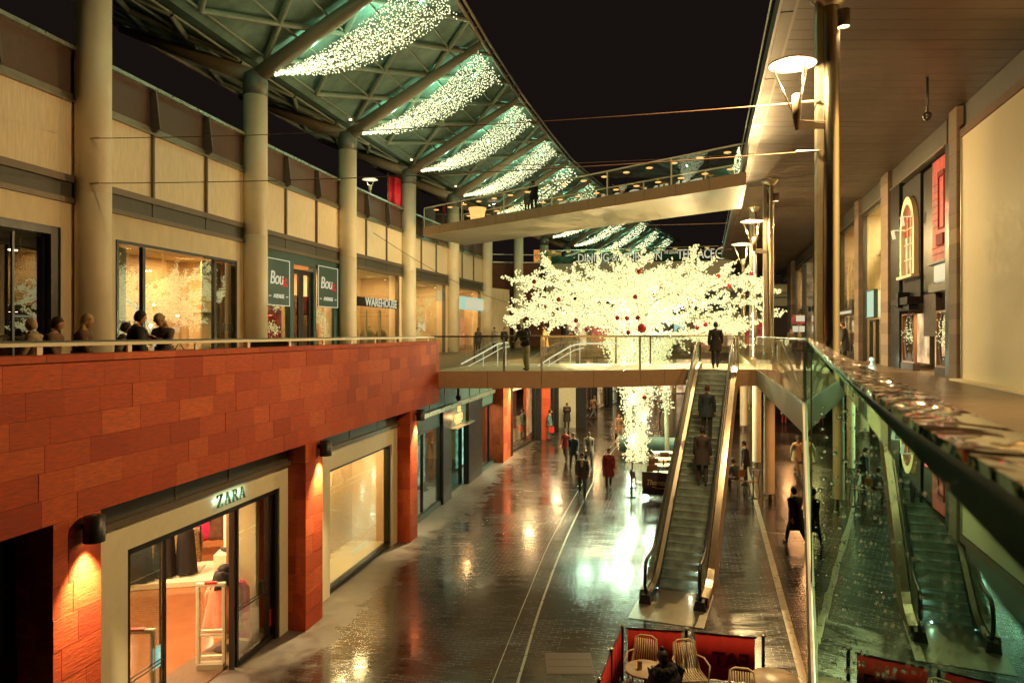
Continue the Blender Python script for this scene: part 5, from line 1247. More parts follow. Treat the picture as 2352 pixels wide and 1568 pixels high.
# column lamps: a shallow white disc over an upward spot on a V of struts
def vlamp(disc, col, r, label, power):
    D = V(disc); C = V((col[0]-.2, col[1], D.z-1.15*r/.5)); t = thing('column_lamp', label, 'lamp', C, 'disc lamps on the walkway columns')
    tip = V((D.x+.08, D.y, D.z-1.28*r/.5))
    mb = MB(); mb.lathe(D, [(.0001, .10), (r*.6, .085), (r, .03), (r, .0)], 36, cap=False); mb.build('disc_top', 'white_plastic', t, True)
    mb = MB(); mb.lathe(D, [(.0001, .012), (r*.99, -.002)], 36, cap=False); mb.build('disc_reflector', 'lamp_disc', t, True)
    mb = MB()
    for an in (2.6, .35, -1.2): mb.tube([D+V((r*.8*math.cos(an), r*.8*math.sin(an), -.01)), tip+V((0, 0, .04))], .016, 6)
    mb.build('strut', 'steel', t, True)
    mb = MB(); mb.lathe(tip, [(.03, -.12), (.075, .12), (.085, .52), (.075, .53)], 14); mb.build('spot_housing', 'fin_metal', t, True)
    mb = MB(); mb.lathe(tip+V((0, 0, .54)), [(.001, 0), (.07, 0)], 14); mb.build('spot_lens', 'lamp_hot', t)
    c2 = V((col[0], col[1], tip.z)); mb = MB(); d = (c2-tip)
    mb.hexa([tip+V((0, -.015, -.1)), c2+V((0, -.015, .02)), c2+V((0, .015, .02)), tip+V((0, .015, -.1)), tip+V((0, -.015, .05)), c2+V((0, -.015, .12)), c2+V((0, .015, .12)), tip+V((0, .015, .05))]); mb.tube([tip+V((0, 0, .06)), c2+V((0, 0, .16))], .014, 6); mb.build('bracket_arm', 'fin_metal', t)
    lamp('POINT', D+V((0, 0, -.13)), power, (1, .66, .28), .07, name='disc_light')
vlamp(px(1820, 150, 13.2), RC[0], .42, 'large V strut disc lamp on the nearest steel column', 420)
vlamp(px(1728, 509, 29.), RC[1], .46, 'V strut disc lamp on the second steel column', 420)
vlamp(px(1704, 562, 36.), (12.4, 36.5), .50, 'smaller looking V strut disc lamp farther along the walkway', 260)
rcol(12.3, 36.5, 'slim polished column carrying the third disc lamp', .12)
# cylinder spots on the columns
def cspot(c, label):
    t = thing('column_spot', label, 'spotlight', c, 'cylinder spots on the steel columns'); c = V(c)
    mb = MB(); mb.lathe(c, [(.1, 0), (.1, .32), (.02, .33)], 20, cap=False); mb.build('housing', 'steel_dull', t, True)
    mb = MB(); mb.lathe(c+V((0, 0, .02)), [(.001, 0), (.09, 0)], 20); mb.build('lens', 'lamp_hot', t)
    mb = MB(); mb.tube([c+V((-.05, 0, .2)), c+V((-.2, 0, .2))], .03, 6); mb.build('bracket', 'steel_dull', t)
    lamp('SPOT', c+V((0, 0, -.02)), 320, (1, .68, .32), .04, rot=(0, 0, 0), spot=R(105), blend=.9, name='column_spot_lamp')
cspot(px(1939, 62, 13.5), 'cylinder downlight on the nearest steel column'); cspot(px(1783, 462, 29.9), 'cylinder downlight on the second steel column')
# dome cameras
def dome(p, top, label):
    p = V(p); t = thing('security_camera', label, 'security camera', p)
    mb = MB(); mb.tube([p+V((0, 0, .1)), V((p.x, p.y, top))], .03, 6); mb.lathe(p, [(.1, .02), (.11, .1), (.04, .16)], 14, cap=True); mb.build('mount', 'dark_frame', t, True)
    mb = MB(); mb.ball(p+V((0, 0, .02)), .09, 12, 8); mb.build('dome', 'black_rubber', t, True)
dome(px(2130, 272, 18.), SOF, 'round security camera hanging from the plank soffit'); dome(px(1762, 528, 33), SOF, 'security camera hung beside the second disc lamp')
dome(px(1053, 917, 27), 4.6, 'security camera hanging beneath the lower footbridge')
# --- hoarding and shopfronts
a1 = A(2212)
t = thing('hoarding', 'blank cream hoarding wall on the right edge of the walkway', 'hoarding', RF.p(a1-3, DECK, 0))
mb = MB(); mb.fbox(RF, 4, a1, DECK+.05, 11.75, -.1, .02); mb.build('panel', 'hoarding', t)
mb = MB(); mb.fbox(RF, 4, a1, DECK, DECK+.05, -.1, .35); mb.build('plinth', 'hoarding', t)
mb = MB(); mb.fbox(RF, 4, a1+.05, 11.76, 11.98, -.1, .06); mb.build('top_trim', 'brown_cloth', t)
mb = MB(); mb.fbox(RF, 3, a1+1.5, 11.99, SOF-.01, -.3, -.05); mb.build('dark_header', 'dark_band', t)
mb = MB(); mb.fbox(RF, a1+.002, a1+.05, DECK, 11.75, -.1, .05); mb.build('edge_trim', 'steel_dull', t)
def stone_pier(x0, x1, label, m='granite', d=.12, top=SOF-.02):
    t = thing('stone_pier', label, 'pier', RF.p((A(x0)+A(x1))/2, DECK, 0), 'stone piers between the right-hand shops')
    mb = MB(); a0, a1 = sorted((A(x0), A(x1))); n = 18; h = (top-DECK)/n
    for k in range(n):
        c = rnd.choice([(1, 1, 1), (.85, .8, .8), (1.15, 1.1, 1.1), (1.7, 1.6, 1.5) if k == 9 else (1, 1, 1)]); mb.fbox(RF, a0+.003, a1-.003, DECK+k*h+.004, DECK+(k+1)*h-.004, -.3, d, 0, c)
        f2 = Fr(RF.p(a0, 0, d), -RF.n, -RF.t)
    mb.build('stone_courses', m, t)
    mb = MB(); mb.fbox(RF, a0+.01, a1-.01, DECK, top, -.3, d-.01); mb.build('core', 'dark_frame', t)
stone_pier(2190, 2208, 'brown stone pier beside the cream hoarding'); stone_pier(2030, 2047, 'brown stone pier left of the arched window'); stone_pier(1968, 1978, 'narrow stone pier right of the doorway with the sign band')
# header strip over every shop
t = thing('shop_header', 'dark header band along the top of the right-hand shopfronts', 'fascia', RF.p(30, 11.95, 0)); mb = MB(); mb.fbox(RF, a1+1.6, 80, 11.95, SOF-.012, -.3, -.03); mb.build('band', 'dark_band', t)
mb = MB(); mb.fbox(RF, a1+1.6, 80, 11.9, 11.948, -.2, .05); mb.build('trim', 'steel_dull', t)
# novelty shop with red upper wall and arched window
t = thing('arched_shopfront', 'theatrical shopfront with red lit upper wall and tall arched window', 'shopfront', RF.p(A(2110), DECK, 0))
b = dict((x, A(x)) for x in (2048, 2068, 2072, 2108, 2112, 2140, 2174, 2190))
mb = MB()
for x0, x1 in ((2190, 2174), (2068, 2048)): mb.fbox(RF, b[x0], b[x1], DECK, 11.9, -.25, .04)
mb.build('dark_frame', 'black_frame', t)
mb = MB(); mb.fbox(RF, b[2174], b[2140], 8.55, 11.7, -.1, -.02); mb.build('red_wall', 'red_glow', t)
mb = MB(); q = b[2174]; w = b[2140]-q
for h in (8.75, 8.95): mb.fbox(RF, q, q+w, h, h+.03, -.019, -.01)
mb.fbox(RF, q+w*.15, q+w*.6, 9.0, 9.35, -.019, .05); mb.fbox(RF, q+w*.1, q+w*.5, 11.1, 11.25, -.019, .05); mb.fring(RF, q+w*.15, q+w*.55, 9.5, 11.2, .04, -.019, .02)
for k in range(7): mb.fbox(RF, q+w*.66, q+w*.95, 9.6+k*.22, 9.62+k*.22, -.019, -.01)
mb.build('window_outline', 'maroon_cloth', t)
mb = MB(); mb.fbox(RF, b[2140], b[2112], 7.6, 11.75, -.3, -.1); mb.build('curved_wall', 'black_frame', t, bevel=.2)
mb = MB(); mb.fbox(RF, b[2140]+.02, b[2112]-.02, 6.2, 7.59, -.3, -.12); mb.build('lower_wall', 'shop_dark', t)
mb = MB(); mb.fbox(RF, b[2174]+.1, b[2140], 7.9, 8.45, -.2, -.05); o = mb.build('light_box', 'sign_white', t, bevel=.05)
mb = MB(); mb.fbox(RF, b[2174], b[2140]+.3, 8.47, 8.55, -.45, .05); mb.fbox(RF, b[2174], b[2140]+.3, 7.6, 7.85, -.3, .02); mb.build('sill_band', 'dark_band', t)
# arched window
p0, p1 = b[2108], b[2072]; pc = (p0+p1)/2; hw = (p1-p0)/2
mb = MB(); mb.fbox(RF, p0-.12, p1+.12, 7.3, 11.75, -.2, -.05); mb.build('stone_surround', 'granite', t)
n = 14
def archpts(r, h0, hs): return [(pc-r, h0)]+[(pc-r*math.cos(math.pi*k/n), hs+r*1.25*math.sin(math.pi*k/n)) for k in range(n+1)]+[(pc+r, h0)]
mb = MB(); r1, r2 = hw*.92, hw*.72
o_, i_ = archpts(r1, 8.35, 9.9), archpts(r2, 8.35, 9.9)
for k in range(len(o_)-1): mb.fpoly(RF, [o_[k], o_[k+1], i_[k+1], i_[k]], -.05, .1)
mb.fbox(RF, pc-r1-.05, pc+r1+.05, 8.25, 8.345, -.05, .2); fr_ = mb.build('arch_frame', 'shop_white', t)
mb = MB()
for aa in (-.33, .33): mb.fbox(RF, pc+aa*r2-.02, pc+aa*r2+.02, 8.35, 10.5, -.03, .02)
for hh in (8.9, 9.45, 10.): mb.fbox(RF, pc-r2, pc+r2, hh, hh+.03, -.03, .021)
mb.build('glazing_bar', 'shop_white', fr_)
mb = MB(); mb.fpoly(RF, i_, -.045, -.04); g = mb.build('pane', 'win_warm', fr_)
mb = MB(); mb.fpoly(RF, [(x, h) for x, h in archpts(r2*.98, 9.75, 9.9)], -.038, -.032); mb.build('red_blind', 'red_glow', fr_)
mb = MB(); mb.fbox(RF, p0-.1, p1+.1, 7.3, 7.55, -.05, .35); mb.fbox(RF, p0+.1, p1-.1, 7.1, 7.29, -.05, .25); mb.fbox(RF, pc-.12, pc+.12, 7.2, 7.75, .0, .4); mb.build('corbel', 'granite', t)
for k, (x, h) in enumerate(((2078, 10.05), (2100, 10.35))):
    c = RF.p(A(x), h, .4); mb = MB(); mb.tube([c, c+V((.05, -.02, -.32))], .06, 8); mb.tube([c, c-RF.n*.4], .02, 5); mb.thing('spotlight', ('small pale spotlight at the left of the arched window', 'small pale spotlight on the right of the arched window')[k], 'spotlight', 'sign_warm', 'spotlights at the arched window', True)
# lit entrance below
mb = MB(); mb.fbox(RF, b[2140], b[2068], DECK, 7.05, -1.2, -1.15); mb.build('entrance_wall', 'win_warm', t)
mb = MB(); mb.fbox(RF, A(2126), A(2102), DECK+.02, 7.0, -1.14, -1.08); mb.fring(RF, A(2124), A(2104), DECK+.15, 5.95, .06, -1.08, -1.05); mb.fring(RF, A(2124), A(2104), 6.1, 6.9, .06, -1.08, -1.05); mb.build('pale_door', 'sign_warm', t)
for x0, x1 in ((2098, 2070), (2176, 2148)):
    mb = MB(); mb.fring(RF, A(x1 if x1 < x0 else x0) if False else min(A(x0), A(x1)), max(A(x0), A(x1)), DECK+.25, 7.0, .06, -.12, -.02); fr_ = mb.build('window_frame', 'wood', t)
    c = (A(x0)+A(x1))/2; w = abs(A(x0)-A(x1))*.4; mb = MB(); mb.fbox(RF, min(A(x0), A(x1)), max(A(x0), A(x1)), DECK, DECK+.25, -.2, 0.02); mb.build('stall_riser', 'shop_dark', t)
    mb = MB(); mb.fbox(RF, min(A(x0), A(x1)), max(A(x0), A(x1)), DECK+.25, 7.0, -.5, -.45); mb.build('display_back', 'win_warm', t)
    mb = MB(); k = 28
    for q in range(k):
        u0, u1 = 2*math.pi*q/k, 2*math.pi*(q+1)/k
        mb.fpoly(RF, [(c+w*.75*math.cos(u0), 6.05+.85*math.sin(u0)), (c+w*math.cos(u0), 6.05+.95*math.sin(u0)), (c+w*math.cos(u1), 6.05+.95*math.sin(u1)), (c+w*.75*math.cos(u1), 6.05+.85*math.sin(u1))], -.11, -.06)
    mb.fpoly(RF, [(c-w*.4, DECK+.3), (c+w*.4, DECK+.3), (c+w*.25, DECK+.6), (c-w*.25, DECK+.6)], -.11, -.06); mb.build('oval_mirror_frame', 'shop_dark', t)
    mb = MB(); leds(mb, RF, c+w*.2, 6.3, -.1, w*.9, .5, 110, .022); mb.build('garland_lights', 'bulb', t, kind='stuff')
lamp('AREA', RF.p(A(2110), 7.0, -.6), 40, (1, .72, .36), .6, rot=(0, 0, 0), name='entrance_light')
lamp('POINT', RF.p(A(2157), 10.2, .3), 14, (1, .06, .05), .1, name='red_wall_light')
# tall glazed units
def tall(x0, x1, label, wallm, col=(1, .74, .42), power=60, mez=8.0, door=None, top=11.88, extra=None):
    a0, a1 = sorted((A(x0), A(x1))); t = thing('tall_shopfront', label, 'shopfront', RF.p((a0+a1)/2, DECK, 0), 'double height glazed shops on the right walkway')
    mb = MB(); mb.fring(RF, a0, a1, DECK, top, .1, -.2, -.02, 0, False); fr_ = mb.build('window_frame', 'dark_frame', t)
    mb = MB(); mb.fbox(RF, a0+.1, a1-.1, DECK+.03, top-.1, -.12, -.11); mb.build('pane', 'shop_glass', fr_)
    mb = MB(); mb.fbox(RF, a0+.02, a1-.02, DECK, top, -3.1, -3.0); mb.build('back_wall', wallm, t)
    for q in (a0, a1-.04): mb = MB(); mb.fbox(RF, q, q+.04, DECK, top, -3, -.21); mb.build('side_wall', wallm, t)
    mb = MB(); mb.fbox(RF, a0+.05, a1-.05, top-.05, top, -3, -.21); mb.build('ceiling', 'shop_white', t)
    if mez: mb = MB(); mb.fbox(RF, a0+.05, a1-.05, mez, mez+.35, -3, -.3); mb.build('mezzanine_band', 'fin_metal', t)
    lamp('AREA', RF.p((a0+a1)/2, top-.1, -1.5), power, col, .7, rot=(0, 0, 0), name='shop_ceiling_light')
    if mez: lamp('AREA', RF.p((a0+a1)/2, mez-.05, -1.5), power*.7, col, .7, rot=(0, 0, 0), name='shop_ceiling_light')
    return t, a0, a1
t, a0, a1 = tall(2026, 1980, 'tall bright glazed shop with pale sign panel over its door', 'shop_white', mez=0, power=300)
mb = MB()
for k in range(7): mb.fbox(RF, a0+.15, a1-.2, 10.4-k*.16, 10.43-k*.16, -.9, -.85)
mb.build('louvre', 'fin_metal', t)
mb = MB(); mb.fbox(RF, A(2016), A(1998), 7.0, 8.15, .0, .12); o = mb.build('sign_panel', 'sign_green', t)
mb = MB(); mb.fring(RF, A(2016)-.04, A(1998)+.04, 6.96, 8.19, .05, .0, .16); mb.build('sign_frame', 'teal_sign', o)
mb = MB(); mb.fring(RF, A(2014), A(1999), DECK, 6.9, .1, -.1, .04, 0, False); mb.build('door_frame', 'dark_frame', t)
mb = MB(); mb.fbox(RF, A(1996), A(1982), DECK+.1, 6.6, -1.2, -1.1); mb.build('red_display', 'win_red', t)
mb = MB(); mb.fbox(RF, A(2013), A(2001), DECK+.1, 6.8, -1., -.9); mb.build('lit_doorway', 'win_warm', t)
t, a0, a1 = tall(1962, 1930, 'dark doorway shop with a lit sign band between tall piers', 'shop_wall', mez=7.75, power=120)
mb = MB(); mb.fbox(RF, a0, a1, 7.2, 7.6, -.02, .08); o = mb.build('sign_band', 'shop_dark', t)
mb = MB(); mb.fbox(RF, a0+.3, a1-.3, 7.32, 7.46, .081, .09); mb.build('sign_letters', 'sign_white', o)
mb = MB(); mb.fbox(RF, a0+.1, a1-.1, DECK, 7.18, -.5, -.45); mb.build('dark_entrance', 'shop_dark', t)
t, a0, a1 = tall(1928, 1893, 'tall shop mostly hidden behind the nearest steel column', 'shop_wall', power=40)
t, a0, a1 = tall(1891, 1872, 'teal tinted tall shopfront just left of the nearest column', 'shop_teal', col=(.9, 1, .75), power=140)
t, a0, a1 = tall(1868, 1846, 'shop with red and white hanging sign far down the walkway', 'win_warm', power=40)
mb = MB(); c = RF.p(A(1853), 7.35, .6); mb.box(c-V((.5, .05, .35)), c+V((.5, .05, .35))); o = mb.build('hanging_sign', 'win_red', t)
mb = MB(); mb.box(c+V((-.2, -.09, -.15)), c+V((.45, -.055, .3))); mb.box(c+V((-.45, -.09, -.95)), c+V((-.02, -.02, -.5))); mb.box(c+V((.05, -.09, -.95)), c+V((.45, -.02, -.5))); mb.build('sign_face', 'sign_white', o)
t, a0, a1 = tall(1842, 1826, 'narrow bright shopfront before the end pier of the walkway', 'shop_wall', power=150)
stone_pier(1816, 1825, 'grey stone pier at the far end of the right walkway', 'granite', .3)
t, a0, a1 = tall(1815, 1788, 'low lit shop beyond the end pier under the brown canopy', 'shop_wall', power=40, mez=9)
# floor lamp with star glare by the shop door
P = V((px(2037, 0, 28.2).x-.6, 28.2, DECK)); mb = MB(); mb.lathe(P, [(.12, 0), (.12, .05), (.05, .1), (.05, .2)], 14); mb.ball(P+V((0, 0, .28)), .1, 10, 8); mb.thing('floor_lamp', 'small dazzling lamp standing on the walkway floor by the tall shop', 'lamp', 'sign_green', None, True)
lamp('POINT', P+V((-.1, -.1, .3)), 25, (.8, 1, .75), .06, name='floor_lamp_light')
# paving lit by spots
lamp('SPOT', (9.5, 24, 12.5), 500, (1, .62, .26), .1, rot=(0, 0, 0), spot=R(80), blend=.8, name='soffit_spot')

# --- street level under the right-hand walkway
t = thing('arcade_wall', 'orange lit shop wall deep under the right-hand walkway', 'wall', (16, 30, 0))
fr2 = Fr((9.2, 0, 0), (.30, 1, 0), (-1, .3, 0))
mb = MB(); mb.fbox(fr2, 4, 90, 0, 4.4, -.3, 0); mb.build('wall', 'stone_warm' if False else 'shop_dark', t)
for k in range(9):
    q = 22+k*6.2; mb = MB(); mb.fbox(fr2, q, q+3.6, .1, 3.3, .001, .05); mb.build('lit_window', ('win_warm', 'goods_red', 'win_warm', 'win_red')[k % 4], t)
    mb = MB(); mb.fring(fr2, q-.08, q+3.68, .02, 3.4, .08, .0, .1); mb.build('window_frame', 'dark_frame', t)
for (x, y) in ((6.3, 12.2), (10.5, 24), (13, 31), (15.5, 39), (18.5, 48), (14, 22)):  # the nearest lamp is added to brighten the cafe chairs
    lamp('AREA', (x, y, 4.3), 62, (1, .46, .16), .8, rot=(0, 0, 0), name='arcade_light')
lamp('AREA', (5.0, 9.6, 4.3), 800, (1, .66, .32), .6, rot=(R(8), 0, 0), name='cafe_fill_light')  # unseen lamp added to brighten the chairs and red windbreak
def gcol(P, r, label, m='column_paint'):
    t = thing('arcade_column', label, 'column', P, 'round columns under the right-hand walkway'); P = V(P)
    mb = MB(); mb.lathe(P, [(r, .3), (r, 4.42)], 28, cap=False); mb.build('shaft', m, t, True)
    mb = MB(); mb.lathe(P, [(r+.01, .0), (r+.01, .299)], 28, cap=False); mb.build('shoe', 'steel', t, True)
gcol((9.67, 27., 0), .2, 'pale round column nearest the glass under the walkway'); gcol((11.45, 33.6, 0), .2, 'orange lit round column behind the pale one')
gcol((15.1, 46.8, 0), .24, 'pinkish column farthest under the walkway beside the escalator'); gcol((20.5, 62, 0), .24, 'distant column deep under the walkway')

# ================================================================== END OF THE STREET
def far_shop(p, q, h0, h1, label, m, cat='shopfront', fm='fascia_grey', name='far_shopfront', cols=3):
    f = frame(p, q, 1); l = (V((q[0], q[1]))-V((p[0], p[1]))).length; t = thing(name, label, cat, f.p(l/2, h0, 0), 'far shops seen past the tree')
    mb = MB(); mb.fbox(f, 0, l, h1-.7, h1, -.5, 0); mb.build('fascia', fm, t)
    mb = MB()
    for k in range(cols+1): mb.fbox(f, l*k/cols-.15 if k else 0, l*k/cols+.15 if k < cols else l, h0, h1-.7, -.4, .05)
    mb.build('pillar', fm, t)
    for k in range(cols): mb = MB(); mb.fbox(f, l*k/cols+.15, l*(k+1)/cols-.15, h0+.1, h1-.72, -.5, -.4); mb.build('lit_window', m[k % len(m)], t)
    return t, f, l
far_shop((5.2, 68.9), (12.2, 71.5), DECK, 8.6, 'row of warm lit shops at walkway level left of the tree trunk', ['win_warm', 'goods_red', 'win_red'])
t, f, l = far_shop((18.2, 70), (24.5, 69), DECK, 8.2, 'shop with red and white stacked display right of the tree', ['win_red', 'goods_red', 'win_warm', 'win_red'], cols=5)
t, f, l = far_shop((24.6, 68.9), (29, 66), DECK, 9.6, 'dim brown shop behind the polished columns', ['shop_dark', 'goods_red'], cols=2)
mb = MB(); f = frame((11, 78), (32, 76), 1); mb.fbox(f, 0, 21, DECK, 11.5, -4, 0); t = thing('end_building', 'grey banded building closing the street behind the tree', 'building', f.p(10, DECK, 0)); mb.build('wall', 'fascia_grey', t)
mb = MB()
for k in range(5): mb.fbox(f, k*4.2+.2, k*4.2+4., 8.6, 10.2, .0, .05)
mb.build('window_band', 'shop_teal', t)
mb = MB(); mb.fbox(f, 0, 21, 8.2, 8.45, 0, .15); mb.fbox(f, 0, 21, 10.4, 10.7, 0, .15); mb.build('string_course', 'bridge_soffit', t)
mb = MB(); q = f.a_of(1556); mb.fbox(f, q-.9, q+.9, 6.3, 8.9, .1, .2); o = mb.build('banner', 'shop_teal', t)
mb = MB(); ftext(mb, f, 'M', q+.1, 7.0, .22, 1.5, .01, weight=.02); mb.build('banner_letter', 'sign_green', o)
far_shop((12.8, 74), (21, 75), 0, 4.3, 'street level end shops glowing amber under the far deck', ['win_warm', 'goods', 'win_warm'], cols=4)
mb = MB(); mb.prism([(10.5, 72), (34, 70), (34, 90), (10.5, 90)], 4.45, DECK-.003); mb.setting('walkway', 'deck_floor')
for (x, y) in ((12, 60), (17, 66), (9, 52)): lamp('AREA', (x, y, 4.3), 60, (1, .62, .3), .8, rot=(0, 0, 0), name='street_light')

# ================================================================== THE LIT TREE
TX, TY = 6.15, 35.3
tr = random.Random(21)
tree = thing('lit_tree', 'bare spreading tree completely wrapped in dazzling white lights beyond the footbridge', 'tree', (TX, TY, 0))
tw, bw, bl = MB(), MB(), MB()
def wrap(pts, dens, spread, r0=.046):
    for i in range(len(pts)-1):
        a, b = pts[i], pts[i+1]; L = (b-a).length; n = max(1, int(L*dens))
        for k in range(n):
            P = a.lerp(b, tr.random()); bl.octa(P+V((tr.gauss(0, spread), tr.gauss(0, spread), tr.gauss(0, spread*.9))), r0*tr.uniform(.7, 1.25))
def limb(p, dirn, length, r, droop, depth, dens, wob=.18):
    pts = [V(p)]; d = V(dirn).normalized(); n = 7
    for i in range(n):
        d = (d+V((tr.gauss(0, wob), tr.gauss(0, wob), tr.gauss(0, wob*.6)))+V((0, 0, droop))*(i/n)).normalized()
        pts.append(pts[-1]+d*(length/n))
    bw.tube(pts, [max(.012, r*(1-.85*i/n)) for i in range(n+1)], 5, cap=False)
    wrap(pts[1:] if depth == 0 else pts, dens, .06+.03*(depth == 0))
    if depth < 2:
        for i in range(2 if depth == 0 else 2, n+1):
            for s in range(2 if depth == 0 else 1):
                if tr.random() < (.9 if depth == 0 else .5):
                    dd = (pts[i]-pts[i-1]).normalized(); sd = V((tr.gauss(0, 1), tr.gauss(0, 1), tr.gauss(.15, .6))); sd = (sd-dd*sd.dot(dd)).normalized()
                    limb(pts[i], dd*.75+sd*.75, length*(.36 if depth == 0 else .42)*tr.uniform(.7, 1.2), r*.5, droop*.6, depth+1, dens*(.85 if depth == 0 else .9), wob*1.1)
# trunk: a main stem and a second one, flaring to a wide fork
stems = []
for (bx, by, tx, ty, r) in ((0, 0, -.55, .1, .2), (.15, .1, .25, -.2, .2), (-.1, .1, -1.05, .3, .15), (.1, -.1, .95, .1, .15), (0, .15, .1, .9, .15), (-.15, -.12, -.3, -.85, .13)):
    pts = [V((TX+bx, TY+by, 0)), V((TX+bx*1.1, TY+by, 1.6)), V((TX+bx+tx*.3, TY+by+ty*.3, 3.2)), V((TX+tx, TY+ty, 5.0)), V((TX+tx*1.35, TY+ty*1.35, 6.0))]
    tw.tube(pts, [r, r*.9, r*.8, r*.7, r*.55], 8, cap=False); wrap(pts, 190, .2); stems.append(pts)
pts = [V((TX+1.55, TY+.3, 0)), V((TX+1.5, TY+.3, 2.5)), V((TX+1.35, TY+.2, 4.6)), V((TX+1.2, TY+.1, 6.)) ]; tw.tube(pts, [.12, .11, .1, .08], 8, cap=False); wrap(pts[1:], 150, .14)
for k in range(2600):
    z = tr.uniform(3.4, 6.4); rr = (.45+(z-3.4)*.42)*math.sqrt(tr.random()); an = tr.uniform(0, 6.283); bl.octa(V((TX+.15+rr*math.cos(an), TY+rr*.8*math.sin(an), z)), .05*tr.uniform(.7, 1.25))
for k in range(900):
    z = tr.uniform(.15, 3.6); rr = .36*math.sqrt(tr.random()); an = tr.uniform(0, 6.283); bl.octa(V((TX+rr*math.cos(an), TY+rr*math.sin(an), z)), .05*tr.uniform(.7, 1.25))
# main limbs in spreading tiers: each runs from the fork out through a few bends
def tier(wps, dens=54):
    pts = [V((TX, TY, 5.6))+V((tr.uniform(-.3, .3), tr.uniform(-.3, .3), tr.uniform(-.2, .5)))]+[px(w[0], w[1]+(16 if w[1] < 660 else 4), w[2]) for w in wps]
    pts = curve_pts(pts, 5); n = len(pts)
    bw.tube(pts, [max(.015, .09*(1-.8*i/n)) for i in range(n)], 5, cap=False)
    for i in range(n-1): wrap(pts[i:i+2], dens, .13 if i < n*.7 else .08)
    for i in range(3, n):
        for s in range(2 if i % 2 else 1):
            dd = (pts[i]-pts[i-1]).normalized(); sd = V((tr.gauss(0, 1), tr.gauss(0, 1), tr.gauss(-.08, .4))); sd = (sd-dd*sd.dot(dd)).normalized()
            limb(pts[i], dd*.8+sd*.7, tr.uniform(.7, 1.5), .03, -.03, 1, 42, .16)
for w in ([(1440, 700, 35), (1330, 655, 34.5), (1225, 624, 34)], [(1440, 690, 35), (1340, 632, 36), (1262, 603, 36.5)], [(1430, 718, 34.5), (1335, 702, 33.5), (1265, 690, 33)],
          [(1430, 740, 34.5), (1350, 715, 34), (1262, 716, 34), (1200, 708, 34)], [(1440, 768, 34), (1385, 735, 33), (1318, 720, 32.5)], [(1450, 690, 35), (1400, 640, 36), (1365, 612, 37)],
          [(1462, 680, 35), (1458, 640, 34.5), (1448, 606, 34)], [(1475, 690, 35), (1512, 640, 36), (1532, 612, 37)], [(1480, 680, 35), (1555, 640, 34), (1598, 612, 34)],
          [(1490, 690, 35), (1600, 655, 34.5), (1690, 622, 34.5), (1738, 626, 35)], [(1500, 712, 35), (1610, 690, 35.5), (1725, 690, 35.5)], [(1500, 738, 34), (1595, 726, 33), (1672, 733, 33)],
          [(1510, 772, 33.5), (1590, 766, 32.5), (1668, 744, 32)], [(1480, 700, 36), (1550, 668, 37.5), (1625, 646, 39)], [(1440, 700, 36), (1370, 668, 38), (1305, 648, 39.5)],
          [(1466, 705, 33.5), (1436, 672, 31.8), (1390, 652, 31)], [(1490, 705, 33.5), (1520, 680, 31.8), (1565, 660, 31)], [(1460, 715, 36), (1440, 690, 39), (1420, 670, 41)], [(1480, 715, 36), (1510, 690, 39), (1540, 672, 41)]): tier(w)
tw.build('trunk', 'bark', tree, True); bw.build('branches', 'bark', tree, True); bl.build('light_bulbs', 'bulb', tree, kind='stuff')
print('tree bulbs', len(bl.f)//8)
for k in range(9):
    an = 2*math.pi*k/9; rr = 3.4 if k % 2 else 1.9
    lamp('POINT', (TX+rr*math.cos(an), TY+rr*.8*math.sin(an), 7.3+.7*math.sin(k*2.1)), 330, (1, .74, .36), .06, name='tree_light')
for (x, y, z, pw) in ((-.4, -.4, 1.1, 60), (.35, -.4, 2.1, 60), (-.35, -.5, 3.1, 70), (.6, -.5, 4., 80), (-.9, -.6, 4.8, 80), (-2.6, -.3, 5.9, 75), (-1.7, -1.0, 5.7, 75), (-.8, -1.4, 5.5, 75), (.3, -1.2, 5.3, 75), (1.2, -1.1, 5.6, 75), (2.1, -.6, 5.8, 75), (2.9, -.2, 6.1, 75)): lamp('POINT', (TX+x, TY+y, z), pw, (.66, 1., .66), .12, name='tree_light')
# red baubles, each hung separately, placed where the photograph shows them (image x, y, depth)
BA = [(1227, 647, 34), (1283, 688, 34), (1253, 703, 34.5), (1270, 722, 34), (1323, 736, 33.5), (1348, 757, 33), (1418, 730, 33), (1468, 624, 32.5), (1520, 659, 33), (1501, 679, 33), (1555, 679, 33.5), (1650, 634, 34), (1726, 628, 34), (1675, 657, 34), (1620, 745, 33), (1601, 752, 33), (1474, 754, 32.3), (1443, 764, 32.5), (1480, 912, 34.2), (1586, 694, 33), (1459, 682, 33), (1465, 730, 32.5), (1440, 731, 33)]
BL = ['red bauble farthest left on the tree', 'red bauble second from left, on the middle left branch', 'red bauble hanging lowest left under the middle branch', 'red bauble on the lower left branch tip', 'red bauble halfway along the lower left branch', 'red bauble at the inner end of the lower left branch', 'red bauble left of the bright fork', 'red bauble hanging highest in the crown centre', 'red bauble upper of the pair right of centre', 'red bauble lower of the pair right of centre', 'small red bauble between the centre and the right branches', 'red bauble on the top right branch', 'red bauble farthest right, before the third column', 'red bauble on the middle right branch', 'red bauble above the lower right branch', 'red bauble just left of the one above the lower right branch', 'large red bauble low in the bright fork', 'red bauble left of the large one in the fork', 'red bauble below the footbridge on the trunk', 'small red bauble low among the right branches', 'dim red bauble in the heart of the crown', 'red bauble just above the large one in the fork', 'red bauble above left of the large one in the fork']
def where(x, y): return ('left' if x < 1350 else 'middle' if x < 1560 else 'right')+(' upper' if y < 670 else ' lower' if y > 720 else ' central')+' branches of the lit tree'
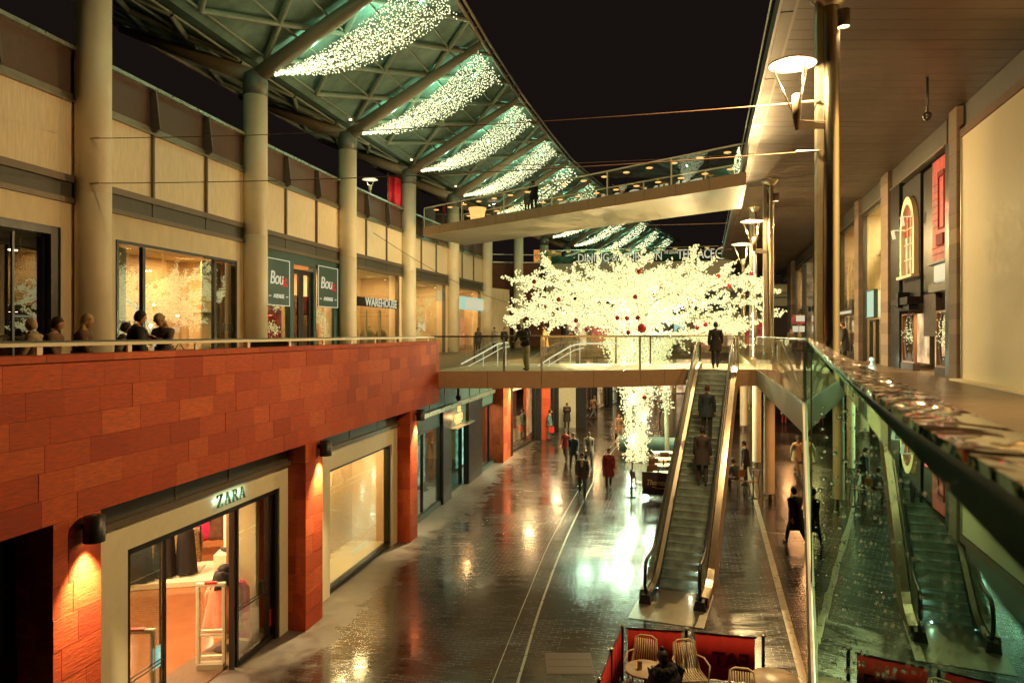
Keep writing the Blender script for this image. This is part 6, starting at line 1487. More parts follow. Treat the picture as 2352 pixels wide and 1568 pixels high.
for k, (x, y, Y) in enumerate(BA):
    P = px(x, y, Y-1.2); r = .105 if k != 16 else .2
    b_ = thing('bauble', '', 'bauble', P-V((0, 0, r)), 'red baubles on the lit tree'); mb = MB(); mb.ball(P, r, 14, 10); mb.build('ball', 'bauble', b_, True)
    mb = MB(); mb.lathe(P+V((0, 0, r*.97)), [(r*.22, 0), (r*.22, r*.2), (r*.05, r*.25), (r*.05, r*.6)], 8); mb.build('cap', 'gold_text', b_, True)
    b_['label'] = BL[k]

# ================================================================== CAFE AT THE BOTTOM: red windbreak, chairs, tables
def post(P, h, label, g):
    P = V(P); t = thing('barrier_post', label, 'barrier post', P, g)
    mb = MB(); mb.tube([P+V((0, 0, .02)), P+V((0, 0, h))], .028, 10); mb.build('pole', 'black_frame', t, True)
    mb = MB(); mb.lathe(P, [(.17, .0), (.17, .015), (.03, .03)], 20); mb.build('foot', 'black_frame', t, True)
    mb = MB(); mb.lathe(P+V((0, 0, h)), [(.03, 0), (.06, .005), (.06, .02), (.01, .03)], 16); mb.build('finial', 'steel', t, True)
def banner(p, q, h0, h1, m, label, g, txt=None, flip=False, seed=0):
    p, q = V(p), V(q); f = frame(p, q, 1); L = (q-p).length; n = 24; t = thing('barrier_banner', label, 'barrier banner', p.lerp(q, .5)+V((0, 0, h0)), g)
    mb = MB(); vs = []; fs = []
    for k in range(n+1):
        a = L*k/n; w = .012*math.sin(k*1.1+seed)
        for s in (-.003, .003): vs += [f.p(a, h0, s+w*1.6), f.p(a, h1, s+w*.3)]
    for k in range(n): b = 4*k; c = b+4; fs += [(b, c, c+1, b+1), (b+2, b+3, c+3, c+2), (b+1, c+1, c+3, b+3), (b, b+2, c+2, c)]
    mb.add(vs, fs); mb.build('cloth', m, t, True)
    mb = MB(); mb.tube([f.p(-.03, h1+.012, 0), f.p(L+.03, h1+.012, 0)], .013, 6); mb.build('top_bar', 'dark_frame', t, True)
    return t, f, L
G1 = 'posts of the red cafe windbreak'; G2 = 'red cloth panels of the cafe windbreak'
PA, PB_, PC = V((2.0, 13.04, 0)), V((1.66, 12.05, 0)), V((1.33, 11.0, 0)); PM1, PR = V((3.12, 12.87, 0)), V((4.40, 12.58, 0))
post(PA, 1.0, 'black post at the left corner of the red windbreak', G1); post(PB_, 1.0, 'black post in the middle of the red windbreak side', G1); post(PC, 1.0, 'black post at the near end of the red windbreak side', G1); post(PM1, 1., 'black post between the two facing red panels', G1); post(PR, 1.0, 'black post at the right end of the red windbreak', G1)
dAR = (PR-PA).normalized()
banner(PA+dAR*.1, PM1-dAR*.08, .18, .95, 'red_cloth', 'plain red panel at the left of the facing windbreak', G2)
tt, f, L = banner(PM1+dAR*.16, PR-dAR*.14, .16, .95, 'red_cloth', 'red panel with reversed dark lettering at the right', G2, seed=2)
mb = MB(); ftext(mb, f, 'EAT.', L*.56, .52, .02, .34, .004, flip=True, weight=.012, xs=1.05); mb.build('lettering', 'dim_red_text', tt)
banner(PB_+(PA-PB_)*.06, PA-(PA-PB_)*.06, .16, .95, 'red_cloth', 'red side panel nearest the escalator', G2, seed=4); banner(PC+(PB_-PC)*.05, PB_-(PB_-PC)*.05, .16, .95, 'red_cloth', 'red side panel at the bottom edge of the picture', G2, seed=6)
def slat_chair(loc, yaw, label):
    """cream metal armchair with vertical slats, facing +y locally"""
    t = thing('slat_chair', label, 'chair', (0, 0, 0), 'cream slatted cafe chairs')
    mb = MB(); ns = 10
    for k in range(ns):
        x = -.2+.4*k/(ns-1); xt = x*.88
        mb.strip([(x, .2, .445), (x, -.12, .43), (x*.98, -.19, .47)], .024, .012)
        mb.tube([(x*.98, -.19, .47), (xt*.97, -.27, .68), (xt, -.33, .86)], .0125, 5)
    mb.build('slats', 'chair_cream', t, True)
    mb = MB(); mb.tube([(-.22, .22, .44), (.22, .22, .44)], .018, 8); mb.tube([(-.23, .22, .44), (-.23, -.15, .43), (-.22, -.2, .48), (-.2, -.28, .7), (-.18, -.335, .86), (-.1, -.35, .9), (.1, -.35, .9), (.18, -.335, .86), (.2, -.28, .7), (.22, -.2, .48), (.23, -.15, .43), (.23, .22, .44)], .018, 8); mb.build('frame', 'chair_cream', t, True)
    for s in (-1, 1):
        mb = MB(); mb.tube([(s*.21, -.26, .66), (s*.28, -.1, .68), (s*.28, .18, .66), (s*.24, .22, .44)], .015, 8); mb.build('armrest', 'chair_cream', t, True)
        for yy, y2 in ((.2, .24), (-.17, -.26)): mb = MB(); mb.tube([(s*.21, yy, .43), (s*.23, y2, .0)], .014, 8); mb.build('leg', 'chair_cream', t, True)
    t.location = V(loc); t.rotation_euler = (0, 0, yaw); return t
ch = slat_chair((2.28, 12.52, 0), math.pi-.35, 'cream slatted armchair in the left corner of the red windbreak')
dup(ch, (3.06, 12.33, 0), math.pi+.1, 'cream slatted armchair before the gap between red panels'); dup(ch, (3.62, 11.25, 0), math.pi-.25, 'cream slatted armchair cut by the bottom edge of the picture')
dup(ch, (2.42, 11.2, 0), .15, 'cream slatted armchair under the seated person in dark fur')
def round_table(P, r, label):
    P = V(P); t = thing('round_table', label, 'table', P, 'round cafe tables')
    mb = MB(); mb.lathe(P, [(r-.01, .70), (r, .71), (r, .725), (r-.01, .732)], 40); mb.build('top', 'table_cream', t, True)
    mb = MB(); mb.tube([P+V((0, 0, .02)), P+V((0, 0, .70))], .03, 10); mb.lathe(P, [(.22, 0), (.22, .015), (.04, .03)], 24); mb.build('pedestal', 'steel_dull', t, True)
round_table((2.22, 11.95, 0), .34, 'small round table with cup before the person in dark fur'); round_table((4.25, 11.62, 0), .38, 'round cream table at the bottom right behind the red panel')
P = V((2.12, 11.92, .733)); mb = MB(); mb.lathe(P, [(.04, 0), (.042, .13), (.04, .14)], 14); mb.thing('paper_cup', 'paper cup on the small round table', 'cup', 'beige_cloth', None, True)
P = V((2.34, 11.83, .733)); mb = MB(); mb.box(P-V((.05, .04, 0)), P+V((.05, .04, .09))); mb.thing('napkin_box', 'dark napkin box on the small round table', 'box', 'black_frame', bevel=.01)

# ---- chocolate cafe beside the escalator
G3, G4 = 'posts of the dark brown cafe barrier', 'brown cafe chairs beside the escalator'
post((4.58, 27.6, 0), 1.05, 'post with round foot left of the dark lettered banner', G3); post((4.9, 29.3, 0), 1.05, 'second barrier post behind the dark lettered banner', G3); post((9.2, 27.4, 0), 1.05, 'barrier post right of the escalator by the pale column', G3)
tt, f, L = banner((4.98, 27.5, 0), (6.2, 27.05, 0), .15, .98, 'banner_brown', 'dark brown cafe banner with cream script lettering', 'brown cafe banners')
mb = MB(); ftext(mb, f, 'Thorntons', L*.50, .62, .02, .27, .004, shear=.3, weight=.006, xs=.85)
for k in range(10):
    u0, u1 = k/10, (k+1)/10; mb.fpoly(f, [(L*(.3+.5*u0), .46-.06*math.sin(math.pi*u0)), (L*(.3+.5*u1), .46-.06*math.sin(math.pi*u1)), (L*(.3+.5*u1), .48-.06*math.sin(math.pi*u1)), (L*(.3+.5*u0), .48-.06*math.sin(math.pi*u0))], .014, .022)
mb.build('lettering', 'gold_text', tt)
banner((5.6, 37.5, 0), (8.5, 36.5, 0), .1, 1.0, 'shop_teal', 'dark teal banner at the back of the brown chair cafe', 'brown cafe banners', seed=3)
def cafe_chair(loc, yaw, label):
    t = thing('cafe_chair', label, 'chair', (0, 0, 0), G4)
    mb = MB(); mb.box((-.2, -.2, .43), (.2, .2, .46)); mb.build('seat', 'wood', t, bevel=.01)
    mb = MB(); mb.hexa([(-.2, -.22, .62), (.2, -.22, .62), (.2, -.2, .62), (-.2, -.2, .62), (-.2, -.28, .92), (.2, -.28, .92), (.2, -.26, .92), (-.2, -.26, .92)]); mb.build('backrest', 'wood', t, bevel=.008)
    for s in (-1, 1):
        mb = MB(); mb.tube([(s*.19, .19, .43), (s*.2, .22, 0)], .015, 6); mb.build('leg', 'black_frame', t); mb = MB(); mb.tube([(s*.19, -.27, .9), (s*.19, -.2, .45), (s*.2, -.25, 0)], .015, 6); mb.build('leg', 'black_frame', t)
    t.location = V(loc); t.rotation_euler = (0, 0, yaw); return t
cc = cafe_chair((4.95, 28.2, 0), -1.2, 'brown cafe chair turned sideways behind the left post')
cpos = [(5.6, 28.1, -.1, 'brown chair right behind the dark lettered banner'), (6.3, 27.9, .1, 'brown chair by the escalator behind the dark banner'), (5.75, 29.7, .0, 'brown chair in the second row of the cafe'), (6.55, 29.5, .05, 'brown chair by the escalator in the second row'), (6.1, 31.2, 0, 'brown chair in the third row of the cafe'), (6.9, 32.8, 0, 'brown chair in the last row near the teal banner'), (9.0, 28.6, .3, 'brown chair right of the escalator before the suited man'), (9.45, 28.4, 1.9, 'brown chair right of the escalator turned to the post')]
for x, y, yw, lb in cpos: dup(cc, (x, y, 0), yw, lb)
def cafe_table(P, w, label):
    P = V(P); t = thing('cafe_table', label, 'table', P, 'white topped tables of the brown chair cafe'); mb = MB(); mb.box(P+V((-w, -.35, .71)), P+V((w, .35, .74))); mb.build('top', 'table_white', t, bevel=.008)
    mb = MB(); mb.tube([P+V((0, 0, .02)), P+V((0, 0, .71))], .03, 8); mb.lathe(P, [(.22, 0), (.22, .015), (.04, .03)], 16); mb.build('pedestal', 'black_frame', t, True)
for (x, y), lb in zip(((6.2, 28.75), (6.6, 30.4), (6.9, 31.9), (7.1, 33.6), (8.6, 29.6)), ('white table in the first row beside the escalator', 'white table in the second row beside the escalator', 'white table in the third row beside the escalator', 'white table in the last row beside the escalator', 'white table right of the escalator by the seated man')): cafe_table((x, y, 0), .5, lb)
for k, (x, y, lb) in enumerate(((5.85, 28.75, 'bottle on the first white cafe table'), (6.4, 30.35, 'bottle on the second white cafe table'))):
    P = V((x, y, .741)); mb = MB(); mb.lathe(P, [(.035, 0), (.035, .14), (.014, .19), (.014, .25)], 12); mb.thing('bottle', lb, 'bottle', 'black_rubber', 'bottles on the cafe tables', True)

# ================================================================== TERRACE BITS, BANNER, CABLES
P = px(850, 413, 38.5); t = thing('terrace_lamp', 'disc lamp glowing on the roof terrace behind the dark parapet', 'lamp', V((P.x, P.y, 12.3)))
mb = MB(); mb.lathe(P, [(.02, .1), (.3, .07), (.42, .0), (.3, -.02)], 28); mb.build('disc', 'lamp_disc', t, True)
mb = MB(); mb.tube([V((P.x, P.y, 12.3)), P+V((0, 0, -.55))], .05, 8); mb.lathe(P+V((0, 0, -.55)), [(.09, 0), (.1, .25)], 12); mb.tube([P+V((-.1, 0, -.35)), P+V((-.2, 0, -.02))], .015, 5); mb.tube([P+V((.1, 0, -.35)), P+V((.2, 0, -.02))], .015, 5); mb.build('post', 'white_plastic', t, True)
lamp('POINT', P+V((0, 0, -.18)), 30, (1, .75, .4), .05, name='terrace_light')
p0, p1 = px(893, 403, 41.5), px(921, 470, 41.5)
t = thing('red_banner', 'tall red banner hanging beside a column at the roof terrace', 'banner', V((p0.x, p0.y, 13))); mb = MB(); n = 10; vs = []; fs = []
for k in range(n+1):
    x = p0.x+(p1.x-p0.x)*k/n; yy = p0.y+.08*math.sin(k*.9); vs += [(x, yy, p1.z-.25+.1*k/n), (x, yy, p0.z-.02*k), (x, yy+.01, p0.z-.02*k), (x, yy+.01, p1.z-.25+.1*k/n)]
for k in range(n): b = 4*k; c = b+4; fs += [(b, c, c+1, b+1), (b+2, b+1, c+1, c+2), (b+3, b+2, c+2, c+3), (b, b+3, c+3, c)]
mb.add(vs, fs); mb.build('cloth', 'red_drape', t, True)
mb = MB(); mb.tube([p0+V((-.06, 0, -2.4)), p0+V((-.06, 0, .15))], .03, 6); mb.build('pole', 'steel_dull', t)
lamp('POINT', V(((p0.x+p1.x)/2+.5, p0.y-1.2, 14.2)), 14, (1, .8, .6), .04, name='banner_light')
def cable(a, b, label, sag=.15, r=.011, m='lime_cable'):
    a, b = V(a), V(b); pts = [a.lerp(b, k/14)-V((0, 0, sag*4*(k/14)*(1-k/14))) for k in range(15)]; t = thing('span_cable', label, 'cable', a.lerp(b, .5), 'thin cables spanning the street')
    mb = MB(); mb.tube(pts, r, 5); mb.build('cable', m, t, True)
    d = (a-b).normalized()
    for q0, q1 in ((b+d*.05, b+d*.45), (a-d*.05, a-d*.3)): mb = MB(); mb.tube([q0, q1], r*2.2, 6); mb.build('turnbuckle', 'steel_dull', t)
cable(px(207, 318, 18.3), px(1888, 232, 13.5), 'thin cable crossing in front of the fashion window columns'); cable(px(207, 421, 18.3), px(1888, 346, 13.5), 'lower thin cable parallel to the one above the fashion window')
cable(px(937, 383, 42), px(1740, 352, 31.5), 'cable crossing the night sky above the upper bridge', r=.018); cable(px(1190, 515, 64), px(1715, 511, 44), 'cable crossing just under the upper bridge', r=.025); cable(px(1250, 577, 70), px(1680, 572, 52), 'lowest cable over the far footbridge', r=.028)
mb = MB(); a, b = px(858, 535, 36.5), px(1185, 700, 62); mb.tube([a.lerp(b, k/10)-V((0, 0, .5*4*(k/10)*(1-k/10))) for k in range(11)], .015, 5); mb.thing('loose_cable', 'loose cable slanting across the cream upper facade', 'cable', 'wire')
# ================================================================== PEOPLE
def skin_mesh(verts, edges, radii, sub=1, root=0):
    me = bpy.data.meshes.new('sk'); me.from_pydata([tuple(v) for v in verts], edges, []); o = bpy.data.objects.new('sk', me); COL.objects.link(o)
    sm = o.modifiers.new('s', 'SKIN'); sm.use_smooth_shade = True
    lay = me.skin_vertices[0].data
    for i, r in enumerate(radii): lay[i].radius = r if isinstance(r, tuple) else (r, r); lay[i].use_root = (i == root)
    ss = o.modifiers.new('u', 'SUBSURF'); ss.levels = sub; ss.render_levels = sub
    dg = bpy.context.evaluated_depsgraph_get(); m2 = bpy.data.meshes.new_from_object(o.evaluated_get(dg))
    vs = [v.co.copy() for v in m2.vertices]; fs = [tuple(p.vertices) for p in m2.polygons]
    bpy.data.objects.remove(o); bpy.data.meshes.remove(me); bpy.data.meshes.remove(m2)
    return vs, fs
def Rx(a): return Matrix.Rotation(a, 3, 'X')
POSES = dict(
 stand=dict(lean=3, hL=3, kL=4, hR=-2, kR=3, aL=(4, 9, 14, 0), aR=(2, 9, 16, 0), head=4),
 phone=dict(lean=4, hL=3, kL=3, hR=-1, kR=3, aL=(28, 8, 100, 42), aR=(28, 8, 100, 42), head=28),
 pocket=dict(lean=2, hL=5, kL=4, hR=-4, kR=4, aL=(-14, 14, 52, 22), aR=(-14, 14, 52, 22), head=3),
 walk=dict(lean=5, hL=26, kL=10, hR=-16, kR=26, aL=(-20, 7, 14, 0), aR=(22, 7, 28, 5), head=3),
 walk2=dict(lean=5, hL=-14, kL=22, hR=22, kR=6, aL=(20, 7, 26, 5), aR=(-18, 7, 14, 0), head=3),
 leanrail=dict(lean=26, hL=4, kL=8, hR=-10, kR=4, aL=(42, 10, 62, 20), aR=(42, 10, 62, 20), head=30),
 sit=dict(lean=8, hL=86, kL=88, hR=82, kR=86, aL=(24, 10, 72, 30), aR=(22, 10, 76, 30), head=10),
 bag=dict(lean=4, hL=10, kL=8, hR=-8, kR=10, aL=(4, 9, 14, 0), aR=(-10, 10, 80, 30), head=3))
def person(label, loc, yaw, pose='stand', H=1.74, top='dark_cloth', legs='denim', hair='hair_dark', coat=.12, bulk=1., hairlong=0., hat=None, bag=None, group=None, phone=False, yawhead=0, scarf=None, fur=False, shoes='leather_black'):
    p = POSES[pose]; s = H/1.74; lean = R(p['lean'])
    t = thing('person', label, 'person', (0, 0, 0), group)
    Rl = Rx(-lean); up = lambda z, x=0, y=0: V((0, 0, HZ))+Rl @ V((x, y, z))
    # legs first, to set the hip height on the ground
    def legpts(side, hf, kf):
        h = V((side*.095, 0, 0)); k = h+V((side*.01, math.sin(R(hf))*.44, -math.cos(R(hf))*.44)); sh = R(hf-kf); a = k+V((0, math.sin(sh)*.42, -math.cos(sh)*.42)); return h, k, a
    L, Rr = legpts(-1, p['hL'], p['kL']), legpts(1, p['hR'], p['kR'])
    HZ = .085-min(L[2].z, Rr[2].z)
    if pose == 'sit': HZ = .53
    off = V((0, 0, HZ)); L = [q+off for q in L]; Rr = [q+off for q in Rr]
    pel = V((0, 0, HZ)); wa = up(.17); chst = up(.36); nb = up(.51); nt = up(.575, 0, .012)
    def arm(side, q):
        fl, ab, el, inn = [R(x) for x in q]
        sh = up(.455, side*.175); d = Rl @ V((side*math.sin(ab), math.sin(fl)*math.cos(ab), -math.cos(fl)*math.cos(ab))); e = sh+d*.285
        d2 = Rl @ V((side*math.sin(ab)*.3-side*math.sin(inn)*.9, math.sin(fl+el), -math.cos(fl+el))); d2.normalize(); w = e+d2*.25; return sh, e, w, d2
    aL, aR = arm(-1, p['aL']), arm(1, p['aR'])
    def S(q): return q*s
    # ---- body: one skinned surface with head and hands
    vs = [pel, wa, chst, nb, nt, aL[0], aL[1], aL[2], aR[0], aR[1], aR[2], L[0], L[1], L[2], Rr[0], Rr[1], Rr[2]]
    es = [(0, 1), (1, 2), (2, 3), (3, 4), (3, 5), (5, 6), (6, 7), (3, 8), (8, 9), (9, 10), (0, 11), (11, 12), (12, 13), (0, 14), (14, 15), (15, 16)]
    rd = [.12, .105, .12, .062, .052, .055, .04, .026, .055, .04, .026, .08, .052, .036, .08, .052, .036]
    bv, bf = skin_mesh([S(q) for q in vs], es, [r*s for r in rd])
    mb = MB(); mb.add(bv, bf)
    Rh = Rl @ Rx(-R(p['head'])) @ Matrix.Rotation(R(yawhead), 3, 'Z')
    hc = nt+Rh @ V((0, .02, .115))
    def HP(x, y, z): return S(hc+Rh @ V((x, y, z)))
    # head: skull narrowing to a jaw, nose, ears
    n, m = 16, 12; hv = []; hf = []
    for i in range(m+1):
        th = math.pi*i/m
        for j in range(n):
            ph = 2*math.pi*j/n; x, y, z = math.sin(th)*math.cos(ph), math.sin(th)*math.sin(ph), math.cos(th)
            jaw = max(0, -z); xx = .075*x*(1-.32*jaw); yy = .095*y*(1-.18*jaw)+.018*jaw; zz = .118*z
            if y > .8 and -.25 < z < .1: yy += .008
            if y > .75 and .05 < z < .3 and abs(x) > .2: yy -= .008
            hv.append(HP(xx, yy, zz))
    for i in range(m):
        for j in range(n): hf.append((i*n+j, (i+1)*n+j, (i+1)*n+(j+1) % n, i*n+(j+1) % n))
    mb.add(hv, hf)
    mb.add([HP(-.012, .088, .03), HP(.012, .088, .03), HP(.017, .09, -.022), HP(-.017, .09, -.022), HP(0, .118, -.018)], [(0, 1, 4), (1, 2, 4), (2, 3, 4), (3, 0, 4)])
    for sd in (-1, 1): mb.ball(HP(sd*.076, -.005, .0), .02*s, 8, 6, (.4, .8, 1.3))
    mb.add([HP(-.024, .096, -.052), HP(.024, .096, -.052), HP(.02, .097, -.062), HP(-.02, .097, -.062)], [(0, 1, 2, 3)], 2)
    for sd in (-1, 1): mb.ball(HP(sd*.03, .081, .015), .0105*s, 8, 6, (1.1, .6, .8), 1)
    # hands: palm, four curled fingers of different lengths, thumb
    for sd, a in ((-1, aL), (1, aR)):
        w, d2 = a[2], a[3]; side = V((sd, 0, 0)) if abs(d2.x) < .7 else V((0, 1, 0)); pn = d2.cross(side).normalized(); lat = pn.cross(d2).normalized()
        Rm = Matrix((lat, d2, pn)).transposed()
        mb.ball(S(w+d2*.05), .045*s, 8, 6, (.85, 1.15, .42), 0, Rm)
        for q, ln in enumerate((.062, .074, .07, .055)):
            b0 = w+d2*.085+lat*((q-1.5)*.019); k1 = b0+d2*(ln*.5)-pn*.008; k2 = k1+(d2*.7-pn*.7).normalized()*ln*.5
            mb.tube([S(b0-d2*.03), S(k1), S(k2)], [.0095*s, .009*s, .007*s], 6)
        th0 = w+d2*.025+lat*sd*-.03; mb.tube([S(th0), S(th0+(d2*.6-lat*sd*.7-pn*.3)*.04), S(th0+(d2*.9-lat*sd*.5-pn*.5)*.07)], [.012*s, .011*s, .008*s], 6)
    mb.build('body', ['skin', 'eye_dark', 'maroon_cloth'], t, True)
    # ---- trousers
    vs = [pel+V((0, 0, .05)), pel, L[0], L[1], L[2], Rr[0], Rr[1], Rr[2]]
    lv, lf = skin_mesh([S(q) for q in vs], [(0, 1), (1, 2), (2, 3), (3, 4), (1, 5), (5, 6), (6, 7)], [r*s for r in (.13, .135, .10, .072, .058, .10, .072, .058)], root=1)
    mb = MB(); mb.add(lv, lf); mb.build('trousers', legs, t, True)
    # ---- jacket
    vs = [pel+V((0, 0, .06)), wa, chst, up(.475), up(.525), aL[0], aL[1], aL[2]-aL[3]*.01, aR[0], aR[1], aR[2]-aR[3]*.01]
    k = bulk
    jv, jf = skin_mesh([S(q) for q in vs], [(0, 1), (1, 2), (2, 3), (3, 4), (3, 5), (5, 6), (6, 7), (3, 8), (8, 9), (9, 10)], [r*s for r in (.142*k, .135*k, .15*k, .10*k, .066, .078*k, .06*k, .044*k, .078*k, .06*k, .044*k)])
    mb = MB(); mb.add(jv, jf)
    if coat and pose != 'sit':
        rows = 6; nn = 18; cv = []; cf = []
        for i in range(rows):
            q = i/(rows-1); z = .16-(coat+.16)*q
            for j in range(nn):
                an = 2*math.pi*j/nn; rr = (.165+.035*q)*k; cv.append(S(up(z, rr*1.08*math.cos(an), rr*.86*math.sin(an)+.0)))
        for i in range(rows-1):
            for j in range(nn): cf.append((i*nn+j, (i+1)*nn+j, (i+1)*nn+(j+1) % nn, i*nn+(j+1) % nn))
        mb.add(cv, cf)
    mb.tube([S(up(.49, 0, -.0)), S(up(.545, 0, .01))], [.085*s*k, .075*s], 12, cap=False)
    mb.build('jacket', top, t, True)
    # ---- shoes
    mb = MB()
    for q in (L, Rr):
        a = q[2]; mb.ball(S(a+V((0, .055, -.045))), .05*s, 10, 6, (.85, 2.5, .8)); mb.ball(S(a+V((0, -.02, -.02))), .048*s, 8, 6, (.85, 1., 1.2))
    mb.build('shoes', shoes, t, True)
    # ---- hair / hat
    mb = MB(); hv = []; hf = []; n, m = 16, 8
    for i in range(m+1):
        th = (math.pi*.74)*i/m
        for j in range(n):
            ph = 2*math.pi*j/n; x, y, z = math.sin(th)*math.cos(ph), math.sin(th)*math.sin(ph), math.cos(th)
            cut = .35 if y > .3 else 0.
            zz = max(z, .34 if y > .35 else (-.12 if y > .0 else -.62)); jj = 1.1+.02*math.sin(7*ph+i)
            hv.append(HP(.078*x*jj, .097*y*jj-.006, .121*zz*jj))
    for i in range(m):
        for j in range(n): hf.append((i*n+j, (i+1)*n+j, (i+1)*n+(j+1) % n, i*n+(j+1) % n))
    mb.add(hv, hf)
    if hairlong:
        mb.ball(HP(0, -.045, -.06-hairlong*.35), .085*s, 12, 8, (1.05, .62, 1.+hairlong*4), 0, Rh)
    mb.build('hair', hair, t, True)
    if hat:
        mb = MB(); mb.ball(HP(0, -.008, .055), .094*s, 14, 8, (.95, 1.16, .98), 0, Rh)
        if hat != 'hair_dark': mb.tube([HP(.095*math.cos(2*math.pi*q/14), .11*math.sin(2*math.pi*q/14)-.008, .035) for q in range(15)], .016*s, 6, cap=False)
        if hat == 'hair_dark': mb.ball(HP(0, -.03, .16), .04*s, 10, 6)
        mb.build('hat', hat, t, True)
    if scarf: mb = MB(); mb.tube([S(up(.53, .085*math.cos(2*math.pi*q/12), .08*math.sin(2*math.pi*q/12))) for q in range(13)], .038*s, 8, cap=False); mb.ball(S(up(.42, 0, .13)), .07*s, 10, 7, (.8, .5, 1.9)); mb.build('scarf', scarf, t, True)
    if fur:
        mb = MB(); fr_r = random.Random(4)
        for q in range(130):
            an = fr_r.uniform(0, 6.28); c = up(.50+fr_r.uniform(-.05, .06), .15*math.cos(an), .12*math.sin(an)-.02); mb.ball(S(c), fr_r.uniform(.03, .06), 6, 4, (1, 1, 1.2))
        mb.build('fur_collar', 'black_cloth', t, True)
    t.location = V(loc); t.rotation_euler = (0, 0, R(yaw))
    M = Matrix.Translation(V(loc)) @ Matrix.Rotation(R(yaw), 4, 'Z')
    if bag:
        kind, m, lb = bag
        mb = MB()
        if kind == 'back':
            c = S(up(.30, 0, -.21)); mb.ball((0, 0, 0), .17*s, 12, 8, (.95, .62, 1.35))
            for v in range(len(mb.v)): mb.v[v] = mb.v[v]+c
            for sd in (-1, 1): mb.tube([S(up(.47, sd*.1, -.1)), S(up(.5, sd*.11, .02)), S(up(.38, sd*.12, .14)), S(up(.2, sd*.13, .06)), S(up(.16, sd*.12, -.12))], .018*s, 6)
        else:
            a = aR[2]+aR[3]*.1; c = S(a); mb.box(c+V((-.05, -.15, -.42)), c+V((.05, .15, -.1))); mb.tube([c+V((0, -.1, -.1)), c+V((0, 0, .0)), c+V((0, .1, -.1))], .01, 5)
        mb.v = [M @ q for q in mb.v]; mb.thing('backpack' if kind == 'back' else 'shopping_bag', lb, 'backpack' if kind == 'back' else 'bag', m, None, kind == 'back')
    if phone:
        mb = MB(); c = S((aL[2]+aR[2])/2+aL[3]*.1+V((0, .03, .03))); mb.box(c+V((-.035, -.006, -.05)), c+V((.035, .006, .07))); mb.v = [M @ q for q in mb.v]; mb.thing('mobile_phone', 'dark phone held by '+phone, 'phone', 'black_rubber')
    return t
def at(x, y, h=DECK, Y=None):
    P = gp(x, y, h) if Y is None else px(x, y, Y); return V((P.x, P.y, h))
# walkway on the left: depth about 15-17 m
person('person in dark hooded puffer jacket with back turned by the fashion window', at(312, 770, DECK, 12.6), -52, 'stand', 1.70, 'black_cloth', 'black_cloth', 'hair_dark', .18, 1.32)
person('person in beige woolly hat and plaid shirt looking down at phone', at(378, 770, DECK, 13.6), 165, 'phone', 1.68, 'plaid_cloth', 'denim', 'hair_blond', .1, 1.05, hairlong=.2, hat='beige_cloth', phone='the person in the beige woolly hat')
mb = MB(); P = at(412, 820, DECK, 13.2); mb.hexa([P+V((-.2, -.08, .5)), P+V((.22, -.08, .5)), P+V((.22, .08, .5)), P+V((-.2, .08, .5)), P+V((-.15, -.05, .98)), P+V((.15, -.05, .98)), P+V((.15, .05, .98)), P+V((-.15, .05, .98))]); mb.tube([P+V((-.1, 0, .98)), P+V((0, 0, 1.15)), P+V((.1, 0, .98))], .012, 6); mb.thing('shopping_bag', 'dark patterned bag hanging beside the person in the beige hat', 'bag', 'navy_cloth', bevel=.02)
person('fair haired person in dark coat walking past the cream column', at(186, 770, DECK, 12.0), -70, 'walk', 1.68, 'brown_cloth', 'dark_cloth', 'hair_blond', .35, 1.15, hairlong=.15)
person('person in grey coat just left of the dark puffer jacket', at(278, 770, DECK, 13.6), -60, 'walk2', 1.55, 'grey_cloth', 'dark_cloth', 'hair_brown', .3, 1.1)
person('person in brown jacket passing the dark corner window', at(118, 770, DECK, 11.5), -80, 'walk', 1.62, 'brown_cloth', 'dark_cloth', 'hair_brown', .2, 1.1)
person('person in pale coat passing the dark corner window', at(84, 770, DECK, 12.5), 100, 'walk2', 1.6, 'beige_cloth', 'dark_cloth', 'hair_blond', .3, 1.05)
f1, _ = bayframe(1); c = f1.p(f1.a_of(44, -1.2), DECK+.35, -1.2); tm = thing('mannequin', 'dark bald mannequin in a black suit inside the corner window', 'mannequin', c)
mb = MB(); mb.ball(c+V((0, 0, 1.62)), .115, 12, 8, (.85, 1, 1.2)); mb.tube([c+V((0, 0, 1.3)), c+V((0, 0, 1.52))], .055, 8); mb.build('head', 'black_rubber', tm, True); mb = MB(); garment(mb, c+V((0, 0, 1.48)), .52, 1.3, .3, .4, seed=90); mb.build('suit', 'black_cloth', tm, True)
# lower bridge
person('person in black top and pale trousers leaning on the footbridge rail', at(1207, 852, DECK, 25.3), 175-30, 'leanrail', 1.72, 'black_cloth', 'pale_trouser', 'hair_dark', .02, .95, hairlong=.12, hat='hair_dark', bag=('back', 'black_cloth', 'black backpack of the person leaning on the footbridge rail'))
person('person in amber coat standing beyond the footbridge', at(1252, 800, DECK, 40), 70, 'stand', 1.74, 'amber_cloth', 'dark_cloth', 'hair_dark', .4, 1.1)
person('person in dark coat at the far rail left of the tree', at(1310, 800, DECK, 44), 180, 'phone', 1.74, 'black_cloth', 'dark_cloth', 'hair_dark', .3, 1.1, group=None)
person('person in dark coat beside another at the far rail, facing left', at(1325, 800, DECK, 46), 120, 'stand', 1.7, 'dark_cloth', 'dark_cloth', 'hair_brown', .3, 1.1)
person('person by the cream block with tan coat', at(1136, 800, DECK, 50), 150, 'stand', 1.72, 'grey_cloth', 'dark_cloth', 'hair_dark', .3, 1.1); person('person in dark coat right of another by the cream block', at(1158, 800, DECK, 50), 190, 'stand', 1.7, 'black_cloth', 'dark_cloth', 'hair_dark', .3, 1.1)
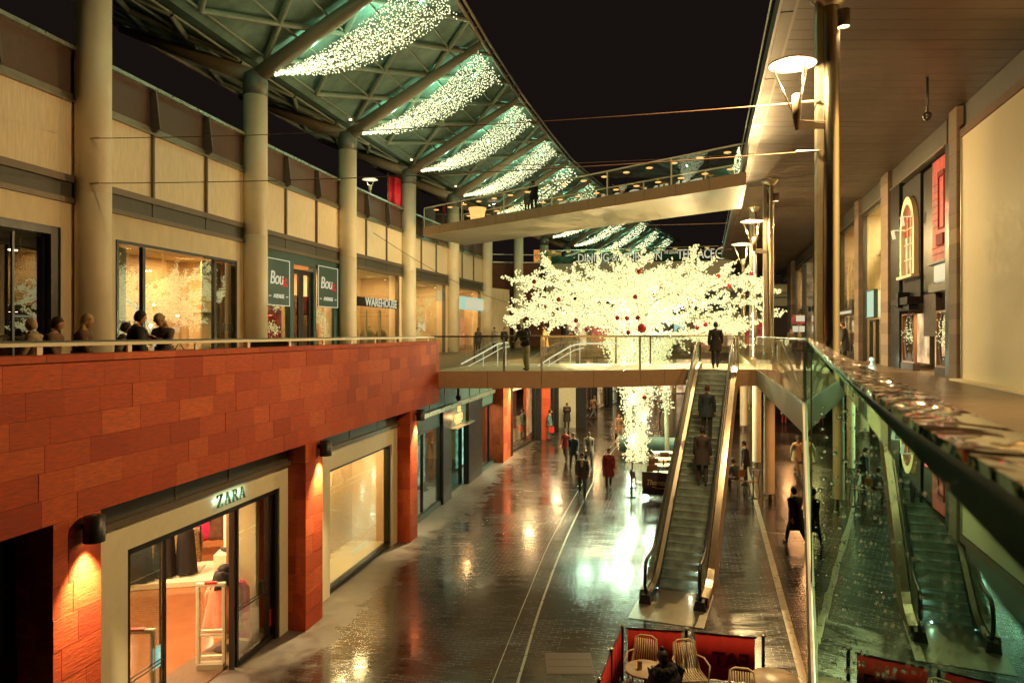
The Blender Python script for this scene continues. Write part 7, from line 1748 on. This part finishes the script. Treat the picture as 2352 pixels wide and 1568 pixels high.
person('red haired person before the warm gift shop window', at(1098, 800, DECK, 48), 10, 'stand', 1.66, 'dark_cloth', 'dark_cloth', 'hair_brown', .3, 1.05, hairlong=.1)
# upper bridge
d_ = (Ra-La).normalized()
for k, (s_, lb, m, yw) in enumerate(((8.05, 'person in dark jacket at the glass of the upper footbridge', 'black_cloth', 20), (7.55, 'shorter person in grey beside the dark jacket on the upper footbridge', 'grey_cloth', 200))):
    P = La+d_*s_+nb_*1.0; person(lb, (P.x, P.y, H1), yw, 'phone' if k == 0 else 'stand', 1.76 if k == 0 else 1.3, m, 'dark_cloth', 'hair_dark', .2, 1.1)
# street level
person('person in teal jacket with hands in pockets standing in profile', gp(1262, 1010), -100, 'pocket', 1.80, 'teal_cloth', 'denim', 'hair_dark', .1, 1.05, bag=('hand', 'red_cloth', 'red shopping bag of the person in the teal jacket'))
person('person in long dark coat looking down at phone by the grey panel', gp(1302, 986), 178, 'phone', 1.78, 'black_cloth', 'black_cloth', 'hair_dark', .42, 1.12, phone='the person in the long dark coat')
person('person with backpack walking past the poster window', gp(1363, 962), -62, 'walk', 1.76, 'brown_cloth', 'denim', 'hair_brown', .1, 1.05, hairlong=.1, bag=('back', 'brown_cloth', 'brown backpack of the person by the poster window'))
person('person in dark jacket walking towards the camera on the wet paving', gp(1337, 1142), 172, 'walk', 1.78, 'dark_cloth', 'navy_cloth', 'hair_dark', .15, 1.1, scarf='pale_trouser')
person('person in teal jacket walking in the middle of the wet street', gp(1318, 1078), 165, 'walk2', 1.76, 'navy_cloth', 'dark_cloth', 'hair_brown', .2, 1.1)
person('person in pale scarf and dark coat walking behind the front walker', gp(1352, 1072), 185, 'walk', 1.72, 'grey_cloth', 'dark_cloth', 'hair_dark', .3, 1.1, scarf='pale_trouser')
person('person in dark red coat walking near the drain line', gp(1398, 1122), 178, 'walk2', 1.70, 'maroon_cloth', 'dark_cloth', 'hair_brown', .38, 1.12)
person('person in maroon jacket left of the middle walkers', gp(1300, 1060), 160, 'walk', 1.66, 'maroon_cloth', 'dark_cloth', 'hair_dark', .2, 1.05)
person('person in brown coat walking far down the street', gp(1420, 1015), 180, 'walk', 1.72, 'brown_cloth', 'dark_cloth', 'hair_brown', .35, 1.1)
person('person in navy jacket walking away right of the tree trunk', gp(1522, 968), 8, 'walk', 1.78, 'navy_cloth', 'navy_cloth', 'hair_dark', .15, 1.15)
# escalator riders
def ep(s, lat=0): P = EP(s, lat, zs_(s)+.02); return P
person('person in dark coat stepping off at the top of the escalator', ep(10.35, .0), -21, 'walk', 1.76, 'black_cloth', 'black_cloth', 'hair_dark', .25, 1.1)
person('person in navy jacket riding halfway up the escalator', ep(6.3, .12), -21, 'stand', 1.74, 'navy_cloth', 'dark_cloth', 'hair_brown', .2, 1.1)
person('person in dark coat riding low on the escalator', ep(4.5, .18), -21, 'stand', 1.7, 'dark_cloth', 'dark_cloth', 'hair_dark', .3, 1.1)
# right-hand walkway and arcade
person('dark figure standing before the doorway of the sign band shop', V((14.9, 32.2, DECK)), 60, 'stand', 1.82, 'black_cloth', 'black_cloth', 'hair_dark', .45, 1.25)
person('person in dark jacket far down the right walkway', V((16.4, 46, DECK)), 150, 'stand', 1.72, 'black_cloth', 'dark_cloth', 'hair_dark', .3, 1.1); person('person in brown far down the right walkway beside the shops', V((19.0, 49, DECK)), 170, 'walk', 1.7, 'brown_cloth', 'dark_cloth', 'hair_brown', .3, 1.1)
person('person in dark suit standing by the cafe table under the walkway', V((9.75, 30.0, 0)), 75, 'stand', 1.80, 'black_cloth', 'black_cloth', 'hair_dark', .2, 1.15)
person('seated person in dark jacket at the cafe right of the escalator', V((8.95, 28.75, -.04)), 30, 'sit', 1.74, 'navy_cloth', 'dark_cloth', 'hair_dark', 0, 1.1)
person('dark figure walking away under the right walkway near the glass', gp(1828, 1252), 15, 'walk', 1.76, 'black_cloth', 'black_cloth', 'hair_dark', .4, 1.2)
person('person in pale hat and tan coat in the orange lit arcade', gp(1830, 1088), 190, 'walk2', 1.74, 'beige_cloth', 'brown_cloth', 'hair_dark', .3, 1.1, hat='black_cloth'); person('small dark figure deep in the orange arcade', gp(1801, 975), 180, 'stand', 1.74, 'black_cloth', 'maroon_cloth', 'hair_dark', .3, 1.1)
# seated in the foreground
person('seated person in dark fur collared coat with hair bun, seen from behind', V((2.44, 11.28, -.06)), 18, 'sit', 1.72, 'black_cloth', 'black_cloth', 'hair_dark', 0, 1.75, hairlong=.12, hat='hair_dark', scarf='black_cloth', fur=True)

# ================================================================== WORLD, CAMERA
w = bpy.data.worlds.new('World'); SC.world = w; w.use_nodes = True
bg = w.node_tree.nodes['Background']; bg.inputs['Color'].default_value = (.62, .40, .36, 1); bg.inputs['Strength'].default_value = .0135
cd = bpy.data.cameras.new('Camera'); co = bpy.data.objects.new('Camera', cd); COL.objects.link(co)
co.location = (0, 0, EYE); co.rotation_euler = (R(90), 0, 0); cd.sensor_width = 36; cd.lens = 36*F/2352; cd.clip_start = .02; cd.clip_end = 600
cd.shift_y = -(784-CY)/2352
cd.dof.use_dof = True; cd.dof.focus_distance = 22; cd.dof.aperture_fstop = 13
SC.camera = co
SC.view_settings.view_transform = 'Standard'; SC.view_settings.look = 'None'; SC.view_settings.exposure = 0; SC.view_settings.gamma = 1
SC.cycles.use_denoising = True
SC.cycles.max_bounces = 8; SC.cycles.transparent_max_bounces = 16; SC.cycles.sample_clamp_indirect = 6; SC.cycles.sample_clamp_direct = 0; SC.cycles.caustics_reflective = False; SC.cycles.caustics_refractive = False
